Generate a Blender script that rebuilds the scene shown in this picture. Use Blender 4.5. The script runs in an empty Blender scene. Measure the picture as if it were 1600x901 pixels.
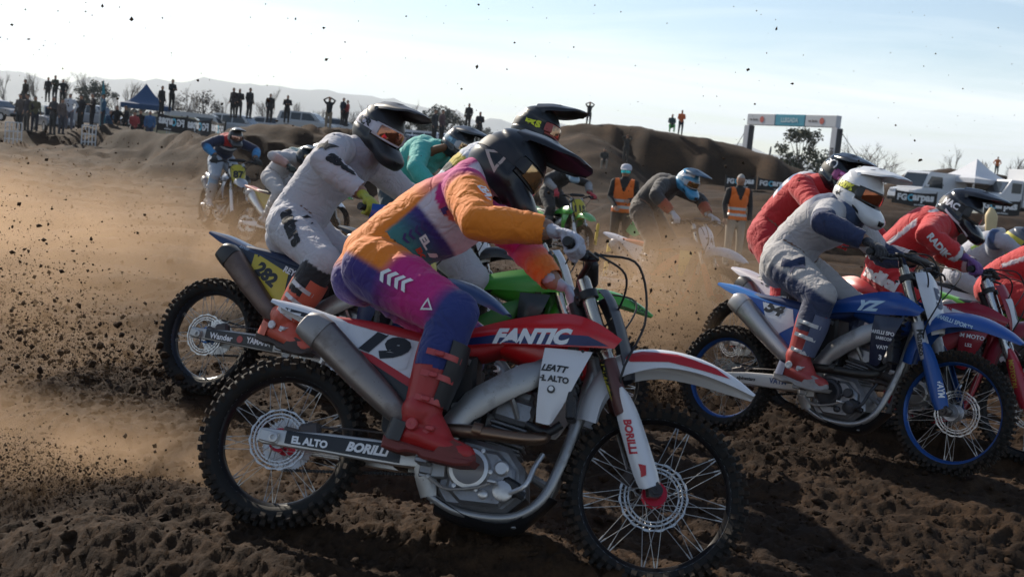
import bpy, bmesh, math, random
import numpy as np
from mathutils import Vector, Matrix
from mathutils.bvhtree import BVHTree

random.seed(7); RNG = np.random.default_rng(11)
scene = bpy.context.scene
COL = scene.collection
PI = math.pi
def rad(d): return math.radians(d)

# ---------------------------------------------------------------- camera
FOC, CX, CY, EYE = 1850.0, 800.0, 450.5, 1.62          # focal length in photo pixels (1600 wide)
PITCH, ROLL = rad(6.2), rad(5.5)
c_fwd = Vector((0, math.cos(PITCH), -math.sin(PITCH)))
_u0 = Vector((0, math.sin(PITCH), math.cos(PITCH)))
c_right = Vector((1, 0, 0)) * math.cos(ROLL) + _u0 * math.sin(ROLL)
c_up = Vector((-1, 0, 0)) * math.sin(ROLL) + _u0 * math.cos(ROLL)
c_pos = Vector((0, 0, EYE))
cam_data = bpy.data.cameras.new('camera')
cam_data.sensor_width = 36.0
cam_data.lens = 36.0 * FOC / 1600.0
cam_data.clip_start = 0.05
cam_data.clip_end = 30000
cam_data.dof.use_dof = True
cam_data.dof.focus_distance = 6.2
cam_data.dof.aperture_fstop = 5.0
cam = bpy.data.objects.new('camera', cam_data)
COL.objects.link(cam)
_R = Matrix((c_right, c_up, -c_fwd)).transposed().to_4x4()
cam.matrix_world = Matrix.Translation(c_pos) @ _R
scene.camera = cam
def pix(px, py, depth):
    """world point that stands at this distance along the view axis"""
    return c_pos + (c_fwd + c_right * ((px - CX) / FOC) - c_up * ((py - CY) / FOC)) * depth

# ---------------------------------------------------------------- sky, sun, exposure
SUN_EL, SUN_AZ = rad(30), rad(-38)                      # azimuth from +Y towards +X
sun_dir = Vector((math.sin(SUN_AZ) * math.cos(SUN_EL), math.cos(SUN_AZ) * math.cos(SUN_EL), math.sin(SUN_EL)))
world = bpy.data.worlds.new('World'); scene.world = world; world.use_nodes = True
nt = world.node_tree; nt.nodes.clear()
def N(tree, kind, **kw):
    n = tree.nodes.new(kind)
    for k, v in kw.items(): setattr(n, k, v)
    return n
w_out = N(nt, 'ShaderNodeOutputWorld'); w_bg = N(nt, 'ShaderNodeBackground')
w_sky = N(nt, 'ShaderNodeTexSky', sky_type='NISHITA', sun_disc=False, sun_elevation=SUN_EL, sun_rotation=SUN_AZ,
          altitude=300, air_density=1.0, dust_density=0.25, ozone_density=1.2)
w_tc = N(nt, 'ShaderNodeTexCoord')
w_sep = N(nt, 'ShaderNodeSeparateXYZ'); nt.links.new(w_tc.outputs['Generated'], w_sep.inputs[0])
def wmath(op, a, b=None, clamp=False):
    n = N(nt, 'ShaderNodeMath', operation=op, use_clamp=clamp)
    for i, s in enumerate((a, b)):
        if s is None: continue
        if isinstance(s, (int, float)): n.inputs[i].default_value = s
        else: nt.links.new(s, n.inputs[i])
    return n.outputs[0]
_zc = wmath('ADD', wmath('MAXIMUM', w_sep.outputs['Z'], 0.0), 0.09)
_cx = wmath('DIVIDE', w_sep.outputs['X'], _zc); _cy = wmath('DIVIDE', w_sep.outputs['Y'], _zc)
w_comb = N(nt, 'ShaderNodeCombineXYZ'); nt.links.new(_cx, w_comb.inputs[0]); nt.links.new(_cy, w_comb.inputs[1])
w_map = N(nt, 'ShaderNodeMapping'); w_map.inputs['Rotation'].default_value = (0, 0, rad(24)); w_map.inputs['Scale'].default_value = (0.34, 0.62, 1); w_map.inputs['Location'].default_value = (3.4, 1.1, 0)
nt.links.new(w_comb.outputs[0], w_map.inputs[0])
w_n = N(nt, 'ShaderNodeTexNoise'); w_n.inputs['Scale'].default_value = 1.0; w_n.inputs['Detail'].default_value = 9; w_n.inputs['Roughness'].default_value = 0.56; w_n.inputs['Distortion'].default_value = 0.5
nt.links.new(w_map.outputs[0], w_n.inputs[0])
w_ramp = N(nt, 'ShaderNodeValToRGB'); w_ramp.color_ramp.elements[0].position = 0.39; w_ramp.color_ramp.elements[1].position = 0.58
nt.links.new(w_n.outputs[0], w_ramp.inputs[0])
w_mix = N(nt, 'ShaderNodeMix', data_type='RGBA')
CLOUD = 9.4
_fade = N(nt, 'ShaderNodeMapRange', interpolation_type='SMOOTHSTEP'); nt.links.new(w_sep.outputs['Z'], _fade.inputs[0])
for _i, _v in ((1, 0.05), (2, 0.42), (3, 0.97), (4, 0.03)): _fade.inputs[_i].default_value = _v
w_cfac = wmath('MULTIPLY', w_ramp.outputs[0], _fade.outputs[0])
nt.links.new(w_cfac, w_mix.inputs['Factor']); nt.links.new(w_sky.outputs[0], w_mix.inputs[6])
w_mix.inputs[7].default_value = (CLOUD * 0.93, CLOUD, CLOUD * 1.03, 1)
nt.links.new(w_mix.outputs[2], w_bg.inputs['Color']); w_bg.inputs['Strength'].default_value = 0.105
nt.links.new(w_bg.outputs[0], w_out.inputs['Surface'])
sun_l = bpy.data.lights.new('sun', 'SUN'); sun_l.energy = 5.0; sun_l.angle = rad(0.53); sun_l.color = (1.0, 0.90, 0.76)
sun_o = bpy.data.objects.new('sun', sun_l); COL.objects.link(sun_o)
sun_o.rotation_euler = (-sun_dir).to_track_quat('-Z', 'Y').to_euler()
vs = scene.view_settings
vs.view_transform = 'Standard'; vs.look = 'None'; vs.exposure = 0.40; vs.gamma = 1.0; vs.use_curve_mapping = False
scene.cycles.volume_step_rate = 4.0
scene.cycles.volume_max_steps = 128
scene.cycles.max_bounces = 8
scene.cycles.transparent_max_bounces = 12

# ---------------------------------------------------------------- materials
MATS = {}
MUD = (0.065, 0.037, 0.020, 1)
def _m(name):
    m = bpy.data.materials.new(name); m.use_nodes = True
    t = m.node_tree; b = t.nodes['Principled BSDF']
    return m, t, b
def _set(b, **kw):
    for k, v in kw.items():
        if k in b.inputs: b.inputs[k].default_value = v
def _mathn(t, op, a, b_=None, clamp=False):
    n = N(t, 'ShaderNodeMath', operation=op, use_clamp=clamp)
    for i, s in enumerate((a, b_)):
        if s is None: continue
        if isinstance(s, (int, float)): n.inputs[i].default_value = s
        else: t.links.new(s, n.inputs[i])
    return n.outputs[0]
def _noise(t, vec, scale, detail=4, rough=0.6):
    n = N(t, 'ShaderNodeTexNoise'); n.inputs['Scale'].default_value = scale; n.inputs['Detail'].default_value = detail; n.inputs['Roughness'].default_value = rough
    t.links.new(vec, n.inputs['Vector']); return n
def paint(col, rough=0.4, metal=0.0, dirt=0.3, attr=False, cloth=False, coat=0.0, trans=0.0, name=None, bump=0.0, bscale=60, spec=0.5):
    """one surface: colour (flat or from the mesh's own colour layer) with splashes of dried mud over it"""
    key = (col if not attr else 'attr', rough, metal, dirt, attr, cloth, coat, trans, bump, bscale, spec)
    if key in MATS: return MATS[key]
    m, t, b = _m(name or 'paint')
    _set(b, Roughness=rough, Metallic=metal); b.inputs['Specular IOR Level'].default_value = spec
    if coat: b.inputs['Coat Weight'].default_value = coat; b.inputs['Coat Roughness'].default_value = 0.12
    if trans: b.inputs['Transmission Weight'].default_value = trans
    tc = N(t, 'ShaderNodeTexCoord'); vec = tc.outputs['Object']
    if attr:
        a = N(t, 'ShaderNodeAttribute', attribute_name='Col'); src = a.outputs['Color']
    else:
        rgb = N(t, 'ShaderNodeRGB'); rgb.outputs[0].default_value = (*col[:3], 1); src = rgb.outputs[0]
    if dirt > 0:
        n1 = _noise(t, vec, 7, 6, 0.65); n2 = _noise(t, vec, 95, 3, 0.7)
        f1 = N(t, 'ShaderNodeMapRange'); f1.inputs[1].default_value = 0.66 - 0.26 * dirt; f1.inputs[2].default_value = 0.95 - 0.2 * dirt
        t.links.new(n1.outputs[0], f1.inputs[0])
        f2 = N(t, 'ShaderNodeMapRange'); f2.inputs[1].default_value = 0.72 - 0.12 * dirt; f2.inputs[2].default_value = 0.76 - 0.1 * dirt
        t.links.new(n2.outputs[0], f2.inputs[0])
        fac = _mathn(t, 'ADD', _mathn(t, 'MULTIPLY', f1.outputs[0], 0.85), _mathn(t, 'MULTIPLY', f2.outputs[0], 0.5 + 0.3 * dirt), True)
        mx = N(t, 'ShaderNodeMix', data_type='RGBA'); t.links.new(fac, mx.inputs['Factor']); t.links.new(src, mx.inputs[6]); mx.inputs[7].default_value = MUD
        t.links.new(mx.outputs[2], b.inputs['Base Color'])
        mr = _mathn(t, 'ADD', rough, _mathn(t, 'MULTIPLY', fac, max(0.0, 0.9 - rough)))
        t.links.new(mr, b.inputs['Roughness'])
        if metal: t.links.new(_mathn(t, 'MULTIPLY', metal, _mathn(t, 'SUBTRACT', 1.0, fac)), b.inputs['Metallic'])
    else:
        t.links.new(src, b.inputs['Base Color'])
    if cloth or bump:
        bp = N(t, 'ShaderNodeBump'); bp.inputs['Strength'].default_value = bump or 0.32; bp.inputs['Distance'].default_value = 0.010 if cloth else 0.003
        if cloth:
            na_ = _noise(t, vec, 5.5, 2, 0.45); na_.inputs['Distortion'].default_value = 1.4
            nc_ = _noise(t, vec, 12, 2, 0.45); nc_.inputs['Distortion'].default_value = 1.2
            cr = None
            for nz, wd_, am in ((na_, 0.075, 1.0), (nc_, 0.085, 0.5)):
                mr_ = N(t, 'ShaderNodeMapRange', interpolation_type='SMOOTHSTEP'); t.links.new(_mathn(t, 'ABSOLUTE', _mathn(t, 'SUBTRACT', nz.outputs[0], 0.5)), mr_.inputs[0])
                for i_, q_ in ((1, 0.0), (2, wd_), (3, 0.0), (4, am)): mr_.inputs[i_].default_value = q_
                cr = mr_.outputs[0] if cr is None else _mathn(t, 'ADD', cr, mr_.outputs[0])
            nb = N(t, 'ShaderNodeMath', operation='ADD'); t.links.new(cr, nb.inputs[0]); nb.inputs[1].default_value = 0.0
        else: nb = _noise(t, vec, bscale, 5, 0.6)
        t.links.new(nb.outputs[0], bp.inputs['Height']); t.links.new(bp.outputs[0], b.inputs['Normal'])
        if cloth: b.inputs['Sheen Weight'].default_value = 0.15
    MATS[key] = m; return m
def dirt_material():
    m, t, b = _m('tilled_dirt'); _set(b, Roughness=0.95); b.inputs['Specular IOR Level'].default_value = 0.2
    g = N(t, 'ShaderNodeNewGeometry'); vec = g.outputs['Position']
    a = _noise(t, vec, 0.35, 5, 0.6); c = _noise(t, vec, 9, 6, 0.7); d = _noise(t, vec, 70, 5, 0.7)
    s = _mathn(t, 'ADD', _mathn(t, 'MULTIPLY', a.outputs[0], 0.45), _mathn(t, 'ADD', _mathn(t, 'MULTIPLY', c.outputs[0], 0.35), _mathn(t, 'MULTIPLY', d.outputs[0], 0.2)))
    r = N(t, 'ShaderNodeValToRGB'); e = r.color_ramp.elements
    e[0].position = 0.32; e[0].color = (0.0085, 0.0046, 0.0024, 1); e[1].position = 0.66; e[1].color = (0.076, 0.039, 0.0165, 1)
    k = e.new(0.48); k.color = (0.025, 0.0132, 0.0063, 1)
    t.links.new(s, r.inputs[0]); t.links.new(r.outputs[0], b.inputs['Base Color'])
    bp = N(t, 'ShaderNodeBump'); bp.inputs['Strength'].default_value = 0.7; bp.inputs['Distance'].default_value = 0.012
    t.links.new(_mathn(t, 'ADD', d.outputs[0], c.outputs[0]), bp.inputs['Height']); t.links.new(bp.outputs[0], b.inputs['Normal'])
    return m

# ---------------------------------------------------------------- mesh building
def catmull(P, n):
    """n points along a smooth line through P (array k x d)"""
    P = np.asarray(P, float); k = len(P)
    if k == 2: return P[0] + (P[1] - P[0]) * np.linspace(0, 1, n)[:, None]
    Q = np.vstack([2 * P[0] - P[1], P, 2 * P[-1] - P[-2]])
    out = []
    for s in np.linspace(0, k - 1, n):
        i = min(int(s), k - 2); u = s - i
        p0, p1, p2, p3 = Q[i], Q[i + 1], Q[i + 2], Q[i + 3]
        out.append(0.5 * (2 * p1 + (p2 - p0) * u + (2 * p0 - 5 * p1 + 4 * p2 - p3) * u * u + (3 * p1 - p0 - 3 * p2 + p3) * u ** 3))
    return np.array(out)
class MB:
    def __init__(s): s.v = []; s.f = []; s.m = []; s.cur = 0
    def add(s, vs_, fs, M=None):
        b = len(s.v)
        if M is not None: vs_ = [M @ Vector(p) for p in vs_]
        s.v.extend([tuple(map(float, p)) for p in vs_]); s.f.extend([tuple(b + i for i in q) for q in fs]); s.m.extend([s.cur] * len(fs)); return s
    def box(s, c, size, ch=0.0, R=None, taper=None):
        c = Vector(c); h = Vector(size) * 0.5; vs_ = []; fs = []
        ch = min(ch, min(h) * 0.9)
        if ch <= 0:
            for x in (-1, 1):
                for y in (-1, 1):
                    for z in (-1, 1):
                        p = Vector((x * h.x, y * h.y, z * h.z))
                        if taper and z > 0: p.x *= taper[0]; p.y *= taper[1]
                        vs_.append(p)
            fs = [(0, 1, 3, 2), (4, 6, 7, 5), (0, 4, 5, 1), (2, 3, 7, 6), (0, 2, 6, 4), (1, 5, 7, 3)]
        else:
            idx = {}
            for x in (-1, 1):
                for y in (-1, 1):
                    for z in (-1, 1):
                        for a in range(3):
                            p = [x * h.x, y * h.y, z * h.z]; sg = (x, y, z)
                            for k in range(3):
                                if k != a: p[k] -= sg[k] * ch
                            p = Vector(p)
                            if taper and z > 0: p.x *= taper[0]; p.y *= taper[1]
                            idx[(x, y, z, a)] = len(vs_); vs_.append(p)
            for a in range(3):
                o = [k for k in range(3) if k != a]
                for sg in (-1, 1):
                    q = []
                    for (u, w) in ((-1, -1), (1, -1), (1, 1), (-1, 1)):
                        k = [0, 0, 0]; k[a] = sg; k[o[0]] = u; k[o[1]] = w; q.append(idx[(*k, a)])
                    fs.append(tuple(q))
                for u in (-1, 1):
                    for w in (-1, 1):
                        k0 = [0, 0, 0]; k0[o[0]] = u; k0[o[1]] = w; k1 = list(k0); k0[a] = -1; k1[a] = 1
                        fs.append((idx[(*k0, o[0])], idx[(*k1, o[0])], idx[(*k1, o[1])], idx[(*k0, o[1])]))
            for x in (-1, 1):
                for y in (-1, 1):
                    for z in (-1, 1): fs.append((idx[(x, y, z, 0)], idx[(x, y, z, 1)], idx[(x, y, z, 2)]))
        if R is not None: vs_ = [R @ p for p in vs_]
        return s.add([p + c for p in vs_], fs)
    def tube(s, pts, r, n=10, res=0, caps=True, flat=None, ref=None, rnd=False):
        """round (or flat: second radius factor) pipe along pts; r one radius or one per point"""
        P = np.asarray(pts, float); k = len(P)
        R_ = np.full(k, r, float) if np.isscalar(r) else np.asarray(r, float)
        if res: 
            A = catmull(np.column_stack([P, R_]), res); P = A[:, :3]; R_ = A[:, 3]; k = len(P)
        if rnd:
            t0 = (P[1] - P[0]) / np.linalg.norm(P[1] - P[0]); t1 = (P[-1] - P[-2]) / np.linalg.norm(P[-1] - P[-2])
            a = [(P[0] - t0 * R_[0] * f, R_[0] * g) for f, g in ((1.0, 0.12), (0.8, 0.6), (0.45, 0.89))]
            b = [(P[-1] + t1 * R_[-1] * f, R_[-1] * g) for f, g in ((0.45, 0.89), (0.8, 0.6), (1.0, 0.12))]
            P = np.vstack([[q[0] for q in a], P, [q[0] for q in b]]); R_ = np.concatenate([[q[1] for q in a], R_, [q[1] for q in b]]); k = len(P)
        vs_ = []; prev = None
        for i in range(k):
            d = P[min(i + 1, k - 1)] - P[max(i - 1, 0)]; d = Vector(d).normalized()
            if prev is None:
                u = Vector(ref) if ref is not None else (Vector((0, 1, 0)) if abs(d.y) < 0.9 else Vector((1, 0, 0)))
            else: u = Vector(ref) if ref is not None else prev
            u = (u - d * u.dot(d)).normalized(); prev = u; w = d.cross(u)
            fl = 1.0 if flat is None else (flat if np.isscalar(flat) else flat[min(i, len(flat) - 1)])
            for j in range(n):
                a = 2 * PI * j / n
                vs_.append(Vector(P[i]) + u * (math.cos(a) * R_[i]) + w * (math.sin(a) * R_[i] * fl))
        fs = [(i * n + j, i * n + (j + 1) % n, (i + 1) * n + (j + 1) % n, (i + 1) * n + j) for i in range(k - 1) for j in range(n)]
        if caps: fs += [tuple(range(n - 1, -1, -1)), tuple((k - 1) * n + j for j in range(n))]
        return s.add(vs_, fs)
    def lathe(s, prof, c=(0, 0, 0), axis='y', n=32, closed=False, M=None):
        """prof: (radius, height along axis)"""
        vs_ = []; k = len(prof)
        for (r, h) in prof:
            for j in range(n):
                a = 2 * PI * j / n; x, z = r * math.cos(a), r * math.sin(a)
                p = (x, h, z) if axis == 'y' else ((x, z, h) if axis == 'z' else (h, x, z))
                vs_.append(Vector(p) + Vector(c))
        kk = k if closed else k - 1
        fs = [(i * n + j, i * n + (j + 1) % n, ((i + 1) % k) * n + (j + 1) % n, ((i + 1) % k) * n + j) for i in range(kk) for j in range(n)]
        if not closed:
            if prof[0][0] > 1e-6: fs.append(tuple(range(n)))
            if prof[-1][0] > 1e-6: fs.append(tuple((k - 1) * n + j for j in range(n - 1, -1, -1)))
        return s.add(vs_, fs, M)
    def prism(s, poly, y0, y1, ch=0.0, M=None):
        """polygon in the xz plane pushed from y0 to y1"""
        P = [Vector((p[0], p[1])) for p in poly]; n = len(P)
        area = sum(P[i].x * P[(i + 1) % n].y - P[(i + 1) % n].x * P[i].y for i in range(n))
        if area < 0: P.reverse()
        def inset(d):
            out = []
            for i in range(n):
                a = (P[i] - P[i - 1]).normalized(); b = (P[(i + 1) % n] - P[i]).normalized()
                nn = Vector((-a.y - b.y, a.x + b.x)); l = nn.length
                nn = nn / l if l > 1e-6 else Vector((-a.y, a.x))
                out.append(P[i] + nn * d / max(0.4, nn.dot(Vector((-a.y, a.x)))))
            return out
        rings = [(P, y0), (P, y1)] if ch <= 0 else [(inset(ch), y0), (P, y0 + math.copysign(ch, y1 - y0)), (P, y1 - math.copysign(ch, y1 - y0)), (inset(ch), y1)]
        vs_ = [(p.x, y, p.y) for ring, y in rings for p in ring]; k = len(rings)
        fs = [(i * n + j, i * n + (j + 1) % n, (i + 1) * n + (j + 1) % n, (i + 1) * n + j) for i in range(k - 1) for j in range(n)]
        fs += [tuple(range(n - 1, -1, -1)), tuple((k - 1) * n + j for j in range(n))]
        return s.add(vs_, fs, M)
    def sheet(s, rails, nu=12, nv=6, th=0.004, lin=False):
        """curved panel through the rails, with thickness"""
        L = [catmull(r, nu) if not lin else np.array([np.interp(np.linspace(0, len(r) - 1, nu), range(len(r)), np.asarray(r)[:, d]) for d in range(3)]).T for r in rails]
        L = np.array(L)                                  # rails x nu x 3
        G = np.array([catmull(L[:, i], nv) for i in range(nu)])   # nu x nv x 3
        du = np.gradient(G, axis=0); dv = np.gradient(G, axis=1)
        nn = np.cross(du, dv); ln = np.linalg.norm(nn, axis=2, keepdims=True); nn = nn / np.maximum(ln, 1e-9)
        B = G - nn * th
        vs_ = [tuple(p) for p in G.reshape(-1, 3)] + [tuple(p) for p in B.reshape(-1, 3)]
        o = nu * nv; fs = []
        for i in range(nu - 1):
            for j in range(nv - 1):
                a, b, c, d = i * nv + j, (i + 1) * nv + j, (i + 1) * nv + j + 1, i * nv + j + 1
                fs.append((a, b, c, d)); fs.append((o + d, o + c, o + b, o + a))
        rim = [i * nv for i in range(nu)] + [(nu - 1) * nv + j for j in range(1, nv)] + [i * nv + nv - 1 for i in range(nu - 2, -1, -1)] + [j for j in range(nv - 2, 0, -1)]
        for a, b in zip(rim, rim[1:] + rim[:1]): fs.append((b, a, o + a, o + b))
        return s.add(vs_, fs)
    def loft(s, rings, caps=True, res=0):
        R_ = np.asarray(rings, float)
        if res: R_ = np.array([catmull(R_[:, j], res) for j in range(R_.shape[1])]).transpose(1, 0, 2)
        k, n = R_.shape[:2]
        fs = [(i * n + j, i * n + (j + 1) % n, (i + 1) * n + (j + 1) % n, (i + 1) * n + j) for i in range(k - 1) for j in range(n)]
        if caps: fs += [tuple(range(n - 1, -1, -1)), tuple((k - 1) * n + j for j in range(n))]
        return s.add([tuple(p) for p in R_.reshape(-1, 3)], fs)
    def ball(s, c, r, n=10, m=7, M=None):
        r = (r, r, r) if np.isscalar(r) else r
        vs_ = [(0, 0, -1)]; 
        for i in range(1, m):
            a = -PI / 2 + PI * i / m
            for j in range(n): vs_.append((math.cos(a) * math.cos(2 * PI * j / n), math.cos(a) * math.sin(2 * PI * j / n), math.sin(a)))
        vs_.append((0, 0, 1)); top = len(vs_) - 1
        fs = [(0, 1 + (j + 1) % n, 1 + j) for j in range(n)]
        for i in range(m - 2):
            for j in range(n): a = 1 + i * n; fs.append((a + j, a + (j + 1) % n, a + n + (j + 1) % n, a + n + j))
        a = 1 + (m - 2) * n; fs += [(a + j, a + (j + 1) % n, top) for j in range(n)]
        P = [Vector((p[0] * r[0], p[1] * r[1], p[2] * r[2])) for p in vs_]
        if M is not None: P = [M @ p for p in P]
        return s.add([p + Vector(c) for p in P], fs)
    def mirror(s, frm=0, ffrm=0):
        """add the copy on the other side (y to -y)"""
        V = s.v[frm:]; Fc = s.f[ffrm:]; mm = s.m[ffrm:]; o = len(s.v) - frm
        s.v.extend([(x, -y, z) for x, y, z in V]); s.f.extend([tuple(i + o for i in reversed(q)) for q in Fc]); s.m.extend(mm); return s
    def mesh(s, name, ang=35, nmat=1):
        me = bpy.data.meshes.new(name); me.from_pydata(s.v, [], s.f); me.validate()
        for _ in range(nmat): me.materials.append(None)
        if nmat > 1 and len(me.polygons) == len(s.m): me.polygons.foreach_set('material_index', s.m)
        bm = bmesh.new(); bm.from_mesh(me); bmesh.ops.recalc_face_normals(bm, faces=bm.faces); bm.to_mesh(me); bm.free()
        if ang is not None:
            me.shade_smooth()
            if ang < 179: me.set_sharp_from_angle(angle=rad(ang))
        return me
def link(name, me, mats=None, parent=None, M=None):
    o = bpy.data.objects.new(name, me); COL.objects.link(o)
    if mats is not None:
        mats = mats if isinstance(mats, (list, tuple)) else [mats]
        while len(me.materials) < len(mats): me.materials.append(None)
        for i, m in enumerate(mats): o.material_slots[i].link = 'OBJECT'; o.material_slots[i].material = m
    if parent is not None: o.parent = parent
    if M is not None: o.matrix_local = M
    return o
def empty(name, M=None, parent=None):
    o = bpy.data.objects.new(name, None); COL.objects.link(o); o.empty_display_size = 0.2
    if parent is not None: o.parent = parent
    if M is not None: o.matrix_local = M
    return o
def tag(o, label=None, cat=None, group=None, kind=None):
    if label: o['label'] = label
    if cat: o['category'] = cat
    if group: o['group'] = group
    if kind: o['kind'] = kind
    return o

# ---------------------------------------------------------------- lettering and flat print laid on a surface
_TXT = {}
def text2d(s, bold=0.0, shear=0.0, space=1.0):
    """letters as a flat mesh, height about 1, centred: (verts, faces)"""
    key = (s, bold, shear, space)
    if key in _TXT: return _TXT[key]
    cu = bpy.data.curves.new('txt', 'FONT'); cu.body = s; cu.size = 1.0; cu.align_x = 'CENTER'; cu.align_y = 'CENTER'; cu.offset = bold; cu.shear = shear; cu.space_character = space; cu.resolution_u = 3
    o = bpy.data.objects.new('txt', cu); COL.objects.link(o)
    dg = bpy.context.evaluated_depsgraph_get(); me = o.evaluated_get(dg).to_mesh()
    v = np.array([p.co[:2] for p in me.vertices]) if len(me.vertices) else np.zeros((0, 2)); f = [tuple(p.vertices) for p in me.polygons]
    o.evaluated_get(dg).to_mesh_clear(); bpy.data.objects.remove(o); bpy.data.curves.remove(cu)
    if len(v): v = v - (v.max(0) + v.min(0)) / 2; v = v / max(1e-6, (v[:, 1].max() - v[:, 1].min()))
    _TXT[key] = (v, f); return v, f
_BVH = {}
def bvh_of(o):
    k = o.data.name
    if k not in _BVH: _BVH[k] = BVHTree.FromPolygons([v.co[:] for v in o.data.vertices], [tuple(p.vertices) for p in o.data.polygons])
    return _BVH[k]
_LAYER = {}
def lay(target, v2, f2, origin, u, w, mat, name='lettering', off=0.0025, cut=0.03, reach=0.6, owner=None):
    """lay a flat figure on the surface of target: origin and axes u, w in the target's own space; it falls along -(u x w)"""
    if len(v2) == 0: return None
    origin, u, w = Vector(origin), Vector(u), Vector(w); n = u.cross(w).normalized()
    bm = bmesh.new()
    vv = [bm.verts.new(origin + u * float(p[0]) + w * float(p[1])) for p in v2]
    for q in f2:
        try: bm.faces.new([vv[i] for i in q])
        except ValueError: pass
    bmesh.ops.triangulate(bm, faces=bm.faces)
    mn, mx = v2.min(0), v2.max(0)
    for ax, dr, lo, hi in ((u, u.normalized(), mn[0], mx[0]), (w, w.normalized(), mn[1], mx[1])):
        L_ = ax.length; a = lo * L_ + cut
        while a < hi * L_:
            bmesh.ops.bisect_plane(bm, geom=bm.verts[:] + bm.edges[:] + bm.faces[:], plane_co=origin + dr * a, plane_no=dr); a += cut
    tree = bvh_of(target); bad = []; _LAYER[target.name] = _LAYER.get(target.name, 0) + 1; off = off + 0.0009 * (_LAYER[target.name] - 1)
    for v in bm.verts:
        h = tree.ray_cast(v.co + n * reach, -n, reach * 2.5)
        if h[0] is None: bad.append(v)
        else:
            nn = h[1]; nn = nn if nn.dot(n) > 0 else -nn
            v.co = h[0] + (nn * 0.5 + n * 0.5).normalized() * off
    if bad: bmesh.ops.delete(bm, geom=bad, context='VERTS')
    for f_ in [f_ for f_ in bm.faces if max(e.calc_length() for e in f_.edges) > cut * 4 + 0.03]: bm.faces.remove(f_)
    if not bm.faces: bm.free(); return None
    me = bpy.data.meshes.new(name); bm.to_mesh(me); bm.free(); me.materials.append(None)
    return link(name, me, mat, owner or target)
def poly2d(pts): return np.array(pts, float), [tuple(range(len(pts)))]

# ================================================================ motocross motorcycle
# own space: x forward, y to its left, z up; rear axle above x = 0
WB, RR, RF = 1.49, 0.338, 0.350                          # wheelbase, tyre radii
PIV = (0.585, 0.405)                                     # swingarm pivot
AX_F = Vector((WB, 0, RF))
F_DIR = Vector((-math.sin(rad(26)), 0, math.cos(rad(26))))  # up the fork
F_BASE = AX_F + Vector((-0.034, 0, 0.0))
def fk(s, y=0.0, fwd=0.0):
    """point s metres up the fork line, fwd metres ahead of it"""
    p = F_BASE + F_DIR * s + Vector((math.cos(rad(26)), 0, math.sin(rad(26)))) * fwd
    return (p.x, y, p.z)
ME = {}
def cached(key, fn):
    if key not in ME: ME[key] = fn()
    return ME[key]
def tyre_mesh(R, w, rim):
    b = MB(); h = R - 0.018
    b.lathe([(rim + 0.004, -w * 0.36), (rim + 0.02, -w * 0.47), (rim + (h - rim) * 0.5, -w * 0.52), (h - 0.022, -w * 0.47), (h - 0.006, -w * 0.3), (h, 0), (h - 0.006, w * 0.3), (h - 0.022, w * 0.47), (rim + (h - rim) * 0.5, w * 0.52), (rim + 0.02, w * 0.47), (rim + 0.004, w * 0.36), (rim + 0.001, 0)], n=56, closed=True)
    return b.mesh('tyre', 50)
def knob_mesh(R, w, num):
    b = MB(); rnd = random.Random(3)
    for k in range(num):
        a0 = 2 * PI * k / num
        if k % 2 == 0: row = [(-0.17, 0.20, 0.0), (0.17, 0.20, 0.0), (-0.50, 0.13, 0.4), (0.50, 0.13, -0.4)]
        else: row = [(0.0, 0.22, 0.0), (-0.37, 0.14, 0.25), (0.37, 0.14, -0.25), (-0.53, 0.09, 0.7), (0.53, 0.09, -0.7)]
        for (c, ww, tilt) in row:
            ln = R * 2 * PI / num * (0.52 if abs(c) < 0.3 else 0.62)
            drop = 0.0 if abs(c) < 0.2 else (0.006 if abs(c) < 0.4 else (0.020 if abs(c) < 0.52 else 0.034))
            hh = 0.030; M = Matrix.Rotation(-a0, 4, 'Y') @ Matrix.Translation((0, c * w, R - drop - hh / 2)) @ Matrix.Rotation(-c * 1.5, 4, 'X') @ Matrix.Rotation(rnd.uniform(-.08, .08), 4, 'Z')
            q = MB(); q.box((0, 0, 0), (ln, ww * w, hh), taper=(0.8, 0.8)); b.add(q.v, q.f, M)
    return b.mesh('tread', 20)
def rim_mesh(rim, w):
    b = MB(); b.lathe([(rim + 0.008, -w), (rim + 0.008, -w + 0.003), (rim - 0.002, -w + 0.005), (rim - 0.003, 0), (rim - 0.002, w - 0.005), (rim + 0.008, w - 0.003), (rim + 0.008, w), (rim + 0.001, w), (rim - 0.006, w * 0.75), (rim - 0.013, w * 0.35), (rim - 0.014, 0), (rim - 0.013, -w * 0.35), (rim - 0.006, -w * 0.75), (rim + 0.001, -w)], n=64, closed=True)
    return b.mesh('rim', 30)
def hub_mesh(hw):
    b = MB(); b.lathe([(0.012, -hw - .02), (0.022, -hw - .02), (0.024, -hw - 0.006), (0.046, -hw - 0.006), (0.048, -hw + 0.004), (0.024, -hw + 0.012), (0.021, 0), (0.024, hw - 0.012), (0.048, hw - 0.004), (0.046, hw + 0.006), (0.024, hw + 0.006), (0.022, hw + .02), (0.012, hw + .02)], n=24)
    return b.mesh('hub', 30)
def spoke_mesh(side, lean, hw, rim):
    b = MB(); a = lean * 0.62
    p0 = Vector((0.043 * math.sin(a * 1.4), side * hw, 0.043 * math.cos(a * 1.4))); p1 = Vector((0, side * 0.008, rim - 0.014)); a2 = -lean * 0.16
    p1 = Vector((p1.z * math.sin(a2), p1.y, p1.z * math.cos(a2)))
    d = (p1 - p0)
    b.tube([p0, p0 + d * 0.9], 0.0014, 5); b.tube([p0 + d * 0.9, p1], 0.0031, 5)
    return b.mesh('spoke', 40)
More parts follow.
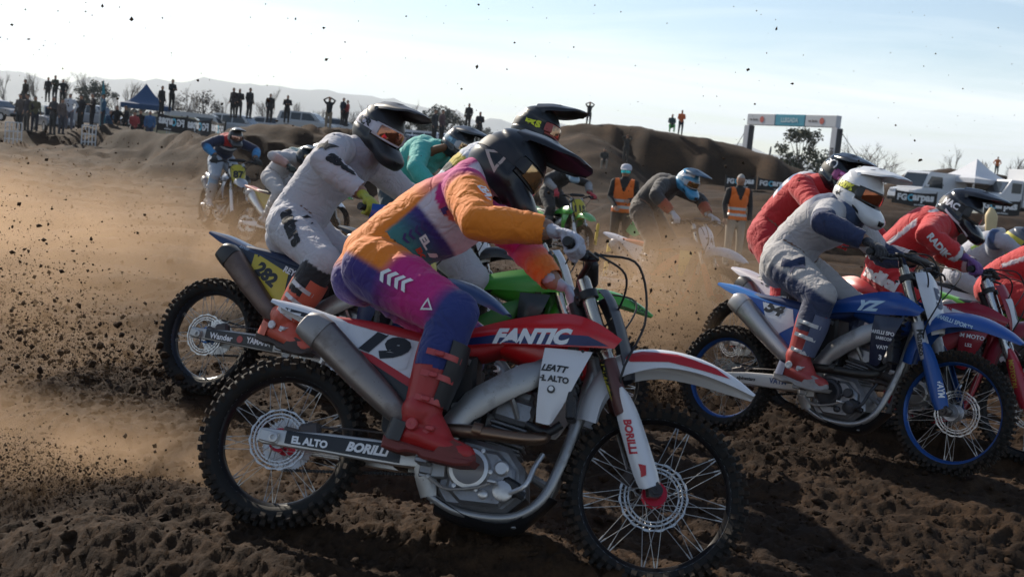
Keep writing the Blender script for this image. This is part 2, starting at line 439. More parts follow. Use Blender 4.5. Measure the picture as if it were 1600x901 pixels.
def spokes_joined(hw, rim, num=8):
    b = MB()
    for s in (-1, 1):
        for l in (-1, 1):
            me = cached(('spoke', s, l, hw, rim), lambda: spoke_mesh(s, l, hw, rim))
            for k in range(num):
                M = Matrix.Rotation(2 * PI * (k + (0.25 if s > 0 else 0) + (0.5 if l > 0 else 0) ) / num, 4, 'Y')
                b.add([v.co for v in me.vertices], [tuple(p.vertices) for p in me.polygons], M)
    return b.mesh('spokes', 40)
def disc_mesh(R):
    b = MB(); n = 60; t = 0.0022
    def ring(r0, r1, wave=0.0):
        vs_ = []; 
        for j in range(n):
            a = 2 * PI * j / n; k = wave * (1 if (j // 2) % 2 else 0)
            for (r, y) in ((r0, -t), (r1 - k, -t), (r1 - k, t), (r0, t)): vs_.append((r * math.cos(a), y, r * math.sin(a)))
        b.add(vs_, [(j * 4 + q, j * 4 + (q + 1) % 4, ((j + 1) % n) * 4 + (q + 1) % 4, ((j + 1) % n) * 4 + q) for j in range(n) for q in range(4)])
    ring(R * 0.93, R, 0.004); ring(R * 0.80, R * 0.85, 0); ring(R * 0.70, R * 0.75, 0.002)
    for j in range(n):
        a = 2 * PI * j / n
        if j % 2: b.tube([(R * 0.71 * math.cos(a), 0, R * 0.71 * math.sin(a)), (R * 0.84 * math.cos(a + .12), 0, R * 0.84 * math.sin(a + .12)), (R * 0.955 * math.cos(a + .02), 0, R * 0.955 * math.sin(a + .02))], 0.0038, 4, flat=0.5)
    for j in range(6):
        a = 2 * PI * j / 6
        b.tube([(0.03 * math.cos(a), 0, 0.03 * math.sin(a)), (R * 0.73 * math.cos(a + 0.35), 0, R * 0.73 * math.sin(a + 0.35))], [0.008, 0.005], 4, flat=0.35)
    b.lathe([(0.036, -t), (0.036, t), (0.022, t), (0.022, -t)], n=20, closed=True)
    return b.mesh('brake_disc', 30)
def wheel(parent, front, sp, M, near):
    R, w, rim, hw = (RF, 0.088, 0.280, 0.034) if front else (RR, 0.116, 0.252, 0.046)
    e = empty('wheel', M, parent)
    k = 'f' if front else 'r'
    link('tyre', cached('tyre' + k, lambda: tyre_mesh(R, w, rim)), sp['tyre'], e)
    tag(link('tread_knobs', cached('tread' + k, lambda: knob_mesh(R, w, 64 if front else 56)), sp['tread'], e), kind='stuff')
    link('rim', cached('rim' + k, lambda: rim_mesh(rim, 0.021 if front else 0.026)), sp['rim'], e)
    rw = 0.021 if front else 0.026
    for s_ in (-1, 1): link('rim_lip', cached('lip%s%d' % (k, s_), lambda: MB().lathe([(rim + 0.0095, s_ * (rw + 0.0015)), (rim + 0.0095, s_ * (rw - 0.004)), (rim + 0.003, s_ * (rw - 0.004)), (rim + 0.003, s_ * (rw + 0.0015))], n=64, closed=True).mesh('rim_lip', 30)), sp.get('lip', sp['rim']), e)
    link('hub', cached('hub' + k, lambda: hub_mesh(hw)), sp['hub'], e)
    if near:
        i = 0
        for s in (-1, 1):
            for l in (-1, 1):
                me = cached(('spoke', s, l, hw, rim), lambda: spoke_mesh(s, l, hw, rim))
                for q in range(9):
                    link('spoke', me, sp['spoke'], e, Matrix.Rotation(2 * PI * (q + (0.25 if s > 0 else 0) + (0.5 if l > 0 else 0)) / 9, 4, 'Y'))
    else: tag(link('spokes', cached('spokes' + k, lambda: spokes_joined(hw, rim)), sp['spoke'], e), kind='stuff')
    dy = (hw + 0.014) if front else -(hw + 0.016)
    link('brake_disc', cached('disc' + k, lambda: disc_mesh(0.132 if front else 0.12)), sp['disc'], e, Matrix.Translation((0, dy, 0)))
    if not front:
        def spr():
            b = MB(); n = 48; v = []
            for j in range(n * 2):
                a = PI * j / n; r = 0.108 if j % 2 else 0.1
                v.append((r * math.cos(a), r * math.sin(a)))
            b.prism(v, -0.003, 0.003); return b.mesh('sprocket', 30)
        link('sprocket', cached('sprocket', spr), sp['disc'], e, Matrix.Translation((0, hw + 0.02, 0)))
    return e

def seat_mesh():
    b = MB(); rings = []
    for (x, z, wd, hh) in ((0.02, 0.885, 0.055, 0.03), (0.10, 0.902, 0.085, 0.05), (0.30, 0.905, 0.10, 0.07), (0.50, 0.890, 0.098, 0.075), (0.68, 0.892, 0.085, 0.07), (0.80, 0.935, 0.075, 0.06), (0.90, 0.985, 0.07, 0.05), (0.97, 1.03, 0.055, 0.03)):
        r = []
        for j in range(16):
            a = 2 * PI * j / 16; c, s_ = math.cos(a), math.sin(a)
            r.append((x, wd * math.copysign(abs(c) ** 0.6, c), z - hh * 0.5 + hh * 0.5 * math.copysign(abs(s_) ** 0.55, s_)))
        rings.append(r)
    b.loft(rings, res=24); return b.mesh('seat', 50)
def rear_fender_mesh():
    b = MB()
    xs = [(-0.17, 0.935, 0.070), (-0.05, 0.930, 0.085), (0.10, 0.905, 0.10), (0.28, 0.880, 0.11), (0.42, 0.865, 0.11)]
    rails = []
    for f_, dz in ((-1.0, -0.055), (-0.85, -0.012), (-0.4, 0.0), (0.0, 0.006), (0.4, 0.0), (0.85, -0.012), (1.0, -0.055)):
        rails.append([(x, f_ * w, z + dz * (0.35 if i == 0 else 1)) for i, (x, z, w) in enumerate(xs)])
    b.sheet(rails, 14, 13, 0.005); return b.mesh('rear_fender', 50)
def side_panel_mesh():
    """number panel of the right side (the left one is mirrored)"""
    b = MB()
    top = [(0.05, -0.112, 0.880), (0.25, -0.118, 0.858), (0.45, -0.125, 0.842), (0.66, -0.118, 0.830)]
    mid = [(0.11, -0.126, 0.815), (0.29, -0.140, 0.750), (0.46, -0.148, 0.710), (0.64, -0.134, 0.720)]
    bot = [(0.17, -0.122, 0.750), (0.33, -0.138, 0.650), (0.48, -0.144, 0.580), (0.60, -0.132, 0.600)]
    b.sheet([bot, mid, top], 14, 8, 0.005); return b.mesh('side_panel', 50)
def shroud_mesh():
    b = MB()
    up = [(0.60, -0.088, 0.905), (0.80, -0.112, 0.985), (1.0, -0.160, 1.030), (1.13, -0.190, 1.012), (1.245, -0.185, 0.960)]
    md = [(0.60, -0.106, 0.880), (0.80, -0.148, 0.935), (1.0, -0.200, 0.965), (1.12, -0.222, 0.958), (1.238, -0.196, 0.944)]
    lo = [(0.61, -0.108, 0.845), (0.80, -0.148, 0.880), (1.0, -0.198, 0.892), (1.11, -0.212, 0.902), (1.222, -0.198, 0.918)]
    b.sheet([lo, md, up], 18, 9, 0.005); return b.mesh('shroud', 50)
def wing_mesh():
    b = MB()
    a = [(0.965, -0.180, 0.884), (0.965, -0.184, 0.80), (0.972, -0.170, 0.68), (0.980, -0.158, 0.605)]
    m = [(1.040, -0.190, 0.888), (1.030, -0.206, 0.80), (1.015, -0.186, 0.68), (1.025, -0.168, 0.600)]
    c = [(1.145, -0.188, 0.894), (1.115, -0.200, 0.80), (1.075, -0.180, 0.69), (1.040, -0.160, 0.612)]
    b.sheet([a, m, c], 12, 7, 0.005); return b.mesh('shroud_wing', 50)
def tank_mesh():
    b = MB(); rings = []
    for (x, z, wd, hh) in ((0.78, 0.92, 0.07, 0.06), (0.87, 0.985, 0.095, 0.15), (0.97, 1.025, 0.11, 0.22), (1.06, 1.02, 0.105, 0.22), (1.12, 0.99, 0.07, 0.16)):
        rings.append([(x, wd * math.copysign(abs(math.cos(2 * PI * j / 16)) ** .7, math.cos(2 * PI * j / 16)), z - hh / 2 + hh / 2 * math.copysign(abs(math.sin(2 * PI * j / 16)) ** .7, math.sin(2 * PI * j / 16))) for j in range(16)])
    b.loft(rings, res=12); b.lathe([(0.03, 1.015), (0.032, 1.04), (0.02, 1.05), (0.0, 1.051)], (1.0, 0, 0), 'z', 16)
    return b.mesh('tank', 50)
def front_fender_mesh():
    b = MB()
    xs = [(1.120, 0.66, 0.072, .07), (1.135, 0.76, 0.076, .07), (1.185, 0.875, 0.075, .075), (1.27, 0.945, 0.085, .085), (1.40, 0.975, 0.097, .075), (1.54, 0.966, 0.097, .065), (1.67, 0.925, 0.08, .045), (1.765, 0.875, 0.045, .015)]
    rails = []
    for f_, k in ((-1.0, -1.0), (-0.92, -0.3), (-0.55, 0.05), (0.0, 0.22), (0.55, 0.05), (0.92, -0.3), (1.0, -1.0)):
        rr = []
        for i, (x, z, w, d) in enumerate(xs):
            j0, j1 = max(i - 1, 0), min(i + 1, len(xs) - 1); tx, tz = xs[j1][0] - xs[j0][0], xs[j1][1] - xs[j0][1]; l = math.hypot(tx, tz); nx, nz = -tz / l, tx / l
            rr.append((x + nx * d * k, f_ * w, z + nz * d * k))
        rails.append(rr)
    b.sheet(rails, 26, 13, 0.005); return b.mesh('front_fender', 50)
def number_plate_mesh():
    b = MB()
    rows = []
    for (s, wd, fw) in ((0.885, 0.075, 0.075), (0.83, 0.115, 0.088), (0.74, 0.12, 0.092), (0.64, 0.10, 0.088), (0.56, 0.07, 0.08), (0.52, 0.05, 0.07)):
        rows.append([fk(s, -wd, fw - 0.03), fk(s, -wd * 0.6, fw + 0.006), fk(s, 0, fw + 0.016), fk(s, wd * 0.6, fw + 0.006), fk(s, wd, fw - 0.03)])
    b.sheet(rows, 13, 12, 0.004); return b.mesh('number_plate', 50)
def fork_upper_mesh(y):
    b = MB()
    b.tube([fk(0.42, y), fk(0.44, y), fk(0.60, y), fk(0.62, y), fk(0.93, y)], [0.0275, 0.0295, 0.0295, 0.0285, 0.0275], 16)
    b.lathe([(0.024, 0), (0.024, 0.012), (0.012, 0.014), (0.012, 0.022), (0, 0.022)], (0, 0, 0), 'z', 12, M=Matrix.Translation(fk(0.928, y)) @ Matrix.Rotation(-rad(26), 4, 'Y'))
    for q in (0.455, 0.50, 0.63, 0.70): b.tube([fk(q, y), fk(q + 0.006, y)], 0.0315, 16)
    return b.mesh('fork_tube', 40)
def fork_lower_mesh(y):
    b = MB()
    b.tube([fk(0.02, y), fk(0.46, y)], [0.0245, 0.0235], 14)
    b.tube([fk(-0.035, y, 0.012), fk(0.0, y, 0.026), fk(0.05, y, 0.008)], [0.024, 0.031, 0.025], 10)
    b.lathe([(0.0, -0.026), (0.026, -0.026), (0.026, 0.026), (0.0, 0.026)], (AX_F.x, y, AX_F.z), 'y', 14)
    s = math.copysign(1, y)
    b.tube([(AX_F.x, 0, AX_F.z), (AX_F.x, y + s * 0.028, AX_F.z)], 0.011, 10)
    b.lathe([(0.007, y + s * 0.036), (0.016, y + s * 0.036), (0.016, y + s * 0.022), (0.007, y + s * 0.022)], (AX_F.x, 0, AX_F.z), 'y', 12, closed=True)
    return b.mesh('fork_leg', 40)
def fork_sleeve_mesh(y):
    """printed sleeve round the slim part of the tube"""
    b = MB(); b.tube([fk(0.385, y), fk(0.39, y), fk(0.595, y), fk(0.60, y)], [0.031, 0.0325, 0.0325, 0.031], 16); return b.mesh('fork_sleeve', 40)
def fork_guard_mesh(y):
    b = MB(); s = math.copysign(1, y)
    rows = []
    for (q, wd) in ((0.0, 0.030), (0.05, 0.036), (0.16, 0.036), (0.27, 0.033), (0.35, 0.022), (0.385, 0.008)):
        rows.append([fk(q + .012, y + s * 0.004, 0.005 - wd), fk(q, y + s * 0.028, 0.005 - wd * 0.75 + .01), fk(q, y + s * 0.036, 0.018), fk(q, y + s * 0.024, 0.02 + wd * 0.6), fk(q, y - s * 0.004, 0.022 + wd)])
    b.sheet(rows, 14, 11, 0.004); return b.mesh('fork_guard', 50)
def clamp_mesh():
    b = MB(); Rr = Matrix.Rotation(-rad(26), 3, 'Y')
    for s, th in ((0.865, 0.032), (0.66, 0.04)):
        b.box(fk(s, 0, -0.01), (0.075, 0.15, th), 0.008, Rr)
        for y in (-0.106, 0.106): b.lathe([(0.040, -th / 2), (0.040, th / 2)], (0, 0, 0), 'z', 16, M=Matrix.Translation(fk(s, y)) @ Matrix.Rotation(-rad(26), 4, 'Y'))
        for y in (-0.142, 0.142): b.tube([fk(s - .008, y - .012, -.045), fk(s - .008, y + .012, -.045)], 0.006, 6)
    b.tube([fk(0.64, 0, -0.045), fk(0.88, 0, -0.045)], 0.03, 14)
    for y in (-0.05, 0.05): b.box(fk(0.90, y, -0.02), (0.045, 0.03, 0.05), 0.006, Rr)
    return b.mesh('triple_clamp', 35)
BAR_C = fk(0.925, 0, -0.02)
GRIP_R = [(1.025, -0.305, 1.225), (0.985, -0.425, 1.222)]   # inner and outer end of the right grip
def bar_mesh():
    b = MB(); c = BAR_C
    P = [(0.99, -0.41, 1.2225), (1.027, -0.30, 1.2255), (1.062, -0.21, 1.228), (c[0] + .005, -0.12, c[2] + 0.02), (c[0], -0.06, c[2]), (c[0], 0.06, c[2]), (c[0] + .005, 0.12, c[2] + 0.02), (1.062, 0.21, 1.228), (1.027, 0.30, 1.2255), (0.99, 0.41, 1.2225)]
    b.tube(P, 0.0125, 10, res=36); b.tube([(1.07, -0.19, 1.243), (1.07, 0.19, 1.243)], 0.006, 8)
    return b.mesh('handlebar', 40)
def pad_mesh():
    b = MB(); b.tube([(1.07, -0.11, 1.25), (1.07, 0.11, 1.25)], 0.028, 10, rnd=True, flat=0.9); return b.mesh('bar_pad', 60)
def grip_mesh(s):
    b = MB(); p0, p1 = Vector(GRIP_R[0]), Vector(GRIP_R[1]); p0.y *= -s; p1.y *= -s
    P = [p0 + (p1 - p0) * t for t in (0, .06, .08, .94, .96, 1.04)]
    b.tube(P, [0.026, 0.026, 0.0165, 0.0165, 0.021, 0.019], 12)
    return b.mesh('grip', 40)
def lever_mesh(s):
    b = MB()
    b.box((1.043, s * 0.272, 1.226), (0.035, 0.03, 0.03), 0.006)
    b.tube([(1.058, s * 0.265, 1.219), (1.098, s * 0.30, 1.213), (1.088, s * 0.36, 1.203), (1.063, s * 0.425, 1.196)], [0.008, 0.007, 0.006, 0.007], 8, res=12)
    b.box((1.073, s * 0.235, 1.243), (0.05, 0.035, 0.022), 0.006)
    return b.mesh('lever', 40)
def cable_mesh(k):
    b = MB()
    if k == 0: b.tube([(1.10, -0.24, 1.255), (1.25, -0.20, 1.25), (1.31, -0.13, 1.06), fk(0.5, -0.13, 0.02), fk(0.25, 0.09, 0.0), fk(0.10, 0.115, -0.05)], 0.0048, 6, res=30)
    elif k == 1: b.tube([(1.10, 0.24, 1.255), (1.26, 0.18, 1.22), (1.22, 0.08, 1.04), (1.10, 0.10, 0.90), (0.95, 0.12, 0.66)], 0.004, 6, res=26)
    else: b.tube([(1.08, -0.27, 1.25), (1.21, -0.2, 1.20), (1.19, -0.06, 1.08), (1.08, -0.03, 0.95)], 0.0045, 6, res=20)
    return b.mesh('cable', 60)
def handguard_mesh(s):
    b = MB()
    rows = [[(1.058, s * 0.25, 1.261), (1.143, s * 0.30, 1.271), (1.138, s * 0.38, 1.261), (1.068, s * 0.445, 1.246)],
            [(1.073, s * 0.245, 1.221), (1.163, s * 0.30, 1.221), (1.158, s * 0.385, 1.216), (1.078, s * 0.455, 1.211)],
            [(1.068, s * 0.25, 1.176), (1.148, s * 0.30, 1.161), (1.143, s * 0.38, 1.156), (1.068, s * 0.445, 1.166)]]
    b.sheet(rows, 14, 8, 0.004); return b.mesh('hand_guard', 50)
def swingarm_mesh():
    b = MB()
    for s in (-1, 1):
        rings = []
        for (x, z, y, hh, ww) in ((-0.065, 0.335, 0.098, 0.050, 0.034), (-0.045, 0.335, 0.098, 0.062, 0.036), (0.05, 0.345, 0.098, 0.062, 0.034), (0.20, 0.367, 0.100, 0.076, 0.034), (0.38, 0.385, 0.102, 0.088, 0.036), (0.50, 0.395, 0.104, 0.085, 0.05), (0.60, 0.405, 0.108, 0.075, 0.05)):
            r = []
            for j in range(12):
                a = 2 * PI * (j + .5) / 12; c, q = math.cos(a), math.sin(a)
                r.append((x, s * y + ww / 2 * math.copysign(abs(c) ** .35, c), z + hh / 2 * math.copysign(abs(q) ** .35, q)))
            rings.append(r)
        b.loft(rings)
        b.box((-0.02, s * 0.119, 0.335), (0.075, 0.012, 0.045), 0.004)
        b.lathe([(0.009, 0), (0.019, 0), (0.019, s * 0.012), (0.009, s * 0.014)], (0, s * 0.125, 0.335), 'y', 14, closed=True)
    b.box((0.44, 0, 0.40), (0.07, 0.19, 0.06), 0.012); b.tube([(-0.0, -0.13, 0.335), (0.0, 0.13, 0.335)], 0.011, 10)
    return b.mesh('swingarm', 35)
def chain_mesh():
    b = MB(); n = 90; y = 0.066
    pts = []
    for i in range(n // 2): t = i / (n // 2); pts.append((0.60 * t, 0.338 + 0.104 + (0.405 + 0.035 - 0.442) * t))
    for i in range(n // 2): t = i / (n // 2); pts.append((0.60 * (1 - t), (0.405 - 0.035) + (0.338 - 0.104 - 0.37) * t))
    for x, z in pts: b.box((x, y, z), (0.011, 0.014, 0.011))
    return b.mesh('chain', 20)
def caliper_mesh(front):
    b = MB()
    if front: b.box((AX_F.x - 0.10, 0.062, AX_F.z + 0.06), (0.05, 0.05, 0.085), 0.012, Matrix.Rotation(rad(25), 3, 'Y')); b.box((AX_F.x - 0.075, 0.09, AX_F.z + 0.05), (0.08, 0.02, 0.05), 0.006)
    else:
        b.box((0.115, -0.078, 0.40), (0.085, 0.045, 0.055), 0.012, Matrix.Rotation(rad(-20), 3, 'Y')); b.box((0.06, -0.082, 0.37), (0.09, 0.018, 0.045), 0.005)
        b.tube([(0.15, -0.085, 0.42), (0.3, -0.105, 0.445), (0.5, -0.11, 0.47)], 0.004, 6, res=10)
    return b.mesh('brake_caliper', 35)
def frame_mesh():
    b = MB()
    for s in (-1, 1):
        def beam(P, wd, hh):
            b.tube(P, wd, 8, res=18, flat=hh, ref=(0, 1, 0))
        b.tube([(1.125, s * 0.04, 0.935), (1.02, s * 0.105, 0.845), (0.86, s * 0.135, 0.735), (0.72, s * 0.13, 0.62), (0.635, s * 0.122, 0.47), (0.60, s * 0.118, 0.37), (0.63, s * 0.105, 0.27)], [0.022, 0.021, 0.019, 0.020, 0.022, 0.022, 0.016], 10, res=26, flat=[1.6] * 3 + [2.3] * 4 + [2.9] * 6 + [2.4] * 6 + [2.0] * 8, ref=(0, 1, 0))
        b.tube([(0.63, s * 0.105, 0.275), (0.75, s * 0.10, 0.235), (0.93, s * 0.095, 0.245), (1.035, s * 0.085, 0.32), (1.085, s * 0.06, 0.46), (1.12, s * 0.025, 0.66), (1.145, s * 0.015, 0.85)], [0.014, 0.0135, 0.0135, 0.015, 0.017, 0.019, 0.022], 10, res=30, flat=1.2, ref=(0, 1, 0))
        b.tube([(0.68, s * 0.085, 0.80), (0.40, s * 0.075, 0.855), (0.12, s * 0.06, 0.895)], 0.012, 8, res=8)
        b.tube([(0.63, s * 0.10, 0.53), (0.40, s * 0.08, 0.70), (0.18, s * 0.065, 0.86)], 0.011, 8, res=8)
        b.box((0.62, s * 0.125, 0.42), (0.11, 0.022, 0.17), 0.008, Matrix.Rotation(rad(-8), 3, 'Y'))
        b.lathe([(0.010, 0), (0.024, 0), (0.022, s * 0.010), (0.010, s * 0.010)], (PIV[0], s * 0.136, PIV[1]), 'y', 14, closed=True)
        for (x, z) in ((0.66, 0.50), (0.62, 0.34), (0.86, 0.74), (1.0, 0.83)): b.lathe([(0.0, 0), (0.009, 0), (0.008, s * 0.006), (0, s * 0.007)], (x, s * 0.142 if x < .9 else s * .128, z), 'y', 8)
        b.tube([(0.86, s * 0.12, 0.70), (0.90, s * 0.08, 0.62)], 0.012, 6); b.tube([(1.05, s * 0.07, 0.39), (0.98, s * 0.05, 0.42)], 0.014, 6)
    b.tube([(1.105, 0, 0.98), (1.165, 0, 0.83)], 0.038, 14)
    b.box((0.84, 0, 0.218), (0.26, 0.17, 0.012), 0.005); b.tube([(0.66, -0.1, 0.62), (0.66, 0.1, 0.62)], 0.018, 8)
    return b.mesh('frame', 40)
def engine_mesh():
    b = MB()
    b.prism([(0.64, 0.30), (0.69, 0.245), (0.92, 0.255), (0.985, 0.33), (0.965, 0.43), (0.90, 0.50), (0.72, 0.515), (0.65, 0.45)], -0.105, 0.105, 0.02)
    b.prism([(0.69, 0.31), (0.75, 0.265), (0.90, 0.275), (0.945, 0.34), (0.935, 0.42), (0.86, 0.475), (0.74, 0.475), (0.69, 0.42)], -0.135, -0.10, 0.012)
    b.prism([(0.70, 0.30), (0.88, 0.27), (0.95, 0.35), (0.90, 0.44), (0.72, 0.46)], 0.10, 0.14, 0.014)
    T = Matrix.Translation((0.855, 0, 0.48)) @ Matrix.Rotation(rad(8), 4, 'Y')
    for i in range(7):
        q = MB(); q.box((0, 0, 0.012 + i * 0.016), (0.155 - (i % 2) * 0.018, 0.15 - (i % 2) * 0.018, 0.012), 0.005); b.add(q.v, q.f, T)
    q = MB(); q.box((0, 0, 0.17), (0.16, 0.165, 0.10), 0.018); q.box((-0.005, 0, 0.235), (0.13, 0.15, 0.05), 0.015); q.tube([(0.05, -0.09, 0.16), (0.05, 0.09, 0.16)], 0.022, 10); q.tube([(-0.05, -0.088, 0.21), (-0.05, 0.088, 0.21)], 0.02, 10)
    b.add(q.v, q.f, T)
    b.tube([(0.79, 0, 0.66), (0.70, 0, 0.69), (0.60, 0, 0.70)], 0.03, 10)
    return b.mesh('engine', 35)
def clutch_mesh():
    b = MB(); b.lathe([(0.082, -0.13), (0.082, -0.143), (0.077, -0.150), (0.074, -0.156), (0.060, -0.159), (0.056, -0.1565), (0.0, -0.1565)], (0.765, 0, 0.395), 'y', 32)
    for k in range(6):
        a = 2 * PI * k / 6; b.lathe([(0.0085, -0.13), (0.0085, -0.153), (0, -0.154)], (0.765 + 0.083 * math.cos(a), 0, 0.395 + 0.083 * math.sin(a)), 'y', 8)
    b.lathe([(0.028, -0.13), (0.028, -0.151), (0.022, -0.156), (0, -0.156)], (0.885, 0, 0.415), 'y', 18)
    b.lathe([(0.040, -0.13), (0.038, -0.148), (0.030, -0.152), (0, -0.152)], (0.905, 0, 0.335), 'y', 20)
    b.lathe([(0.018, -0.13), (0.018, -0.150), (0.012, -0.154), (0, -0.154)], (0.835, 0, 0.31), 'y', 14)
    b.tube([(0.93, -0.145, 0.33), (0.985, -0.15, 0.37), (1.0, -0.12, 0.44), (1.02, -0.09, 0.5)], 0.010, 8, res=10)
    return b.mesh('clutch_cover', 35)
def hose_mesh(k):
    b = MB()
    if k == 0: b.box((0.93, -0.13, 0.355), (0.075, 0.04, 0.06), 0.012, Matrix.Rotation(rad(20), 3, 'Y')); b.tube([(0.92, -0.135, 0.35), (0.985, -0.13, 0.33)], 0.016, 8)
    elif k == 1: b.tube([(0.94, -0.10, 0.60), (1.02, -0.11, 0.58), (1.07, -0.11, 0.62)], 0.016, 10, res=8)
    elif k == 2: b.tube([(0.88, 0.0, 0.75), (0.98, -0.05, 0.76), (1.05, -0.10, 0.80)], 0.015, 10, res=8)
    else: b.box((0.72, -0.06, 0.56), (0.09, 0.09, 0.08), 0.012); b.box((0.70, 0.0, 0.62), (0.12, 0.14, 0.1), 0.012)
    return b.mesh('hose', 40)
def radiator_mesh(s):
    b = MB()
    b.box((1.085, s * 0.135, 0.78), (0.035, 0.11, 0.30), 0.008, Matrix.Rotation(rad(-8), 3, 'Y'))
    for k in range(8): b.box((1.108, s * 0.135, 0.66 + k * 0.033), (0.012, 0.112, 0.010), 0, Matrix.Rotation(rad(35), 3, 'Y'))
    return b.mesh('radiator', 30)
def airbox_mesh():
    b = MB(); b.prism([(0.10, 0.865), (0.32, 0.845), (0.70, 0.83), (0.72, 0.70), (0.60, 0.56), (0.50, 0.58), (0.30, 0.72)], -0.085, 0.085, 0.015)
    b.tube([(0.52, 0, 0.78), (0.60, 0, 0.44)], 0.036, 12); 
    for k in range(7): b.lathe([(0.03, -.006), (0.036, 0), (0.03, .006)], (0.0, 0, 0), 'z', 12, M=Matrix.Translation((0.53 + k * 0.008, 0, 0.72 - k * 0.034)))
    b.prism([(0.36, 0.66), (0.44, 0.56), (0.50, 0.36), (0.46, 0.36), (0.38, 0.5)], -0.05, 0.05, 0.004)
    return b.mesh('airbox', 40)
def header_mesh():
    b = MB(); b.tube([(0.95, -0.03, 0.64), (1.005, -0.06, 0.60), (1.01, -0.12, 0.555), (0.93, -0.155, 0.535), (0.80, -0.160, 0.530), (0.68, -0.150, 0.522), (0.58, -0.135, 0.506)], [0.022, 0.023, 0.024, 0.025, 0.026, 0.026, 0.024], 14, res=34)
    b.tube([(0.79, -0.160, 0.535), (0.755, -0.159, 0.537)], 0.0295, 14)
    return b.mesh('exhaust_header', 50)
def muffler_mesh():
    b = MB(); rings = []
    for (x, z, r, y) in ((0.585, 0.505, 0.024, 0.135), (0.52, 0.520, 0.032, 0.142), (0.47, 0.545, 0.042, 0.148), (0.40, 0.592, 0.051, 0.153), (0.27, 0.680, 0.058, 0.153), (0.14, 0.772, 0.062, 0.151), (0.095, 0.803, 0.063, 0.150)):
        ring = []
        for j in range(18):
            a = 2 * PI * j / 18; c, s_ = math.cos(a), math.sin(a); k = 0.72
            u, w = r * math.copysign(abs(c) ** k, c) * 0.86, r * math.copysign(abs(s_) ** k, s_) * 1.05
            ring.append((x + w * 0.56, -y + u, z + w * 0.82))
        rings.append(ring)
    b.loft(rings); return b.mesh('muffler', 40)
def muffler_cap_mesh():
    b = MB(); rings = []
    for (x, z, r) in ((0.105, 0.796, 0.0645), (0.055, 0.824, 0.062), (0.022, 0.834, 0.050), (0.012, 0.838, 0.028), (0.030, 0.828, 0.024)):
        rings.append([(x + r * 1.05 * math.copysign(abs(math.sin(2 * PI * j / 18)) ** .72, math.sin(2 * PI * j / 18)) * 0.50, -0.154 + r * 0.86 * math.copysign(abs(math.cos(2 * PI * j / 18)) ** .72, math.cos(2 * PI * j / 18)), z + r * 1.05 * math.copysign(abs(math.sin(2 * PI * j / 18)) ** .72, math.sin(2 * PI * j / 18)) * 0.86) for j in range(18)])
    b.loft(rings); return b.mesh('muffler_cap', 40)
PEG = Vector((0.60, -0.20, 0.385))
def peg_mesh(s):
    b = MB(); y = s
    b.box((0.60, y * 0.185, 0.385), (0.05, 0.10, 0.022), 0.005)
    for k in range(6):
        b.box((0.58, y * (0.145 + k * 0.016), 0.40), (0.008, 0.006, 0.012)); b.box((0.62, y * (0.145 + k * 0.016), 0.40), (0.008, 0.006, 0.012))
    b.box((0.605, y * 0.13, 0.37), (0.05, 0.03, 0.05), 0.006); return b.mesh('foot_peg', 30)
def pedal_mesh():
    b = MB(); b.tube([(0.63, -0.15, 0.335), (0.70, -0.165, 0.305), (0.80, -0.172, 0.325), (0.86, -0.175, 0.352)], [0.012, 0.009, 0.008, 0.009], 8, res=14, flat=0.7); b.box((0.865, -0.178, 0.357), (0.035, 0.045, 0.012), 0.003)
    return b.mesh('brake_pedal', 40)
def skid_mesh():
    b = MB(); b.sheet([[(0.66, -0.115, 0.275), (0.80, -0.11, 0.225), (0.95, -0.105, 0.235), (1.06, -0.09, 0.35)], [(0.65, -0.06, 0.222), (0.80, -0.06, 0.195), (0.96, -0.05, 0.205), (1.09, -0.045, 0.35)], [(0.65, 0.06, 0.222), (0.80, 0.06, 0.195), (0.96, 0.05, 0.205), (1.09, 0.045, 0.35)], [(0.66, 0.115, 0.275), (0.80, 0.11, 0.225), (0.95, 0.105, 0.235), (1.06, 0.09, 0.35)]], 12, 9, 0.004)
    return b.mesh('skid_plate', 50)

BLACK = (0.012, 0.012, 0.014); WHITE = (0.72, 0.72, 0.72); ALU = (0.40, 0.40, 0.41)
def mirror_me(me):
    m2 = me.copy(); co = np.empty(len(m2.vertices) * 3); m2.vertices.foreach_get('co', co); co = co.reshape(-1, 3); co[:, 1] *= -1; m2.vertices.foreach_set('co', co.ravel()); m2.flip_normals(); return m2
class Bike: pass
def sag_axles(squat, dive):
    a = squat; dx, dz = -PIV[0], RR - PIV[1]
    rear = Vector((PIV[0] + dx * math.cos(a) + dz * math.sin(a), 0, PIV[1] - dx * math.sin(a) + dz * math.cos(a)))
    return rear, AX_F + Vector(F_DIR) * dive
def solve_frame(rear_px, front_px, depth, lean, near=True, squat=rad(4.5), dive=0.09):
    """stand a motorcycle where its axles are seen: rear axle at this distance, the front one a wheelbase away"""
    la, lb = sag_axles(squat, dive); wb = (lb - la).length
    Pr = pix(*rear_px, depth); d = pix(*front_px, 1.0) - c_pos; o = c_pos - Pr
    a, b, c = d.dot(d), 2 * o.dot(d), o.dot(o) - wb * wb; D = b * b - 4 * a * c
    t = -b / 2 / a if D < 0 else ((-b - math.sqrt(D)) / 2 / a if near else (-b + math.sqrt(D)) / 2 / a)
    return frame_from(Pr, c_pos + d * t - Pr, lean, squat, dive)
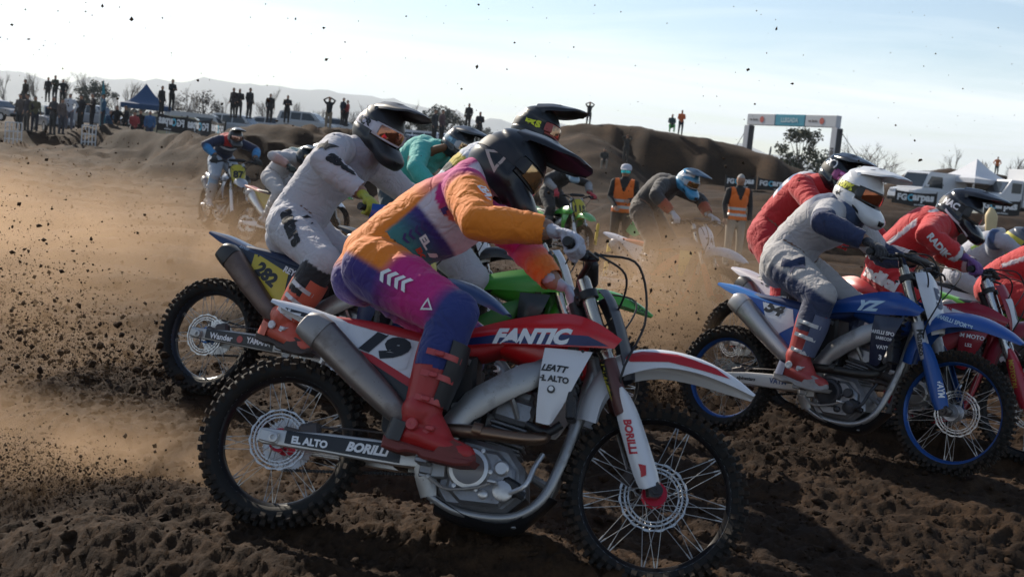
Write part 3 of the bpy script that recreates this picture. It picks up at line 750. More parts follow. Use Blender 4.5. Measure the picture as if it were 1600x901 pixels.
def frame_from(Pr, heading, lean, squat=rad(4.5), dive=0.09):
    la, lb = sag_axles(squat, dive)
    x = Vector(heading).normalized(); y = Vector((0, 0, 1)).cross(x).normalized(); z = x.cross(y)
    R = Matrix((x, y, z)).transposed() @ Matrix.Rotation(-lean, 3, 'X')     # lean > 0: towards its left
    R = R @ Matrix.Rotation(math.atan2(lb.z - la.z, lb.x - la.x), 3, 'Y')
    return Matrix.Translation(Pr - R @ la) @ R.to_4x4()
CONTACTS = []                                            # where tyres stand: the ground is shaped to meet them
def ground_frame(x, y, yaw, lean, z=0.0, pitch=0.0):
    h = Vector((math.cos(yaw) * math.cos(pitch), math.sin(yaw) * math.cos(pitch), math.sin(pitch)))
    return frame_from(Vector((x, y, z + RR * math.cos(lean))), h, lean)
def lp_of(M, px, py, y):
    """own-space point of the plane at lateral offset y that is seen at this photo position"""
    Mi = M.inverted(); o = Mi @ c_pos; d = (Mi @ pix(px, py, 1.0)) - o
    t = (y - o.y) / d.y; p = o + d * t
    return Vector((p.x, y, p.z))
def make_bike(label, M, sp, near=False, steer=0.0, squat=rad(4.5), dive=0.09, guards=False, group='racing motorcycles'):
    B = Bike(); B.M = M
    root = empty('motocross_bike', M); tag(root, label, 'motorcycle', group); B.root = root; B.part = {}
    ax = Vector(F_DIR); piv = Vector(fk(0.7, 0, -0.045))
    S = Matrix.Translation(piv) @ Matrix.Rotation(steer, 4, ax) @ Matrix.Translation(-piv); B.S = S
    Q = Matrix.Translation((PIV[0], 0, PIV[1])) @ Matrix.Rotation(squat, 4, 'Y') @ Matrix.Translation((-PIV[0], 0, -PIV[1]))
    d = dict(tyre=paint((0.013, 0.0125, 0.012), 0.8, dirt=0.42, bump=0.4, spec=0.3), tread=paint((0.020, 0.017, 0.015), 0.85, dirt=0.85, bump=0.4, spec=0.3),
             rim=paint(BLACK, 0.3, 0.4, 0.25), hub=paint((0.3, 0.01, 0.02), 0.35, 0.6, 0.35), spoke=paint((0.34, 0.33, 0.32), 0.35, 0.85, 0.3), disc=paint((0.50, 0.50, 0.50), 0.3, 0.9, 0.15),
             frame=paint((0.34, 0.335, 0.33), 0.42, 0.8, 0.5), swing=paint(ALU, 0.42, 0.75, 0.4), engine=paint((0.24, 0.24, 0.25), 0.42, 0.75, 0.6), clutch=paint((0.52, 0.51, 0.50), 0.38, 0.8, 0.3), black=paint(BLACK, 0.5, 0.0, 0.45),
             fork_up=paint((0.52, 0.47, 0.40), 0.22, 0.95, 0.15), fork_low=paint((0.035, 0.03, 0.03), 0.3, 0.5, 0.25), header=paint((0.20, 0.13, 0.09), 0.35, 0.9, 0.4), muffler=paint((0.25, 0.22, 0.205), 0.40, 0.8, 0.45), cap=paint((0.30, 0.28, 0.27), 0.5, 0.6, 0.4),
             grip=paint((0.02, 0.02, 0.02), 0.7, 0, 0.3), pad=paint(BLACK, 0.6, 0, 0.2), guard=paint(WHITE, 0.35, 0, 0.2), calip=paint((0.06, 0.05, 0.05), 0.5, 0.3, 0.6))
    d.update(sp); sp = d; B.sp = sp
    wr = wheel(root, False, sp, Q @ Matrix.Translation((0, 0, RR)), near); SL = S @ Matrix.Translation(Vector(F_DIR) * dive); wf = wheel(root, True, sp, SL @ Matrix.Translation(AX_F), near)
    wr.rotation_mode = wf.rotation_mode = 'QUATERNION'
    def P(name, fn, mat, Mx=None, key=None):
        key = key or name
        o = link(name, cached(key, fn), mat, root, Mx); B.part[key] = o; return o
    P('frame', frame_mesh, sp['frame']); P('engine', engine_mesh, sp['engine']); P('clutch_cover', clutch_mesh, sp['clutch']); [P('hose', lambda k=k: hose_mesh(k), sp['black'], key='hose%d' % k) for k in range(4)]
    P('exhaust_header', header_mesh, sp['header']); P('muffler', muffler_mesh, sp['muffler']); o = link('muffler_cap', cached('mufcap', muffler_cap_mesh), sp['cap'], B.part['muffler'])
    P('swingarm', swingarm_mesh, sp['swing'], Q); tag(P('chain', chain_mesh, sp['black'], Q), kind='stuff'); P('brake_caliper', lambda: caliper_mesh(False), sp['calip'], Q, 'calR'); P('brake_caliper', lambda: caliper_mesh(True), sp['calip'], SL, 'calF')
    P('airbox', airbox_mesh, sp['black']); P('radiator', lambda: radiator_mesh(-1), sp['black'], key='radR'); P('radiator', lambda: radiator_mesh(1), sp['black'], key='radL'); P('tank', tank_mesh, sp['tank'] if 'tank' in sp else sp['black']); P('seat', seat_mesh, sp['seat']); P('rear_fender', rear_fender_mesh, sp['rfender'])
    P('side_panel', side_panel_mesh, sp['plate'], key='panelR'); P('side_panel', lambda: mirror_me(cached('panelR', side_panel_mesh)), sp['plate'], key='panelL')
    P('shroud', shroud_mesh, sp['shroud'], key='shroudR'); P('shroud', lambda: mirror_me(cached('shroudR', shroud_mesh)), sp['shroud'], key='shroudL')
    P('shroud_wing', wing_mesh, sp.get('wing', sp['shroud']), key='wingR'); P('shroud_wing', lambda: mirror_me(cached('wingR', wing_mesh)), sp.get('wing', sp['shroud']), key='wingL')
    P('skid_plate', skid_mesh, sp['black']); P('foot_peg', lambda: peg_mesh(-1), sp['engine'], key='pegR'); P('foot_peg', lambda: peg_mesh(1), sp['engine'], key='pegL'); P('brake_pedal', pedal_mesh, sp['swing'])
    P('front_fender', front_fender_mesh, sp['ffender'], S); P('number_plate', number_plate_mesh, sp['fplate'], S)
    for k_, y_ in (('R', -0.106), ('L', 0.106)):
        P('fork_tube', lambda: fork_upper_mesh(y_), sp['fork_up'], S, 'ftube' + k_); P('fork_leg', lambda: fork_lower_mesh(y_), sp['fork_low'], SL, 'fleg' + k_)
        if 'sleeve' in sp: P('fork_sleeve', lambda: fork_sleeve_mesh(y_), sp['sleeve'], S, 'fslv' + k_)
    P('fork_guard', lambda: fork_guard_mesh(-0.106), sp['guard'], SL, 'fgR'); P('fork_guard', lambda: fork_guard_mesh(0.106), sp['guard'], SL, 'fgL')
    P('triple_clamp', clamp_mesh, sp['black'], S); P('handlebar', bar_mesh, sp['fork_low'], S); P('bar_pad', pad_mesh, sp['pad'], S); [P('lever', lambda s_=s_: lever_mesh(s_), sp['black'], S, 'lever%d' % s_) for s_ in (-1, 1)]; [P('cable', lambda k=k: cable_mesh(k), sp['black'], S, 'cable%d' % k) for k in range(3)]
    P('grip', lambda: grip_mesh(-1), sp['grip'], S, 'gripR'); P('grip', lambda: grip_mesh(1), sp['grip'], S, 'gripL')
    if guards:
        P('hand_guard', lambda: handguard_mesh(-1), sp['hguard'], S, 'hgR'); P('hand_guard', lambda: handguard_mesh(1), sp['hguard'], S, 'hgL')
    for w_, R_, c in ((wr, RR, Q @ Vector((0, 0, RR))), (wf, RF, SL @ AX_F)):
        p = M @ c; up = (M.to_3x3() @ Vector((0, 0, 1))); CONTACTS.append((p.x - up.x * R_, p.y - up.y * R_, p.z - up.z * R_))
    return B
def mark(B, key, s, x, z, h, col, ang=0.0, bold=0.03, shear=0.0, rough=0.4, wide=1.0, name='lettering', space=1.0, dirt=0.12, own=False):
    """print text (or a polygon) on the right side of a part; x, z in the motorcycle's own space, h letter height"""
    o = B.part[key]; v, f = text2d(s, bold, shear, space) if isinstance(s, str) else poly2d(s)
    Mi = o.matrix_local.inverted(); a = rad(ang)
    u = Vector((math.cos(a), 0, math.sin(a))) * h * wide; w = Vector((-math.sin(a), 0, math.cos(a))) * h
    if own: Mi = Matrix.Identity(4)
    R3 = Mi.to_3x3()
    return lay(o, v, f, Mi @ Vector((x, -0.3, z)), R3 @ u, R3 @ w, paint(col, rough, 0, dirt), name, cut=0.012)
def mark_px(B, key, s, px, py, h, col, ang=0.0, y=-0.17, **kw):
    p = lp_of(B.M, px, py, y); return mark(B, key, s, p.x, p.z, h, col, ang, **kw)
def mark_front(B, s, q, h, col, bold=0.04, wide=1.0):
    """digits on the front number plate, facing ahead"""
    o = B.part['number_plate']; v, f = text2d(s, bold) if isinstance(s, str) else poly2d(s)
    return lay(o, v, f, fk(q, 0, 0.4), Vector((0, 1, 0)) * h * wide, Vector(F_DIR) * h, paint(col, 0.45, 0, 0.1), 'lettering', cut=0.02)

# ================================================================ people
def remesh(b, voxel, smooth=3, name='body'):
    """fuse overlapping closed shapes into one continuous skin"""
    me = b.mesh(name, None); o = bpy.data.objects.new('tmp', me); COL.objects.link(o)
    m = o.modifiers.new('r', 'REMESH'); m.mode = 'VOXEL'; m.voxel_size = voxel
    if smooth: k = o.modifiers.new('s', 'SMOOTH'); k.iterations = smooth; k.factor = 0.5
    dg = bpy.context.evaluated_depsgraph_get(); out = bpy.data.meshes.new_from_object(o.evaluated_get(dg)); out.name = name
    bpy.data.objects.remove(o); bpy.data.meshes.remove(me); out.shade_smooth()
    if not out.materials: out.materials.append(None)
    return out
def two_bone(a, c, l1, l2, pole):
    a, c, pole = Vector(a), Vector(c), Vector(pole); d = c - a; L = d.length; L2 = min(L, (l1 + l2) * 0.999)
    n = d.normalized(); x = (l1 * l1 - l2 * l2 + L2 * L2) / (2 * L2); h = math.sqrt(max(l1 * l1 - x * x, 0.0))
    p = pole - n * pole.dot(n); p = p.normalized() if p.length > 1e-6 else Vector((0, 0, 1))
    return a + n * x * (L / L2) + p * h
def seg_dist(P, a, c, ra, rc):
    a, c = np.array(a), np.array(c); d = c - a; t = np.clip(((P - a) @ d) / (d @ d), 0, 1)
    q = a + t[:, None] * d; return np.linalg.norm(P - q, axis=1) - (ra + (rc - ra) * t), t
def vnoise(P, seed=0):
    """smooth random value for each 3-D point, -1..1"""
    P = np.asarray(P, float) + seed * 17.31; i = np.floor(P).astype(np.int64); f = P - i; f = f * f * (3 - 2 * f); r = 0
    for dx in (0, 1):
        for dy in (0, 1):
            for dz in (0, 1):
                h = ((i[:, 0] + dx) * 73856093) ^ ((i[:, 1] + dy) * 19349663) ^ ((i[:, 2] + dz) * 83492791)
                h = (h * 2654435761) & 0xffffffff; h = ((h ^ (h >> 15)) * 2246822519) & 0xffffffff; h = (h ^ (h >> 13)) & 0xffff
                w = (f[:, 0] if dx else 1 - f[:, 0]) * (f[:, 1] if dy else 1 - f[:, 1]) * (f[:, 2] if dz else 1 - f[:, 2])
                r = r + w * (h / 32767.5 - 1)
    return r
def garment(name, body_me, keep, off, cols, wr, mat, parent, seed=0, axis=None):
    """clothing grown from the body's own skin: the kept faces lifted off it, with folds"""
    n = len(body_me.vertices); co = np.empty(n * 3); body_me.vertices.foreach_get('co', co); co = co.reshape(-1, 3)
    no = np.empty(n * 3); body_me.vertices.foreach_get('normal', no); no = no.reshape(-1, 3)
    fs = [tuple(p.vertices) for p in body_me.polygons]; fs = [q for q in fs if all(keep[i] for i in q)]
    used = sorted({i for q in fs for i in q}); mp = {i: k for k, i in enumerate(used)}; u = np.array(used)
    P = co[u]; A = axis[u]; s_ = (P * A).sum(1)
    wob = np.stack([vnoise(P * 5, seed + k) for k in (7, 8, 9)], 1)
    r1 = 1 - 2 * np.abs(vnoise(P * 6 + A * (s_ * 15)[:, None] + wob * 1.3, seed)); r2 = 1 - 2 * np.abs(vnoise(P * 13 + A * (s_ * 24)[:, None] + wob * 2.0, seed + 1))
    fold = 0.9 * (np.sign(r1) * np.abs(r1) ** 1.4 * 0.8 + r2 * 0.4) * (0.55 + 0.6 * vnoise(P * 4, seed + 3))
    Q = P + no[u] * (off + wr * fold)[:, None]
    me = bpy.data.meshes.new(name); me.from_pydata([tuple(p) for p in Q], [], [tuple(mp[i] for i in q) for q in fs]); me.shade_smooth(); me.materials.append(None)
    a = me.color_attributes.new('Col', 'FLOAT_COLOR', 'POINT'); a.data.foreach_set('color', np.column_stack([cols[u], np.ones(len(u))]).astype(np.float32).ravel())
    return link(name, me, mat, parent)

# ---- helmet: own space x ahead, z up, origin at the middle of the head
def hp(az, el, k=1.0):
    ca, sa, ce, se = math.cos(az), math.sin(az), math.cos(el), math.sin(el)
    ax = 0.150 if ca < 0 else 0.142
    r = 1.0 / math.sqrt((ca * ce / ax) ** 2 + (sa * ce / 0.122) ** 2 + (se / 0.145) ** 2)
    r += 0.105 * math.exp(-(az / 0.62) ** 4) * math.exp(-((el + 0.50) / 0.24) ** 4) + 0.012 * math.exp(-((abs(az) - 0.9) / 0.5) ** 2) * math.exp(-((el + 0.55) / 0.3) ** 2)
    if abs(az) > 1.1:
        r += 0.0045 * math.tanh((el - 0.42 + 0.30 * math.cos(az)) / 0.03) + 0.004 * math.tanh((-0.30 - 0.22 * math.cos(az) - el) / 0.03)
    r += 0.008 * math.exp(-((abs(az) - PI) / 0.5) ** 2) * math.exp(-((el + 0.45) / 0.2) ** 2)
    r *= k
    return (r * ca * ce, r * sa * ce, r * se)
def helmet_mesh():
    bm = bmesh.new(); na, ne = 80, 46; g = {}
    els = [-1.02 + (PI / 2 + 1.02) * i / ne for i in range(ne)]
    for i, el in enumerate(els):
        for j in range(na):
            az = -PI + 2 * PI * j / na; g[i, j] = bm.verts.new(hp(az, el))
    top = bm.verts.new(hp(0, PI / 2))
    for i in range(ne - 1):
        for j in range(na):
            az = -PI + 2 * PI * (j + .5) / na; el = (els[i] + els[i + 1]) / 2
            if abs(az) < 1.10 and -0.21 < el < 0.40: continue
            bm.faces.new((g[i, j], g[i, (j + 1) % na], g[i + 1, (j + 1) % na], g[i + 1, j]))
    for j in range(na): bm.faces.new((g[ne - 1, j], g[ne - 1, (j + 1) % na], top))
    bmesh.ops.delete(bm, geom=[v for v in bm.verts if not v.link_faces], context='VERTS')
    bmesh.ops.recalc_face_normals(bm, faces=bm.faces); bmesh.ops.solidify(bm, geom=bm.faces[:], thickness=0.016)
    me = bpy.data.meshes.new('helmet'); bm.to_mesh(me); bm.free(); me.shade_smooth(); me.set_sharp_from_angle(angle=rad(50)); me.materials.append(None); return me
def band_mesh(a0, a1, e0, e1, k, nu=20, nv=5, th=0.004, both=False):
    b = MB(); rows = []
    for i in range(nv):
        el = e0 + (e1 - e0) * i / (nv - 1); rows.append([hp(a0 + (a1 - a0) * j / (nu - 1), el, k) for j in range(nu)])
    b.sheet(rows, nu, nv * 2 - 1, th, lin=True); return b.mesh('band', 60)
def visor_mesh():
    b = MB(); prof = [(-0.04, 0.146, 0.080), (0.05, 0.172, 0.102), (0.13, 0.180, 0.108), (0.185, 0.186, 0.102), (0.23, 0.187, 0.090), (0.258, 0.185, 0.068)]
    rails = []
    for f_, dz in ((-1, -0.058), (-0.95, -0.034), (-0.6, -0.012), (-0.3, 0.004), (0, 0.0), (0.3, 0.004), (0.6, -0.012), (0.95, -0.034), (1, -0.058)):
        rails.append([(x - (0.022 * f_ * f_ if i > 3 else 0), f_ * w, z + dz * (1.0 if i < 2 else (0.8, 0.55, 0.4, 0.3)[i - 2])) for i, (x, z, w) in enumerate(prof)])
    b.sheet(rails, 22, 21, 0.004)
    for s in (-1, 1): b.lathe([(0.0, 0.0), (0.012, 0.0), (0.012, 0.006), (0.0, 0.007)], (0.015, s * 0.112, 0.100), 'y', 12)
    return b.mesh('visor', 50)
def outrigger_mesh(s):
    b = MB()
    b.sheet([[hp(s * a, e, 1.035) for a in (0.82, 0.95, 1.12)] for e in (-0.08, 0.1, 0.28)], 6, 6, 0.012 * -s)
    return b.mesh('outrigger', 50)
def make_helmet(person, M, sh):
    """sh: shell, visor, strap, frame, lens materials"""
    h = link('helmet', cached('helmet', helmet_mesh), sh['shell'], person, M)
    v = link('visor', cached('visor', visor_mesh), sh['visor'], h)
    st = link('goggle_strap', cached('strap', lambda: band_mesh(1.05, 2 * PI - 1.05, -0.07, 0.31, 1.024, 44, 5)), sh['strap'], h)
    link('goggle_frame', cached('gframe', lambda: band_mesh(-1.06, 1.06, -0.19, 0.38, 0.97, 20, 6, 0.02)), sh['frame'], h)
    link('goggle_lens', cached('glens', lambda: band_mesh(-0.80, 0.80, -0.12, 0.31, 1.015, 20, 6, 0.006)), sh['lens'], h)
    [link('goggle_outrigger', cached('gout%d' % s, lambda s=s: outrigger_mesh(s)), sh['frame'], h) for s in (-1, 1)]
    return h, v, st
def hmark(h, target, s, az, el, size, col, ang=0.0, bold=0.03, shear=0.0, wide=1.0, rough=0.4, name='lettering'):
    """print on the helmet round a direction (az negative: its right side)"""
    p = Vector(hp(az, el)); n = Vector((math.cos(az) * math.cos(el), math.sin(az) * math.cos(el), math.sin(el)))
    up = Vector((0, 0, 1)); u = up.cross(n).normalized(); w = n.cross(u)
    a = rad(ang); u2 = u * math.cos(a) + w * math.sin(a); w2 = -u * math.sin(a) + w * math.cos(a)
    v, f = text2d(s, bold, shear) if isinstance(s, str) else (s if isinstance(s, tuple) else poly2d(s))
    return lay(target, v, f, p, u2 * size * wide, w2 * size, paint(col, rough, 0, 0.08), name, off=0.002, cut=0.02, reach=0.12, owner=h)

# ---- glove on a grip: own space y outwards along the grip, x ahead, z up, origin at the middle of the grip
def glove_mesh(s):
    b = MB(); r = 0.030
    for k, (y, q) in enumerate(((-0.033, 0.95), (-0.011, 1.0), (0.011, 1.0), (0.032, 0.9))):
        P = []
        for a in (128, 92, 50, 5, -40, -85, -125):
            P.append((math.cos(rad(a)) * (r + (0.004 if a > 60 else 0)), y, math.sin(rad(a)) * (r + (0.006 if a > 60 else 0)) ))
        P = P[:6] if k == 3 else P
        b.tube(P, [0.0115 * q, 0.0125 * q, 0.0112 * q, 0.0112 * q, 0.0105 * q, 0.0098 * q, 0.009 * q][:len(P)], 8, res=14, rnd=True)
    b.tube([(-0.098, 0.0, 0.030), (-0.07, 0.0, 0.036), (-0.040, 0.0, 0.038), (-0.012, 0.0, 0.036)], [0.030, 0.036, 0.042, 0.043], 12, res=8, rnd=True, flat=0.42, ref=(0, 1, 0))
    b.tube([(-0.06, -0.030, 0.020), (-0.036, -0.048, 0.0), (-0.018, -0.050, -0.026), (0.012, -0.042, -0.036)], [0.016, 0.0145, 0.0125, 0.0105], 8, res=12, rnd=True)
    b.tube([(-0.045, 0.0, 0.02), (-0.03, 0.0, 0.0)], [0.032, 0.026], 10, rnd=True, flat=0.5, ref=(0, 1, 0))
    b.tube([(-0.150, 0, 0.024), (-0.098, 0, 0.030)], [0.040, 0.033], 12, rnd=True, flat=0.8, ref=(0, 1, 0))
    me = remesh(b, 0.0042, 2, 'glove')
    if s > 0: me = mirror_me(me)          # mirrored copy for the left hand is made by the caller's frame
    return me
def person_body(J, voxel):
    """one continuous skin over the joints J (hip, chest, neck, head and limbs)"""
    b = MB(); hip, waist, chest, neck, head = (Vector(J[k]) for k in ('hip', 'waist', 'chest', 'neck', 'head')); lat = Vector(J['lat'])
    b.tube([hip - (waist - hip) * 0.35, hip, waist, chest, neck - (neck - chest) * 0.15], [0.125, 0.165, 0.148, 0.178, 0.128], 18, res=14, rnd=True, flat=[0.90] * 8 + [0.90] * 4 + [0.88] * 4 + [0.72] * 4, ref=lat)
    b.tube([neck - (neck - chest) * 0.3, neck, head], [0.075, 0.060, 0.066], 12, rnd=True)
    b.ball(head, (0.098, 0.082, 0.118), 14, 10)
    for s in 'RL':
        sh, el, wr_, hj, kn, an = (Vector(J[k + s]) for k in ('sh', 'el', 'wr', 'hj', 'kn', 'an'))
        b.tube([chest * 0.55 + neck * 0.45, sh], [0.088, 0.076], 12, rnd=True)
        b.tube([sh, sh + (el - sh) * 0.45, el, el + (wr_ - el) * 0.3, wr_], [0.076, 0.069, 0.057, 0.060, 0.041], 12, rnd=True)
        b.tube([hj, hj + (kn - hj) * 0.4, kn], [0.122, 0.111, 0.083], 14, rnd=True)
        b.tube([kn, kn + (an - kn) * 0.35, an], [0.082, 0.078, 0.052], 12, rnd=True)
        b.ball(kn + (kn - (hj + an) / 2).normalized() * 0.014, 0.079, 10, 7)
    return remesh(b, voxel, 4)
def boot_mesh(shin, s, out=1):
    """own space: ankle at origin, x to the toe, z up; shin: direction up the leg"""
    d = Vector(shin).normalized(); up = lambda t: Vector((0, 0, 0)) + d * t
    b = MB()
    b.tube([up(0.315), up(0.24), up(0.12), up(0.03), (0.0, 0, -0.03)], [0.094, 0.092, 0.078, 0.068, 0.062], 16, res=12, rnd=True, flat=0.86, ref=(1, 0, 0))
    b.tube([(-0.052, 0, -0.042), (0.01, 0, -0.030), (0.08, 0, -0.042), (0.145, 0, -0.052), (0.20, 0, -0.058)], [0.052, 0.060, 0.057, 0.052, 0.046], 14, res=12, rnd=True, flat=[1.0, 1.05, .98, .88, .82], ref=(0, 1, 0)); b.tube([(-0.02, 0, 0.06), (0.05, 0, 0.02), (0.10, 0, -0.02)], [0.058, 0.056, 0.045], 12, rnd=True)
    b.tube([up(0.055), up(0.075)], [0.074, 0.074], 14, rnd=True)
    return remesh(b, 0.0065, 3, 'boot')
def sole_mesh():
    b = MB(); b.prism([(-0.104, -0.060), (-0.102, -0.104), (-0.03, -0.110), (0.0, -0.100), (0.04, -0.100), (0.06, -0.112), (0.19, -0.112), (0.245, -0.100), (0.258, -0.078), (0.21, -0.080), (0.06, -0.076), (-0.02, -0.068)], -0.052, 0.052, 0.008); return b.mesh('sole', 40)
def plate_and_buckles(d, s):
    """shin plate and the four buckle straps of a boot (outside is s * y)"""
    d = Vector(d).normalized(); x = Vector((1, 0, 0)); fw = (x - d * x.dot(d)).normalized(); y = Vector((0, 1, 0))
    p = MB(); rows = []
    for t, rr in ((0.335, 0.096), (0.26, 0.101), (0.17, 0.092), (0.09, 0.082)):
        rows.append([tuple(d * t + fw * rr * math.cos(a) + y * rr * 0.92 * math.sin(a)) for a in (-0.95, -0.5, 0, 0.5, 0.95)])
    p.sheet(rows, 9, 9, 0.008)
    out = []
    for (c, w_, r_) in ((d * 0.27, 0.10, 0.094), (d * 0.19, 0.10, 0.088), (d * 0.10, 0.10, 0.076), (Vector((0.055, 0, -0.014)), 0.09, 0.052)):
        q = MB(); low = c.z < 0.02
        n = (x + Vector((0, 0, 1))).normalized() if low else fw
        ax = d if not low else Vector((1, 0, -0.25)).normalized()
        rows = []
        for k in (-1, 1): rows.append([tuple(c + ax * 0.011 * k + (n * math.cos(a) + y * s * math.sin(a)) * (r_ + 0.008) * (0.92 if a > 1 else 1)) for a in (0.35, 0.8, 1.3, 1.8)])
        q.sheet(rows, 8, 3, 0.005)
        cc = c + (n * math.cos(1.25) + y * s * math.sin(1.25)) * (r_ + 0.008)
        q.box(cc, (0.034, 0.018, 0.02), 0.004)
        out.append(q.mesh('buckle', 40))
    hg = MB(); sy = s
    hg.lathe([(0.0, sy * .066), (0.024, sy * .066), (0.021, sy * .074), (0.008, sy * .076), (0, sy * .072)], (0.0, 0, 0.0), 'y', 16)
    tc_ = MB(); tc_.sheet([[(0.10, -0.050, -0.085), (0.17, -0.052, -0.088), (0.235, -0.030, -0.086), (0.252, 0, -0.084), (0.235, 0.030, -0.086), (0.17, 0.052, -0.088), (0.10, 0.050, -0.085)], [(0.12, -0.052, -0.055), (0.18, -0.050, -0.058), (0.235, -0.026, -0.060), (0.248, 0, -0.058), (0.235, 0.026, -0.060), (0.18, 0.050, -0.058), (0.12, 0.052, -0.055)], [(0.16, -0.040, -0.022), (0.19, -0.036, -0.028), (0.215, -0.018, -0.032), (0.222, 0, -0.030), (0.215, 0.018, -0.032), (0.19, 0.036, -0.028), (0.16, 0.040, -0.022)]], 18, 8, .004)
    hc = MB(); hc.sheet([[(-0.03, -0.058, -0.07), (-0.09, -0.045, -0.07), (-0.112, 0, -0.07), (-0.09, 0.045, -0.07), (-0.03, 0.058, -0.07)], [(-0.02, -0.064, 0.0), (-0.075, -0.05, 0.01), (-0.10, 0, 0.015), (-0.075, 0.05, 0.01), (-0.02, 0.064, 0.0)]], 14, 5, .004)
    return p.mesh('shin_plate', 50), out, (hg.mesh('ankle_hinge', 40), tc_.mesh('toe_cap', 50), hc.mesh('heel_cup', 50))
def make_rider(label, B, pose, look, voxel=0.012, group='riders', near=True):
    """sit or stand a rider on motorcycle B. pose in the motorcycle's own space; look: colours and materials"""
    M = B.M; S = B.S; V = Vector
    hip, neck, head = V(pose['hip']), V(pose['neck']), V(pose['head']); lat = V(pose.get('lat', (0, 1, 0))).normalized()
    sp = neck - hip; bow = V(pose.get('bow', (-0.05, 0, 0.06)))
    bel = V(pose.get('belly', (0, 0, 0))); J = dict(hip=hip, waist=hip + sp * 0.36 + bow * 0.7 + bel * 0.5, chest=hip + sp * 0.74 + bow * 0.6 + bel, neck=neck, head=head, lat=lat)
    slat = V(pose.get('slat', lat)).normalized(); sw = pose.get('sw', 0.185)
    for s, q in (('R', -1), ('L', 1)):
        g0, g1 = V(GRIP_R[0]), V(GRIP_R[1]); g0.y *= -q; g1.y *= -q; gc = S @ ((g0 + g1) / 2); out = (S.to_3x3() @ (g1 - g0)).normalized()
        hand = pose.get('hand' + s)
        J['sh' + s] = neck - sp.normalized() * 0.045 + slat * q * sw + V(pose.get('shd' + s, (0.0, 0, 0)))
        fromd = (J['sh' + s] - gc).normalized(); back = (fromd - out * fromd.dot(out)); back.z = max(min(back.z, 0.75), -0.2); back = back.normalized() + V((-0.45, 0, 0.0)); back = (back - out * back.dot(out)).normalized()
        xh = -back; zh = xh.cross(out) if s == 'L' else out.cross(xh)
        if zh.z < 0: zh = -zh
        G = Matrix((xh, out, zh)).transposed(); 
        wr_ = gc + G @ V((-0.135, 0, 0.026)); J['wr' + s] = wr_; J['G' + s] = (gc, G)
        J['el' + s] = two_bone(J['sh' + s], wr_, 0.30, 0.255, pose.get('elp' + s, (-0.1, q * 1.0, 0.35)))
        peg = V(PEG); peg.y = q * 0.195
        an = V(pose['an' + s]) if 'an' + s in pose else peg + V((-0.045, q * 0.012, 0.118))
        J['an' + s] = an; J['hj' + s] = hip + lat * q * 0.105 + V((0.03, 0, -0.03))
        J['kn' + s] = two_bone(J['hj' + s], an, 0.435, 0.44, pose.get('knp' + s, (1.0, q * 0.25, 0.3)))
    body = person_body(J, voxel)
    person = link('person', body, look.get('skin', paint((0.30, 0.17, 0.11), 0.55, 0, 0.1)), None, M); tag(person, label, 'person', group)
    # which bone each point belongs to
    n = len(body.vertices); co = np.empty(n * 3); body.vertices.foreach_get('co', co); co = co.reshape(-1, 3)
    bones = [('pelvis', hip - sp * 0.2, J['waist'], .16, .15), ('torso', J['waist'], neck - sp * 0.05, .15, .13), ('neck', neck, head, .06, .07)]
    for s in 'RL': bones += [('ua' + s, J['sh' + s], J['el' + s], .085, .064), ('fa' + s, J['el' + s], J['wr' + s], .064, .043), ('th' + s, J['hj' + s], J['kn' + s], .132, .09), ('sn' + s, J['kn' + s], J['an' + s], .088, .052)]
    D = []; T = []
    for (nm, a, c, ra, rc) in bones: d_, t_ = seg_dist(co, a, c, ra, rc); D.append(d_); T.append(t_)
    D = np.array(D); T = np.array(T); bi = D.argmin(0); names = np.array([b_[0] for b_ in bones]); nb = names[bi]; tt = T[bi, np.arange(n)]
    spn = np.array(sp.normalized()); u = ((co - np.array(hip)) @ spn) / sp.length
    belly = np.cross(np.array(lat), spn); belly = belly / np.linalg.norm(belly); mid = np.array(hip + bow * .5) + np.outer(u, np.array(sp))
    v = ((co - mid) @ belly) / 0.13; w = ((co - mid) @ np.array(lat)) / 0.16    # v: -1 back .. 1 belly; w: -1 right .. 1 left
    arm = np.isin(nb, ['uaR', 'faR', 'uaL', 'faL']); leg = np.isin(nb, ['thR', 'snR', 'thL', 'snL'])
    trunk = np.isin(nb, ['pelvis', 'torso'])
    hd = np.linalg.norm((co - np.array(head)), axis=1) < 0.15
    coll = ((co - np.array(neck)) @ (np.array(head - neck) / (head - neck).length)) < 0.035
    belt = pose.get('belt', 0.17)
    jer = (arm & ~((np.isin(nb, ['faR', 'faL'])) & (tt > 0.97))) | (trunk & (u > belt)) | ((nb == 'neck') & coll & ~hd)
    tr = (leg & ~(np.isin(nb, ['snR', 'snL']) & (tt > 0.50))) | (trunk & (u <= belt + 0.06))
    axis = np.array([np.array((Vector(c) - Vector(a)).normalized()) for (_, a, c, _, _) in bones])[bi]
    ctx = dict(bone=nb, t=tt, u=u, v=v, w=w, P=co, J=J)
    cj, ctr = look['colour'](ctx)
    B.person = person
    jo = garment('jersey', body, jer, 0.012, cj, 0.0105, look.get('cloth', paint((1, 1, 1), 0.8, 0, look.get('dirt', 0.12), True, True)), person, 1, axis)
    to = garment('trousers', body, tr, 0.010, ctr, 0.0095, look.get('cloth2', look.get('cloth', paint((1, 1, 1), 0.8, 0, look.get('dirt', 0.12), True, True))), person, 5, axis)
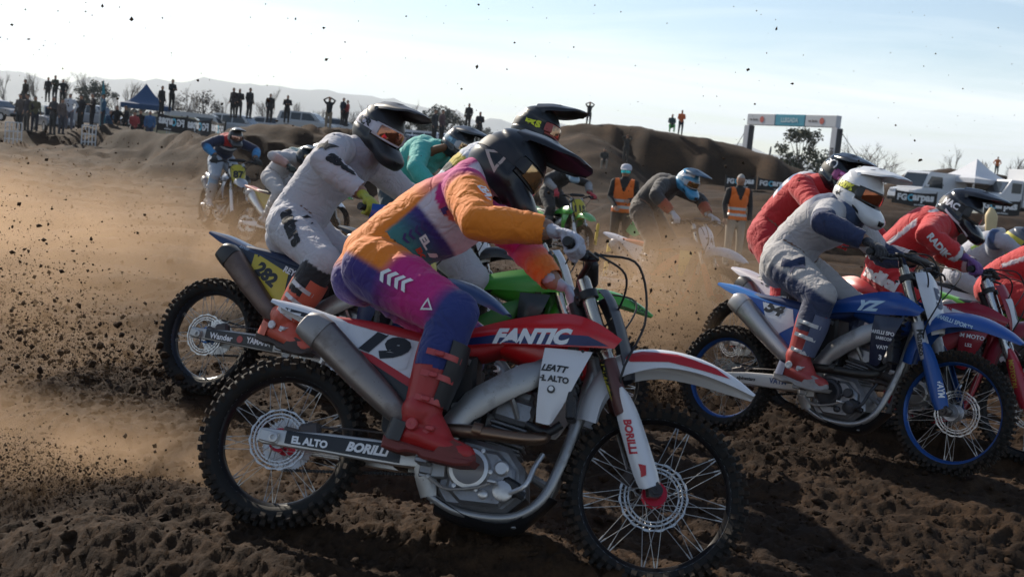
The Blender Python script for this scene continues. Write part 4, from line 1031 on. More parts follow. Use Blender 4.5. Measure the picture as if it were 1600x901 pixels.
    for s, q in (('R', -1), ('L', 1)):
        gc, G = J['G' + s]; Mg = Matrix.Translation(gc) @ G.to_4x4()
        if Mg.determinant() < 0:
            F_ = Matrix.Diagonal((1, 1, -1, 1)); Mg = Mg
        me = cached('gloveA', lambda: glove_mesh(-1))
        # own frame is right-handed for the left hand only when y points out to +y: mirror through y where needed
        if s == 'R': Mx = Matrix.Translation(gc) @ Matrix((G.col[0], -G.col[1], G.col[2])).transposed().to_4x4(); me = cached('gloveB', lambda: mirror_me(cached('gloveA', lambda: glove_mesh(-1))))
        else: Mx = Mg
        go = link('glove', me, look['glove'], person, Mx)
        an, kn = J['an' + s], J['kn' + s]; fd = V(pose.get('foot' + s, (1.0, q * 0.12, -0.06))).normalized(); yl = V((0, 0, 1)).cross(fd).normalized(); zl = fd.cross(yl)
        Fm = Matrix((fd, yl, zl)).transposed(); shin = Fm.inverted() @ (kn - an)
        bo = link('boot', boot_mesh(shin, q), look['boot'], person, Matrix.Translation(an) @ Fm.to_4x4())
        link('sole', cached('sole', sole_mesh), look['sole'], bo)
        if near:
            pm, bks, (hg_, tc_, hc_) = plate_and_buckles(shin, q); link('shin_plate', pm, look['bplate'], bo); link('ankle_hinge', hg_, look['buckle'], bo); link('toe_cap', tc_, look['sole'], bo); link('heel_cup', hc_, look['bplate'], bo)
            for k in bks: link('buckle', k, look['buckle'], bo)
    fdir = V(pose.get('face', (1, 0, -0.25))).normalized(); upv = V(pose.get('hup', (0, 0, 1))); yh = upv.cross(fdir).normalized(); zh = fdir.cross(yh)
    Hm = Matrix.Translation(head) @ Matrix((fdir, yh, zh)).transposed().to_4x4() @ Matrix.Scale(pose.get('hsc', 1.0), 4)
    h, vz, st = make_helmet(person, Hm, look['helmet'])
    R = Bike(); R.person = person; R.jersey = jo; R.trousers = to; R.helmet = h; R.visor = vz; R.strap = st; R.M = M; R.J = J
    return R
def ring2d(pts, k=0.6):
    P = np.array(pts, float); n = len(P); return np.vstack([P, P * k]), [(i, (i + 1) % n, n + (i + 1) % n, n + i) for i in range(n)]
def cmark(R, which, s, px, py, h, col, ang=0.0, y=-0.3, bold=0.03, shear=0.0, wide=1.0, name='lettering', reach=0.45, lx=None):
    """print on clothing, seen from the rider's right side; at a photo position, or lx = own-space (x, z)"""
    o = getattr(R, which); p = lp_of(R.M, px, py, y) if lx is None else Vector((lx[0], y, lx[1]))
    v, f = text2d(s, bold, shear) if isinstance(s, str) else (s if isinstance(s, tuple) else poly2d(s)); a = rad(ang)
    return lay(o, v, f, Vector((p.x, y - 0.15, p.z)), Vector((math.cos(a), 0, math.sin(a))) * h * wide, Vector((-math.sin(a), 0, math.cos(a))) * h, paint(col, 0.75, 0, 0.1), name, off=0.0045, cut=0.013, reach=reach)

# ================================================================ the ground (built after the wheels are placed, so that it meets them)
def perlin2(x, y, seed=0):
    xi = np.floor(x).astype(np.int64); yi = np.floor(y).astype(np.int64); xf = x - xi; yf = y - yi
    def grad(ix, iy, dx, dy):
        h = (ix * 374761393 + iy * 668265263 + seed * 974634777) & 0xffffffff; h = ((h ^ (h >> 13)) * 1274126177) & 0xffffffff; h = h ^ (h >> 16)
        a = (h & 0xffff) * (2 * PI / 65536.0); return np.cos(a) * dx + np.sin(a) * dy
    u = xf ** 3 * (xf * (xf * 6 - 15) + 10); v = yf ** 3 * (yf * (yf * 6 - 15) + 10)
    a = grad(xi, yi, xf, yf); b = grad(xi + 1, yi, xf - 1, yf); c = grad(xi, yi + 1, xf, yf - 1); d = grad(xi + 1, yi + 1, xf - 1, yf - 1)
    return (a * (1 - u) + b * u) * (1 - v) + (c * (1 - u) + d * u) * v * 1.0
def smooth(a, b, x): t = np.clip((x - a) / (b - a), 0, 1); return t * t * (3 - 2 * t)
def ridge(x, y, P, w0, w1, cap=0.2):
    """earth bank along the polyline P (x, y, height above zero): w0 wide towards the viewer, w1 behind"""
    out = np.full_like(x, -1.0)
    for (a, b) in zip(P[:-1], P[1:]):
        dx, dy = b[0] - a[0], b[1] - a[1]; L2 = dx * dx + dy * dy
        t = np.clip(((x - a[0]) * dx + (y - a[1]) * dy) / L2, 0, 1); px, py = a[0] + t * dx, a[1] + t * dy
        d = np.hypot((x - px) * 2.4, y - py); wd = np.where(y < py, w0, w1); H = a[2] + t * (b[2] - a[2])
        out = np.maximum(out, H - (H + 1.0) * smooth(cap, 1.0, d / wd))
    return out
def smax(a, b, k): return (a + b + np.sqrt((a - b) ** 2 + k * k)) / 2 - k * 0.2
def terrain(x, y):
    """height of the bare track and the banks round it, without the fine crumbs"""
    z = 0.0 * x
    z = z + (0.75 * smooth(44, 58, y) + 0.6 * smooth(56, 74, y)) * smooth(4, -10, x) * (1 - 0.55 * smooth(-17, -25, x) * smooth(75, 55, y)) + 1.25 * smooth(27, 50, y) * smooth(2, 12, x) + 0.4 * smooth(60, 160, y) - 0.85 * smooth(-19, -27, x) * smooth(60, 74, y)
    z = smax(z, ridge(x, y, [(-11.8, 43, 1.15), (-10.5, 43, 1.82), (-9.4, 42.3, 2.12), (-7.8, 42.3, 2.2), (-5.8, 41.3, 1.92), (-3.4, 40.2, 1.35), (1, 39, .7)], 8, 5, 0.05), 0.15)
    z = smax(z, ridge(x, y, [(-3, 91, 2.2), (0.8, 89, 3.4), (3.0, 88, 4.65), (6.2, 87, 4.95), (8.5, 86, 5.0), (12.5, 85, 4.55), (16.8, 83, 3.75), (20.4, 81, 2.5), (24, 79, 1.5)], 9.5, 9, 0.10), 0.2)
    z = smax(z, ridge(x, y, [(-10, 87, 1.2), (-2, 86, 2.3), (4, 85, 3.9)], 22, 9, 0.05), 0.3)
    z = smax(z, ridge(x, y, [(-44, 62, .55), (-34, 60, .62), (-24, 58, .80), (-20, 57.5, 1.35), (-15, 52, 1.42), (-12.5, 46, 1.32)], 5.5, 5, 0.08), 0.12)
    z = smax(z, ridge(x, y, [(31, 113, 1.6), (34.6, 113, 2.6), (37.5, 113, 4.2), (40, 113, 4.6), (47, 113, 4.5), (75, 112, 4.3)], 9, 12, 0.12), 0.25)
    z = smax(z, ridge(x, y, [(-13.5, 66, 1.9), (-10.6, 65, 2.3), (-7.5, 65, 2.2)], 5, 5, 0.2), 0.15)
    z = smax(z, ridge(x, y, [(3, 35, .5), (7, 34, .95), (10.5, 34, 1.05), (14, 35, 1.2), (22, 36, 1.1)], 6, 6, 0.1), 0.2)
    return z
def crumbs(x, y, dist):
    """loose tilled earth: ruts along the way the race goes, clods, grit; finer grain only where it can be seen"""
    a = rad(-14); u = x * math.cos(a) + y * math.sin(a); v = -x * math.sin(a) + y * math.cos(a)
    z = 0.060 * perlin2(u * 0.22, v * 1.25, 1) * 2 + 0.034 * perlin2(u * 0.5, v * 3.1, 2) * 2 + 0.075 * np.clip((dist - 20) / 22, 0, 1) * (0.4 - 2 * np.abs(perlin2(u * 0.16, v * 0.62 + 0.5 * perlin2(u * .3, v * .3, 30), 12)))
    far = np.clip(dist / 30, 0, 1)
    z = z * (1 + 1.6 * far)
    w = perlin2(x * 3.3, y * 3.3, 3); z = z + 0.028 * w * np.clip(60 / dist, 0, 1)
    k = np.clip(14 / dist, 0, 1)
    for f_, amp, sd in ((7.0, 0.026, 4), (16.0, 0.019, 5), (34.0, 0.011, 6)):
        q = perlin2(x * f_ + 0.6 * perlin2(y * f_ * .5, x * f_ * .5, sd + 20), y * f_, sd)
        z = z + amp * (0.55 - 2.2 * np.abs(q)) * k
    z = z + 0.0045 * perlin2(x * 75, y * 75, 9) * np.clip(8 / dist, 0, 1)
    return z
def settle(x, y):
    """pull the bare ground to the tyres that stand on it"""
    base = terrain(x, y); num = np.zeros_like(x); den = np.full_like(x, 1e-3)
    for (cx_, cy_, cz_) in CONTACTS:
        t0 = float(terrain(np.array([cx_]), np.array([cy_]))[0]); sg = 0.55 + 0.05 * cy_
        w = np.exp(-((x - cx_) ** 2 + (y - cy_) ** 2) / (2 * sg * sg)) ; num += w * (cz_ - 0.012 - t0); den += w
    env = np.clip(den * 1.2, 0, 1)
    return base + num / den * env
def ground_z(x, y):
    X, Y = np.array([float(x)]), np.array([float(y)]); return float(settle(X, Y)[0])
def build_ground():
    na, nd = 660, 720
    A = np.concatenate([np.linspace(-180, -46, 24)[:-1], np.linspace(-46, 46, na), np.linspace(46, 180, 24)[1:]]) * PI / 180
    Dn = np.concatenate([[0.02, 0.6, 1.2], np.geomspace(1.8, 14, 470), np.geomspace(14, 130, 230)[1:], np.geomspace(130, 9000, 46)[1:]])
    aa, dd = np.meshgrid(A, Dn); x = dd * np.sin(aa); y = dd * np.cos(aa)
    z = settle(x, y) + crumbs(x, y, dd) * np.where(dd > 150, 0, 1)
    P = np.stack([x, y, z], -1).reshape(-1, 3); ka = len(A); kd = len(Dn)
    i, j = np.meshgrid(np.arange(kd - 1), np.arange(ka - 1), indexing='ij'); a = (i * ka + j).ravel()
    Fq = np.stack([a, a + 1, a + ka + 1, a + ka], -1)
    me = bpy.data.meshes.new('ground'); me.vertices.add(len(P)); me.vertices.foreach_set('co', P.ravel().astype(np.float32))
    me.loops.add(Fq.size); me.loops.foreach_set('vertex_index', Fq.ravel().astype(np.int32)); me.polygons.add(len(Fq)); me.polygons.foreach_set('loop_start', np.arange(0, Fq.size, 4, dtype=np.int32)); me.polygons.foreach_set('loop_total', np.full(len(Fq), 4, dtype=np.int32))
    me.update(calc_edges=True); me.shade_smooth(); me.materials.append(None)
    return tag(link('ground', me, DIRT), kind='structure')
DIRT = dirt_material()
_ICO = None
_OCT = (np.array([(1, 0, 0), (-1, 0, 0), (0, 1, 0), (0, -1, 0), (0, 0, 1), (0, 0, -1)], float), np.array([(0, 2, 4), (2, 1, 4), (1, 3, 4), (3, 0, 4), (2, 0, 5), (1, 2, 5), (3, 1, 5), (0, 3, 5)]))
def lumps(name, pos, size, seed=1, flat=0.75, mat=None, fine=False):
    """many small clods as one mesh"""
    global _ICO
    if _ICO is None:
        bm = bmesh.new(); bmesh.ops.create_icosphere(bm, subdivisions=1, radius=1.0); bm.verts.ensure_lookup_table()
        _ICO = (np.array([v.co[:] for v in bm.verts]), np.array([[v.index for v in f.verts] for f in bm.faces])); bm.free()
    V0, F0 = _OCT if fine else _ICO; n = len(pos); r = np.random.default_rng(seed)
    jit = 1 + r.uniform(-0.38, 0.38, (n, len(V0), 1)); V = V0[None] * jit * r.uniform(0.6, 1.3, (n, 1, 3))
    q = r.normal(size=(n, 4)); q /= np.linalg.norm(q, axis=1, keepdims=True); w, x, y, z = q.T
    Rm = np.stack([1 - 2 * (y * y + z * z), 2 * (x * y - z * w), 2 * (x * z + y * w), 2 * (x * y + z * w), 1 - 2 * (x * x + z * z), 2 * (y * z - x * w), 2 * (x * z - y * w), 2 * (y * z + x * w), 1 - 2 * (x * x + y * y)], -1).reshape(n, 3, 3)
    V = np.einsum('nij,nkj->nki', Rm, V) * np.asarray(size)[:, None, None]; V[:, :, 2] *= flat; V += np.asarray(pos)[:, None]
    Fc = (F0[None] + (np.arange(n) * len(V0))[:, None, None]).reshape(-1, 3)
    me = bpy.data.meshes.new(name); P = V.reshape(-1, 3); me.vertices.add(len(P)); me.vertices.foreach_set('co', P.ravel().astype(np.float32))
    me.loops.add(Fc.size); me.loops.foreach_set('vertex_index', Fc.ravel().astype(np.int32)); me.polygons.add(len(Fc)); me.polygons.foreach_set('loop_start', np.arange(0, Fc.size, 3, dtype=np.int32)); me.polygons.foreach_set('loop_total', np.full(len(Fc), 3, dtype=np.int32))
    me.update(calc_edges=True); me.materials.append(None)
    return link(name, me, mat or DIRT)
def scatter_clods():
    r = np.random.default_rng(5); n = 15000
    d = 1.9 * (16 / 1.9) ** r.uniform(0, 1, n); a = r.uniform(-0.62, 0.62, n); x, y = d * np.sin(a), d * np.cos(a)
    s = 0.0052 * (1 + r.pareto(2.6, n)); s = np.minimum(s, 0.026) * np.clip(d / 4.5, 0.75, 1.8)
    z = settle(x, y) + crumbs(x, y, d) + s * 0.15
    tag(lumps('loose_dirt', np.stack([x, y, z], -1), s, 3), 'loose crumbs and clods of brown earth strewn over the track', 'dirt', kind='stuff')

# ================================================================ the race: motorcycles and riders
RED = (0.55, 0.010, 0.014); NAVY = (0.010, 0.018, 0.075); ORANGE = (0.80, 0.21, 0.010); MAGENTA = (0.46, 0.012, 0.17); PURPLE = (0.035, 0.018, 0.16); TEAL = (0.045, 0.19, 0.19)
INK = (0.012, 0.012, 0.014); PRINT = (0.75, 0.75, 0.76)
PLW = paint((0.66, 0.66, 0.68), 0.32, 0, 0.14, coat=0.25); PLR = paint(RED, 0.32, 0, 0.10, coat=0.3); PLN = paint(NAVY, 0.35, 0, 0.15, coat=0.2); PLK = paint((0.014, 0.014, 0.016), 0.42, 0, 0.22)
def plastic(c, dirt=0.15, rough=0.34): return paint(c, rough, 0, dirt, coat=0.2)
def lens(col, rough=0.08): return paint(col, rough, 0.85, 0.0)
def mixc(a, b, t): t = np.clip(t, 0, 1)[..., None]; return np.array(a) * (1 - t) + np.array(b) * t
def flat_cols(n, c): return np.tile(np.array(c, float), (n, 1))
def pose_px(M, hip, neck, head, **kw):
    d = dict(hip=lp_of(M, *hip, kw.pop('yh', 0)), neck=lp_of(M, *neck, kw.pop('yn', 0)), head=lp_of(M, *head, kw.pop('yd', 0))); d.update(kw); return d
def kit(back, front=None, ua=None, fa=None, th=None, sn=None, hipc=None, split=-0.1, extra=None, fade=None):
    front = front or back; ua = ua or back; fa = fa or ua; th = th or back; sn = sn or th; hipc = hipc or th
    def f(c):
        n = len(c['t']); b, t, u, v = c['bone'], c['t'], c['u'], c['v']; j = flat_cols(n, back); p = flat_cols(n, th)
        tor = np.isin(b, ['torso', 'pelvis', 'neck']); j[tor] = np.where((v > split)[:, None], np.array(front), np.array(back))[tor]
        for s in 'RL':
            k = b == 'ua' + s; j[k] = ua
            k = b == 'fa' + s; j[k] = mixc(ua, fa, t / 0.3)[k]
            k = b == 'sn' + s; p[k] = sn
        k = np.isin(b, ['torso', 'pelvis']); p[k] = hipc
        if extra: extra(c, j, p)
        return j, p
    return f
def frame_by(px, depth, yaw, lean, local, gz=0.0, pitch=0.0):
    """stand a motorcycle on ground of height gz so that its own-space point lies at that photo column and distance"""
    M0 = frame_from(Vector((0, 0, 0)), (math.cos(yaw) * math.cos(pitch), math.sin(yaw) * math.cos(pitch), math.sin(pitch)), lean)
    la, _ = sag_axles(rad(4.5), 0.09); q = M0 @ Vector(local); up = M0.to_3x3() @ Vector((0, 0, 1)); ax = M0 @ la
    z = gz + RR * up.z - ax.z + RR * (1 - up.z) * 0.0
    # column: solve along the row at the height of that point
    hgt = q.z + z; py = 250.0
    for _ in range(6):
        P = pix(px, py, depth); py += (P.z - hgt) * FOC / depth
    P = pix(px, py, depth)
    return Matrix.Translation((P.x - q.x, P.y - q.y, z)) @ M0
BOOT_RED = paint((0.36, 0.014, 0.014), 0.45, 0, 0.35); BOOT_BLK = paint((0.02, 0.02, 0.022), 0.5, 0, 0.4); BOOT_WHT = paint((0.55, 0.54, 0.53), 0.45, 0, 0.45)
def helm(shell, visor=None, strap=None, frame=None, lens_=(0.30, 0.22, 0.14), rough=0.3):
    p = lambda c: paint(c, rough, 0, 0.06, coat=0.15)
    return dict(shell=p(shell), visor=p(visor or shell), strap=paint(strap or (0.03, 0.03, 0.03), 0.6, 0, 0), frame=paint(frame or (0.015, 0.015, 0.018), 0.5, 0, 0), lens=lens(lens_))
def boots(b, plate=None, buckle=(0.5, 0.5, 0.5), sole=(0.05, 0.04, 0.035)):
    return dict(boot=paint(b, 0.45, 0, 0.35), sole=paint(sole, 0.7, 0, 0.5), bplate=paint(plate or b, 0.5, 0, 0.4), buckle=paint(buckle, 0.4, 0.2, 0.25))
def gl(c): return paint(c, 0.7, 0, 0.15, cloth=True)
def disc(r=1.0, n=16, sy=1.0): return [(r * math.cos(2 * PI * i / n), r * sy * math.sin(2 * PI * i / n)) for i in range(n)]
def star(): return [(-1.0, -.12), (-.25, .10), (0, .75), (.22, .12), (1.0, .22), (.34, -.14), (.5, -.75), (-.02, -.32), (-.6, -.7), (-.35, -.22)]
def chev(): return [(-.5, 0), (-.05, .5), (.35, .5), (-.08, 0), (.35, -.5), (-.05, -.5)]

# ---- number 19
M19 = solve_frame((443, 690), (1044, 776), 4.64, rad(22), squat=rad(4.5), dive=0.095)
B19 = make_bike('white and red motorcycle with black number 19 on its side, nearest of all', M19, dict(
    rfender=PLW, plate=PLW, shroud=PLR, wing=PLW, seat=paint((0.42, 0.015, 0.02), 0.55, 0, 0.15), tank=PLR, ffender=PLW, fplate=paint((0.03, 0.035, 0.05), 0.4, 0, .2), guard=PLW, sleeve=paint((0.10, 0.035, 0.03), 0.4, 0, 0.2),
    lip=paint((0.55, 0.56, 0.58), 0.28, 0.85, 0.1), hub=paint((0.40, 0.010, 0.03), 0.3, 0.55, 0.2), swing=paint((0.50, 0.49, 0.48), 0.42, 0.7, 0.3)), near=True, steer=rad(3), squat=rad(4.5), dive=0.095)
def col19(c):
    n = len(c['t']); b, t, u, v = c['bone'], c['t'], c['u'], c['v']
    j = flat_cols(n, ORANGE)
    tor = np.isin(b, ['torso', 'pelvis', 'neck'])
    back = mixc(ORANGE, MAGENTA, (u - 0.58) / 0.3); front = mixc(TEAL, PURPLE, (u - 0.30) / 0.2); front = mixc(front.T[:, :].T * 1.0, (0.58, 0.53, 0.58), (u - 0.66) / 0.03) if False else front * (1 - np.clip((u - .53) / .03, 0, 1))[:, None] + np.array((0.58, 0.53, 0.58)) * np.clip((u - .53) / .03, 0, 1)[:, None]
    k_ = np.clip((v + 0.05) / 0.10, 0, 1)[:, None]; j[tor] = (front * k_ + back * (1 - k_))[tor]
    for s in 'RL':
        k = b == 'ua' + s; j[k] = mixc(MAGENTA, ORANGE, (t - 0.02) / 0.2)[k]; k = b == 'fa' + s; j[k] = (mixc(MAGENTA, (0.75, 0.17, 0.02), (t - 0.15) / 0.5) if s == 'L' else flat_cols(n, ORANGE))[k]
        if s == 'L': k = b == 'uaL'; j[k] = MAGENTA
    p = flat_cols(n, ORANGE)
    for s in 'RL':
        k = b == 'th' + s; hj, kn = np.array(c['J']['hj' + s]), np.array(c['J']['kn' + s]); ax = (kn - hj) / np.linalg.norm(kn - hj); top = np.cross(ax, np.array([0, 1, 0])); top = top if top[2] > 0 else -top
        q = ((c['P'] - hj) @ top) / 0.1
        base = mixc(ORANGE, MAGENTA, (t + q * 0.0 - 0.26) / 0.12); low = mixc(PURPLE, MAGENTA, (t - 0.25) / 0.35); k_ = np.clip((q + 0.22) / 0.2, 0, 1)[:, None]; cc = base * k_ + low * (1 - k_); cc = np.where((t > 0.84)[:, None], mixc(MAGENTA, (0.02, 0.035, 0.17), (t - 0.84) / 0.14), cc); p[k] = cc[k]
        k = b == 'sn' + s; p[k] = (0.018, 0.030, 0.15)
    k = np.isin(b, ['pelvis', 'torso']); p[k] = mixc(ORANGE, PURPLE, (c['J']['hip'].z - 0.01 - c['P'][:, 2] + 0.0 * v) / 0.05)[k]
    return j, p
HB = dict(shell=paint((0.012, 0.013, 0.016), 0.33, 0, 0.03), visor=paint((0.012, 0.013, 0.017), 0.36, 0, 0.03), strap=paint((0.02, 0.02, 0.025), 0.6, 0, 0), frame=paint((0.015, 0.015, 0.018), 0.5, 0, 0), lens=lens((0.45, 0.30, 0.16)))
look19 = dict(colour=col19, dirt=0.06, glove=gl((0.42, 0.43, 0.50)), boot=BOOT_RED, sole=paint((0.16, 0.03, 0.025), 0.7, 0, 0.5), bplate=BOOT_BLK, buckle=paint((0.42, 0.05, 0.05), 0.35, 0.1, 0.2), helmet=HB)
R19 = make_rider('rider in orange, magenta and purple kit with red boots and black helmet', B19, pose_px(M19, (586, 414), (736, 290), (794, 261), face=(0.86, 0.03, -0.50), hup=(0.3, 0, 1), bow=(-0.03, 0, 0.045), belly=(0.035, 0, -0.055), slat=(0.04, 1, 0.16), shdR=(0.055, 0, -0.02), lat=(0, 1, 0.12),
    elpR=(0.05, -0.8, -0.8), elpL=(0.35, 1.0, 0.1), knpR=(1, -0.35, 0.4), knpL=(1, 0.35, 0.4), hsc=1.10), look19, 0.0095)
mark_px(B19, 'panelR', [(-.5, .30), (.36, .26), (.42, -.08), (.10, -.32)], 592, 545, 0.30, (0.62, 0.62, 0.64), -13, name='number_background')
mark(B19, 'panelR', [(.17, .760), (.33, .665), (.48, .59), (.61, .60), (.63, .655), (.47, .66), (.32, .725)], 0, 0, 1.0, (0.014, 0.014, 0.018), name='graphic')
mark(B19, 'panelR', [(.13, .79), (.32, .722), (.47, .658), (.63, .655), (.63, .68), (.47, .69), (.31, .755)], 0, 0, 1.0, (0.42, 0.012, 0.02), name='graphic')
mark(B19, 'rear_fender', [(-.10, .90), (.10, .875), (.42, .84), (.42, .80), (.0, .80), (-.10, .86)], 0, 0, 1.0, (0.014, 0.014, 0.018), name='graphic')
mark_px(B19, 'panelR', '19', 600, 537, 0.112, INK, -13, bold=0.08, shear=0.3, wide=1.4)
mark(B19, 'shroudR', [(.62, .852), (.80, .884), (1.0, .896), (1.11, .906), (1.20, .922), (1.12, .944), (1.0, .936), (.80, .920), (.62, .876)], 0, 0, 1.0, (0.010, 0.020, 0.10), name='graphic')
mark_px(B19, 'shroudR', 'FANTIC', 832, 526, 0.062, PRINT, 5, bold=0.06, shear=0.35, wide=1.1)
mark_px(B19, 'wingR', 'LEATT', 868, 578, 0.026, INK, 0, bold=0.05, shear=0.3); mark_px(B19, 'wingR', 'EL ALTO', 866, 594, 0.024, INK, 0, bold=0.05); mark_px(B19, 'wingR', disc(), 862, 610, 0.015, INK, name='emblem'); mark_px(B19, 'wingR', disc(), 862, 609, 0.009, PRINT, name='emblem')
mark(B19, 'swingarm', [(-.50, -.052), (.50, -.075), (.50, .075), (-.50, .052)], 0.27, 0.373, 0.46, (0.012, 0.014, 0.018), 6.0, name='graphic', own=True)
for w_, x_, hh in (('EL ALTO', 0.14, 0.030), ('BORILLI', 0.37, 0.038)): mark(B19, 'swingarm', w_, x_, 0.335 + x_ * .133, hh, PRINT, 6, bold=0.05, shear=0.0 if hh < .033 else 0.25, own=True)
mark_px(B19, 'fgR', 'BORILLI', 985, 682, 0.030, (0.45, 0.012, 0.03), -70, y=-.13, bold=0.05, shear=0.2)
mark_px(B19, 'fgR', [(-.5, .5), (.2, .55), (.5, -.3), (.1, -.6), (-.1, -.1)], 1003, 735, 0.04, (0.42, 0.012, 0.02), -8, y=-.13, name='graphic')
mark_px(B19, 'fslvR', [(-.5, -.06), (.5, -.06), (.5, .06), (-.5, .06)], 944, 590, 0.19, (0.55, 0.50, 0.06), -68, y=-.13, name='graphic')
mark_px(B19, 'fslvR', 'REIKMUL', 945, 590, 0.030, INK, -68, y=-.13, bold=0.05, shear=0.3)
mark(B19, 'front_fender', [(1.235, .925), (1.32, .955), (1.45, .962), (1.60, .935), (1.66, .905), (1.55, .915), (1.42, .925), (1.28, .905)], 0, 0, 1.0, (0.42, 0.010, 0.018), name='graphic', own=True)
for i in range(4): cmark(R19, 'trousers', chev(), 598 + i * 12, 425 + i * 6, 0.055, PRINT, -28, wide=0.8, name='graphic')
cmark(R19, 'jersey', 'LEATT', 723, 372, 0.052, (0.05, 0.02, 0.13), -52, bold=0.07, wide=1.1, y=-0.05, reach=0.02)
cmark(R19, 'jersey', 'EL ALTO', 662, 372, 0.032, PRINT, -50, bold=0.05); cmark(R19, 'jersey', 'BORILLI', 648, 380, 0.024, (0.55, 0.06, 0.03), -50, bold=0.04)
for i in range(4): cmark(R19, 'jersey', chev(), 622 + i * 10, 352 - i * 6, 0.036, (0.05, 0.03, 0.14), 28, wide=0.8, name='graphic')
cmark(R19, 'jersey', 'LEATT', 764, 312, 0.030, PRINT, -46, bold=0.06)
cmark(R19, 'trousers', ring2d(disc(1.0, 3)), 668, 478, 0.030, PRINT, 90, name='emblem')
tri = disc(1.0, 3)
hmark(R19.helmet, R19.helmet, ring2d(tri, .62), -1.75, -0.22, 0.060, (0.42, 0.34, 0.30), 60, name='emblem')

# ---- number 282
DKB = (0.010, 0.028, 0.085)
M282 = solve_frame((330, 525), (682, 599), 6.8, rad(14), squat=rad(1))
B282 = make_bike('dark blue motorcycle with yellow side plate numbered 282', M282, dict(rfender=plastic(DKB), plate=plastic((0.012, 0.016, 0.03)), shroud=plastic(DKB), seat=paint((0.01, 0.02, 0.06), 0.55, 0, 0.2), ffender=plastic((0.010, 0.035, 0.12)), fplate=plastic((0.5, 0.42, 0.05)), guard=plastic(DKB),
    rim=paint((0.02, 0.025, 0.035), 0.35, 0.4, 0.4), lip=paint((0.03, 0.16, 0.42), 0.3, 0.4, 0.1), hub=paint((0.02, 0.10, 0.3), 0.35, 0.6, 0.3), swing=paint((0.40, 0.39, 0.38), 0.45, 0.7, 0.45), muffler=paint((0.15, 0.11, 0.095), 0.45, 0.7, 0.55), hguard=plastic((0.01, 0.06, 0.28)), cap=paint((0.03, 0.03, 0.03), 0.5, 0.2, 0.4)), near=True, steer=rad(-4), squat=rad(1), guards=True)
GREY = (0.44, 0.43, 0.46)
def ex282(c, j, p):
    b, t, u, v = c['bone'], c['t'], c['u'], c['v']
    k = np.isin(b, ['torso']) & (u > 0.72); j[k] = (0.30, 0.30, 0.34)
    for s in 'RL':
        k = (b == 'sn' + s); p[k] = (0.02, 0.02, 0.022)
R282 = make_rider('rider in pale grey kit with black lettering, lime gloves and matt black helmet', B282, pose_px(M282, (462, 350), (566, 238), (592, 205), face=(0.95, -0.22, -0.30), elpR=(-0.5, -0.8, 0.1), elpL=(-0.2, 1, 0.2), knpR=(1, -0.4, 0.3), knpL=(1, 0.3, 0.3), slat=(0.15, 1, 0), hsc=1.08), dict(
    colour=kit(GREY, GREY, (0.46, 0.45, 0.48), th=(0.47, 0.46, 0.49), extra=ex282), dirt=0.14, glove=gl((0.36, 0.36, 0.03)), helmet=helm((0.016, 0.016, 0.018), (0.03, 0.03, 0.033), (0.50, 0.47, 0.52), (0.5, 0.48, 0.52), (0.30, 0.13, 0.08), 0.5), **boots((0.55, 0.10, 0.06), (0.60, 0.12, 0.07), (0.6, 0.58, 0.6))), 0.011)
mark_px(B282, 'panelR', [(-.50, .40), (.42, .10), (.50, -.62), (-.46, .0)], 416, 428, 0.28, (0.52, 0.42, 0.04), 3, name='number_background')
mark_px(B282, 'panelR', '282', 412, 427, 0.078, INK, -24, bold=0.06, wide=1.15)
mark_px(B282, 'shroudR', 'REYES', 455, 417, 0.03, PRINT, -12, bold=0.04); mark_px(B282, 'rear_fender', 'REYES', 370, 384, 0.02, (0.3, 0.4, 0.5), -12)
mark_px(B282, 'panelR', 'REYES', 452, 424, 0.036, PRINT, -10, bold=0.04)
mark(B282, 'swingarm', [(-.50, -.056), (.50, -.08), (.50, .08), (-.50, .056)], 0.27, 0.373, 0.46, (0.012, 0.012, 0.014), 6.0, name='graphic', own=True)
mark(B282, 'swingarm', 'Wander', 0.15, 0.355, 0.034, PRINT, 6, bold=0.03, own=True); mark(B282, 'swingarm', 'YAMAHA', 0.40, 0.389, 0.034, PRINT, 6, bold=0.03, wide=.85, own=True); mark(B282, 'swingarm', disc(), 0.275, 0.372, 0.02, (0.4, 0.05, 0.05), 0, own=True, name='emblem')
mark_px(B282, 'front_fender', 'YAMAHA', 732, 468, 0.03, PRINT, -20, y=-.1, bold=0.03); mark_px(B282, 'front_fender', 'REYES', 690, 452, 0.036, PRINT, -8, y=-.1, bold=0.04)
cmark(R282, 'trousers', 'astars', 452, 352, 0.085, INK, -42, bold=0.07); cmark(R282, 'jersey', 'astars', 562, 268, 0.070, INK, -14, bold=0.07); cmark(R282, 'jersey', 'astars', 508, 312, 0.035, INK, -35, bold=0.06)
cmark(R282, 'trousers', star(), 478, 330, 0.07, INK, -20, name='emblem'); cmark(R282, 'jersey', star(), 528, 238, 0.05, INK, -60, name='emblem')
hmark(R282.helmet, R282.strap, 'ACR', -1.75, 0.12, 0.046, INK, 0, bold=0.06)

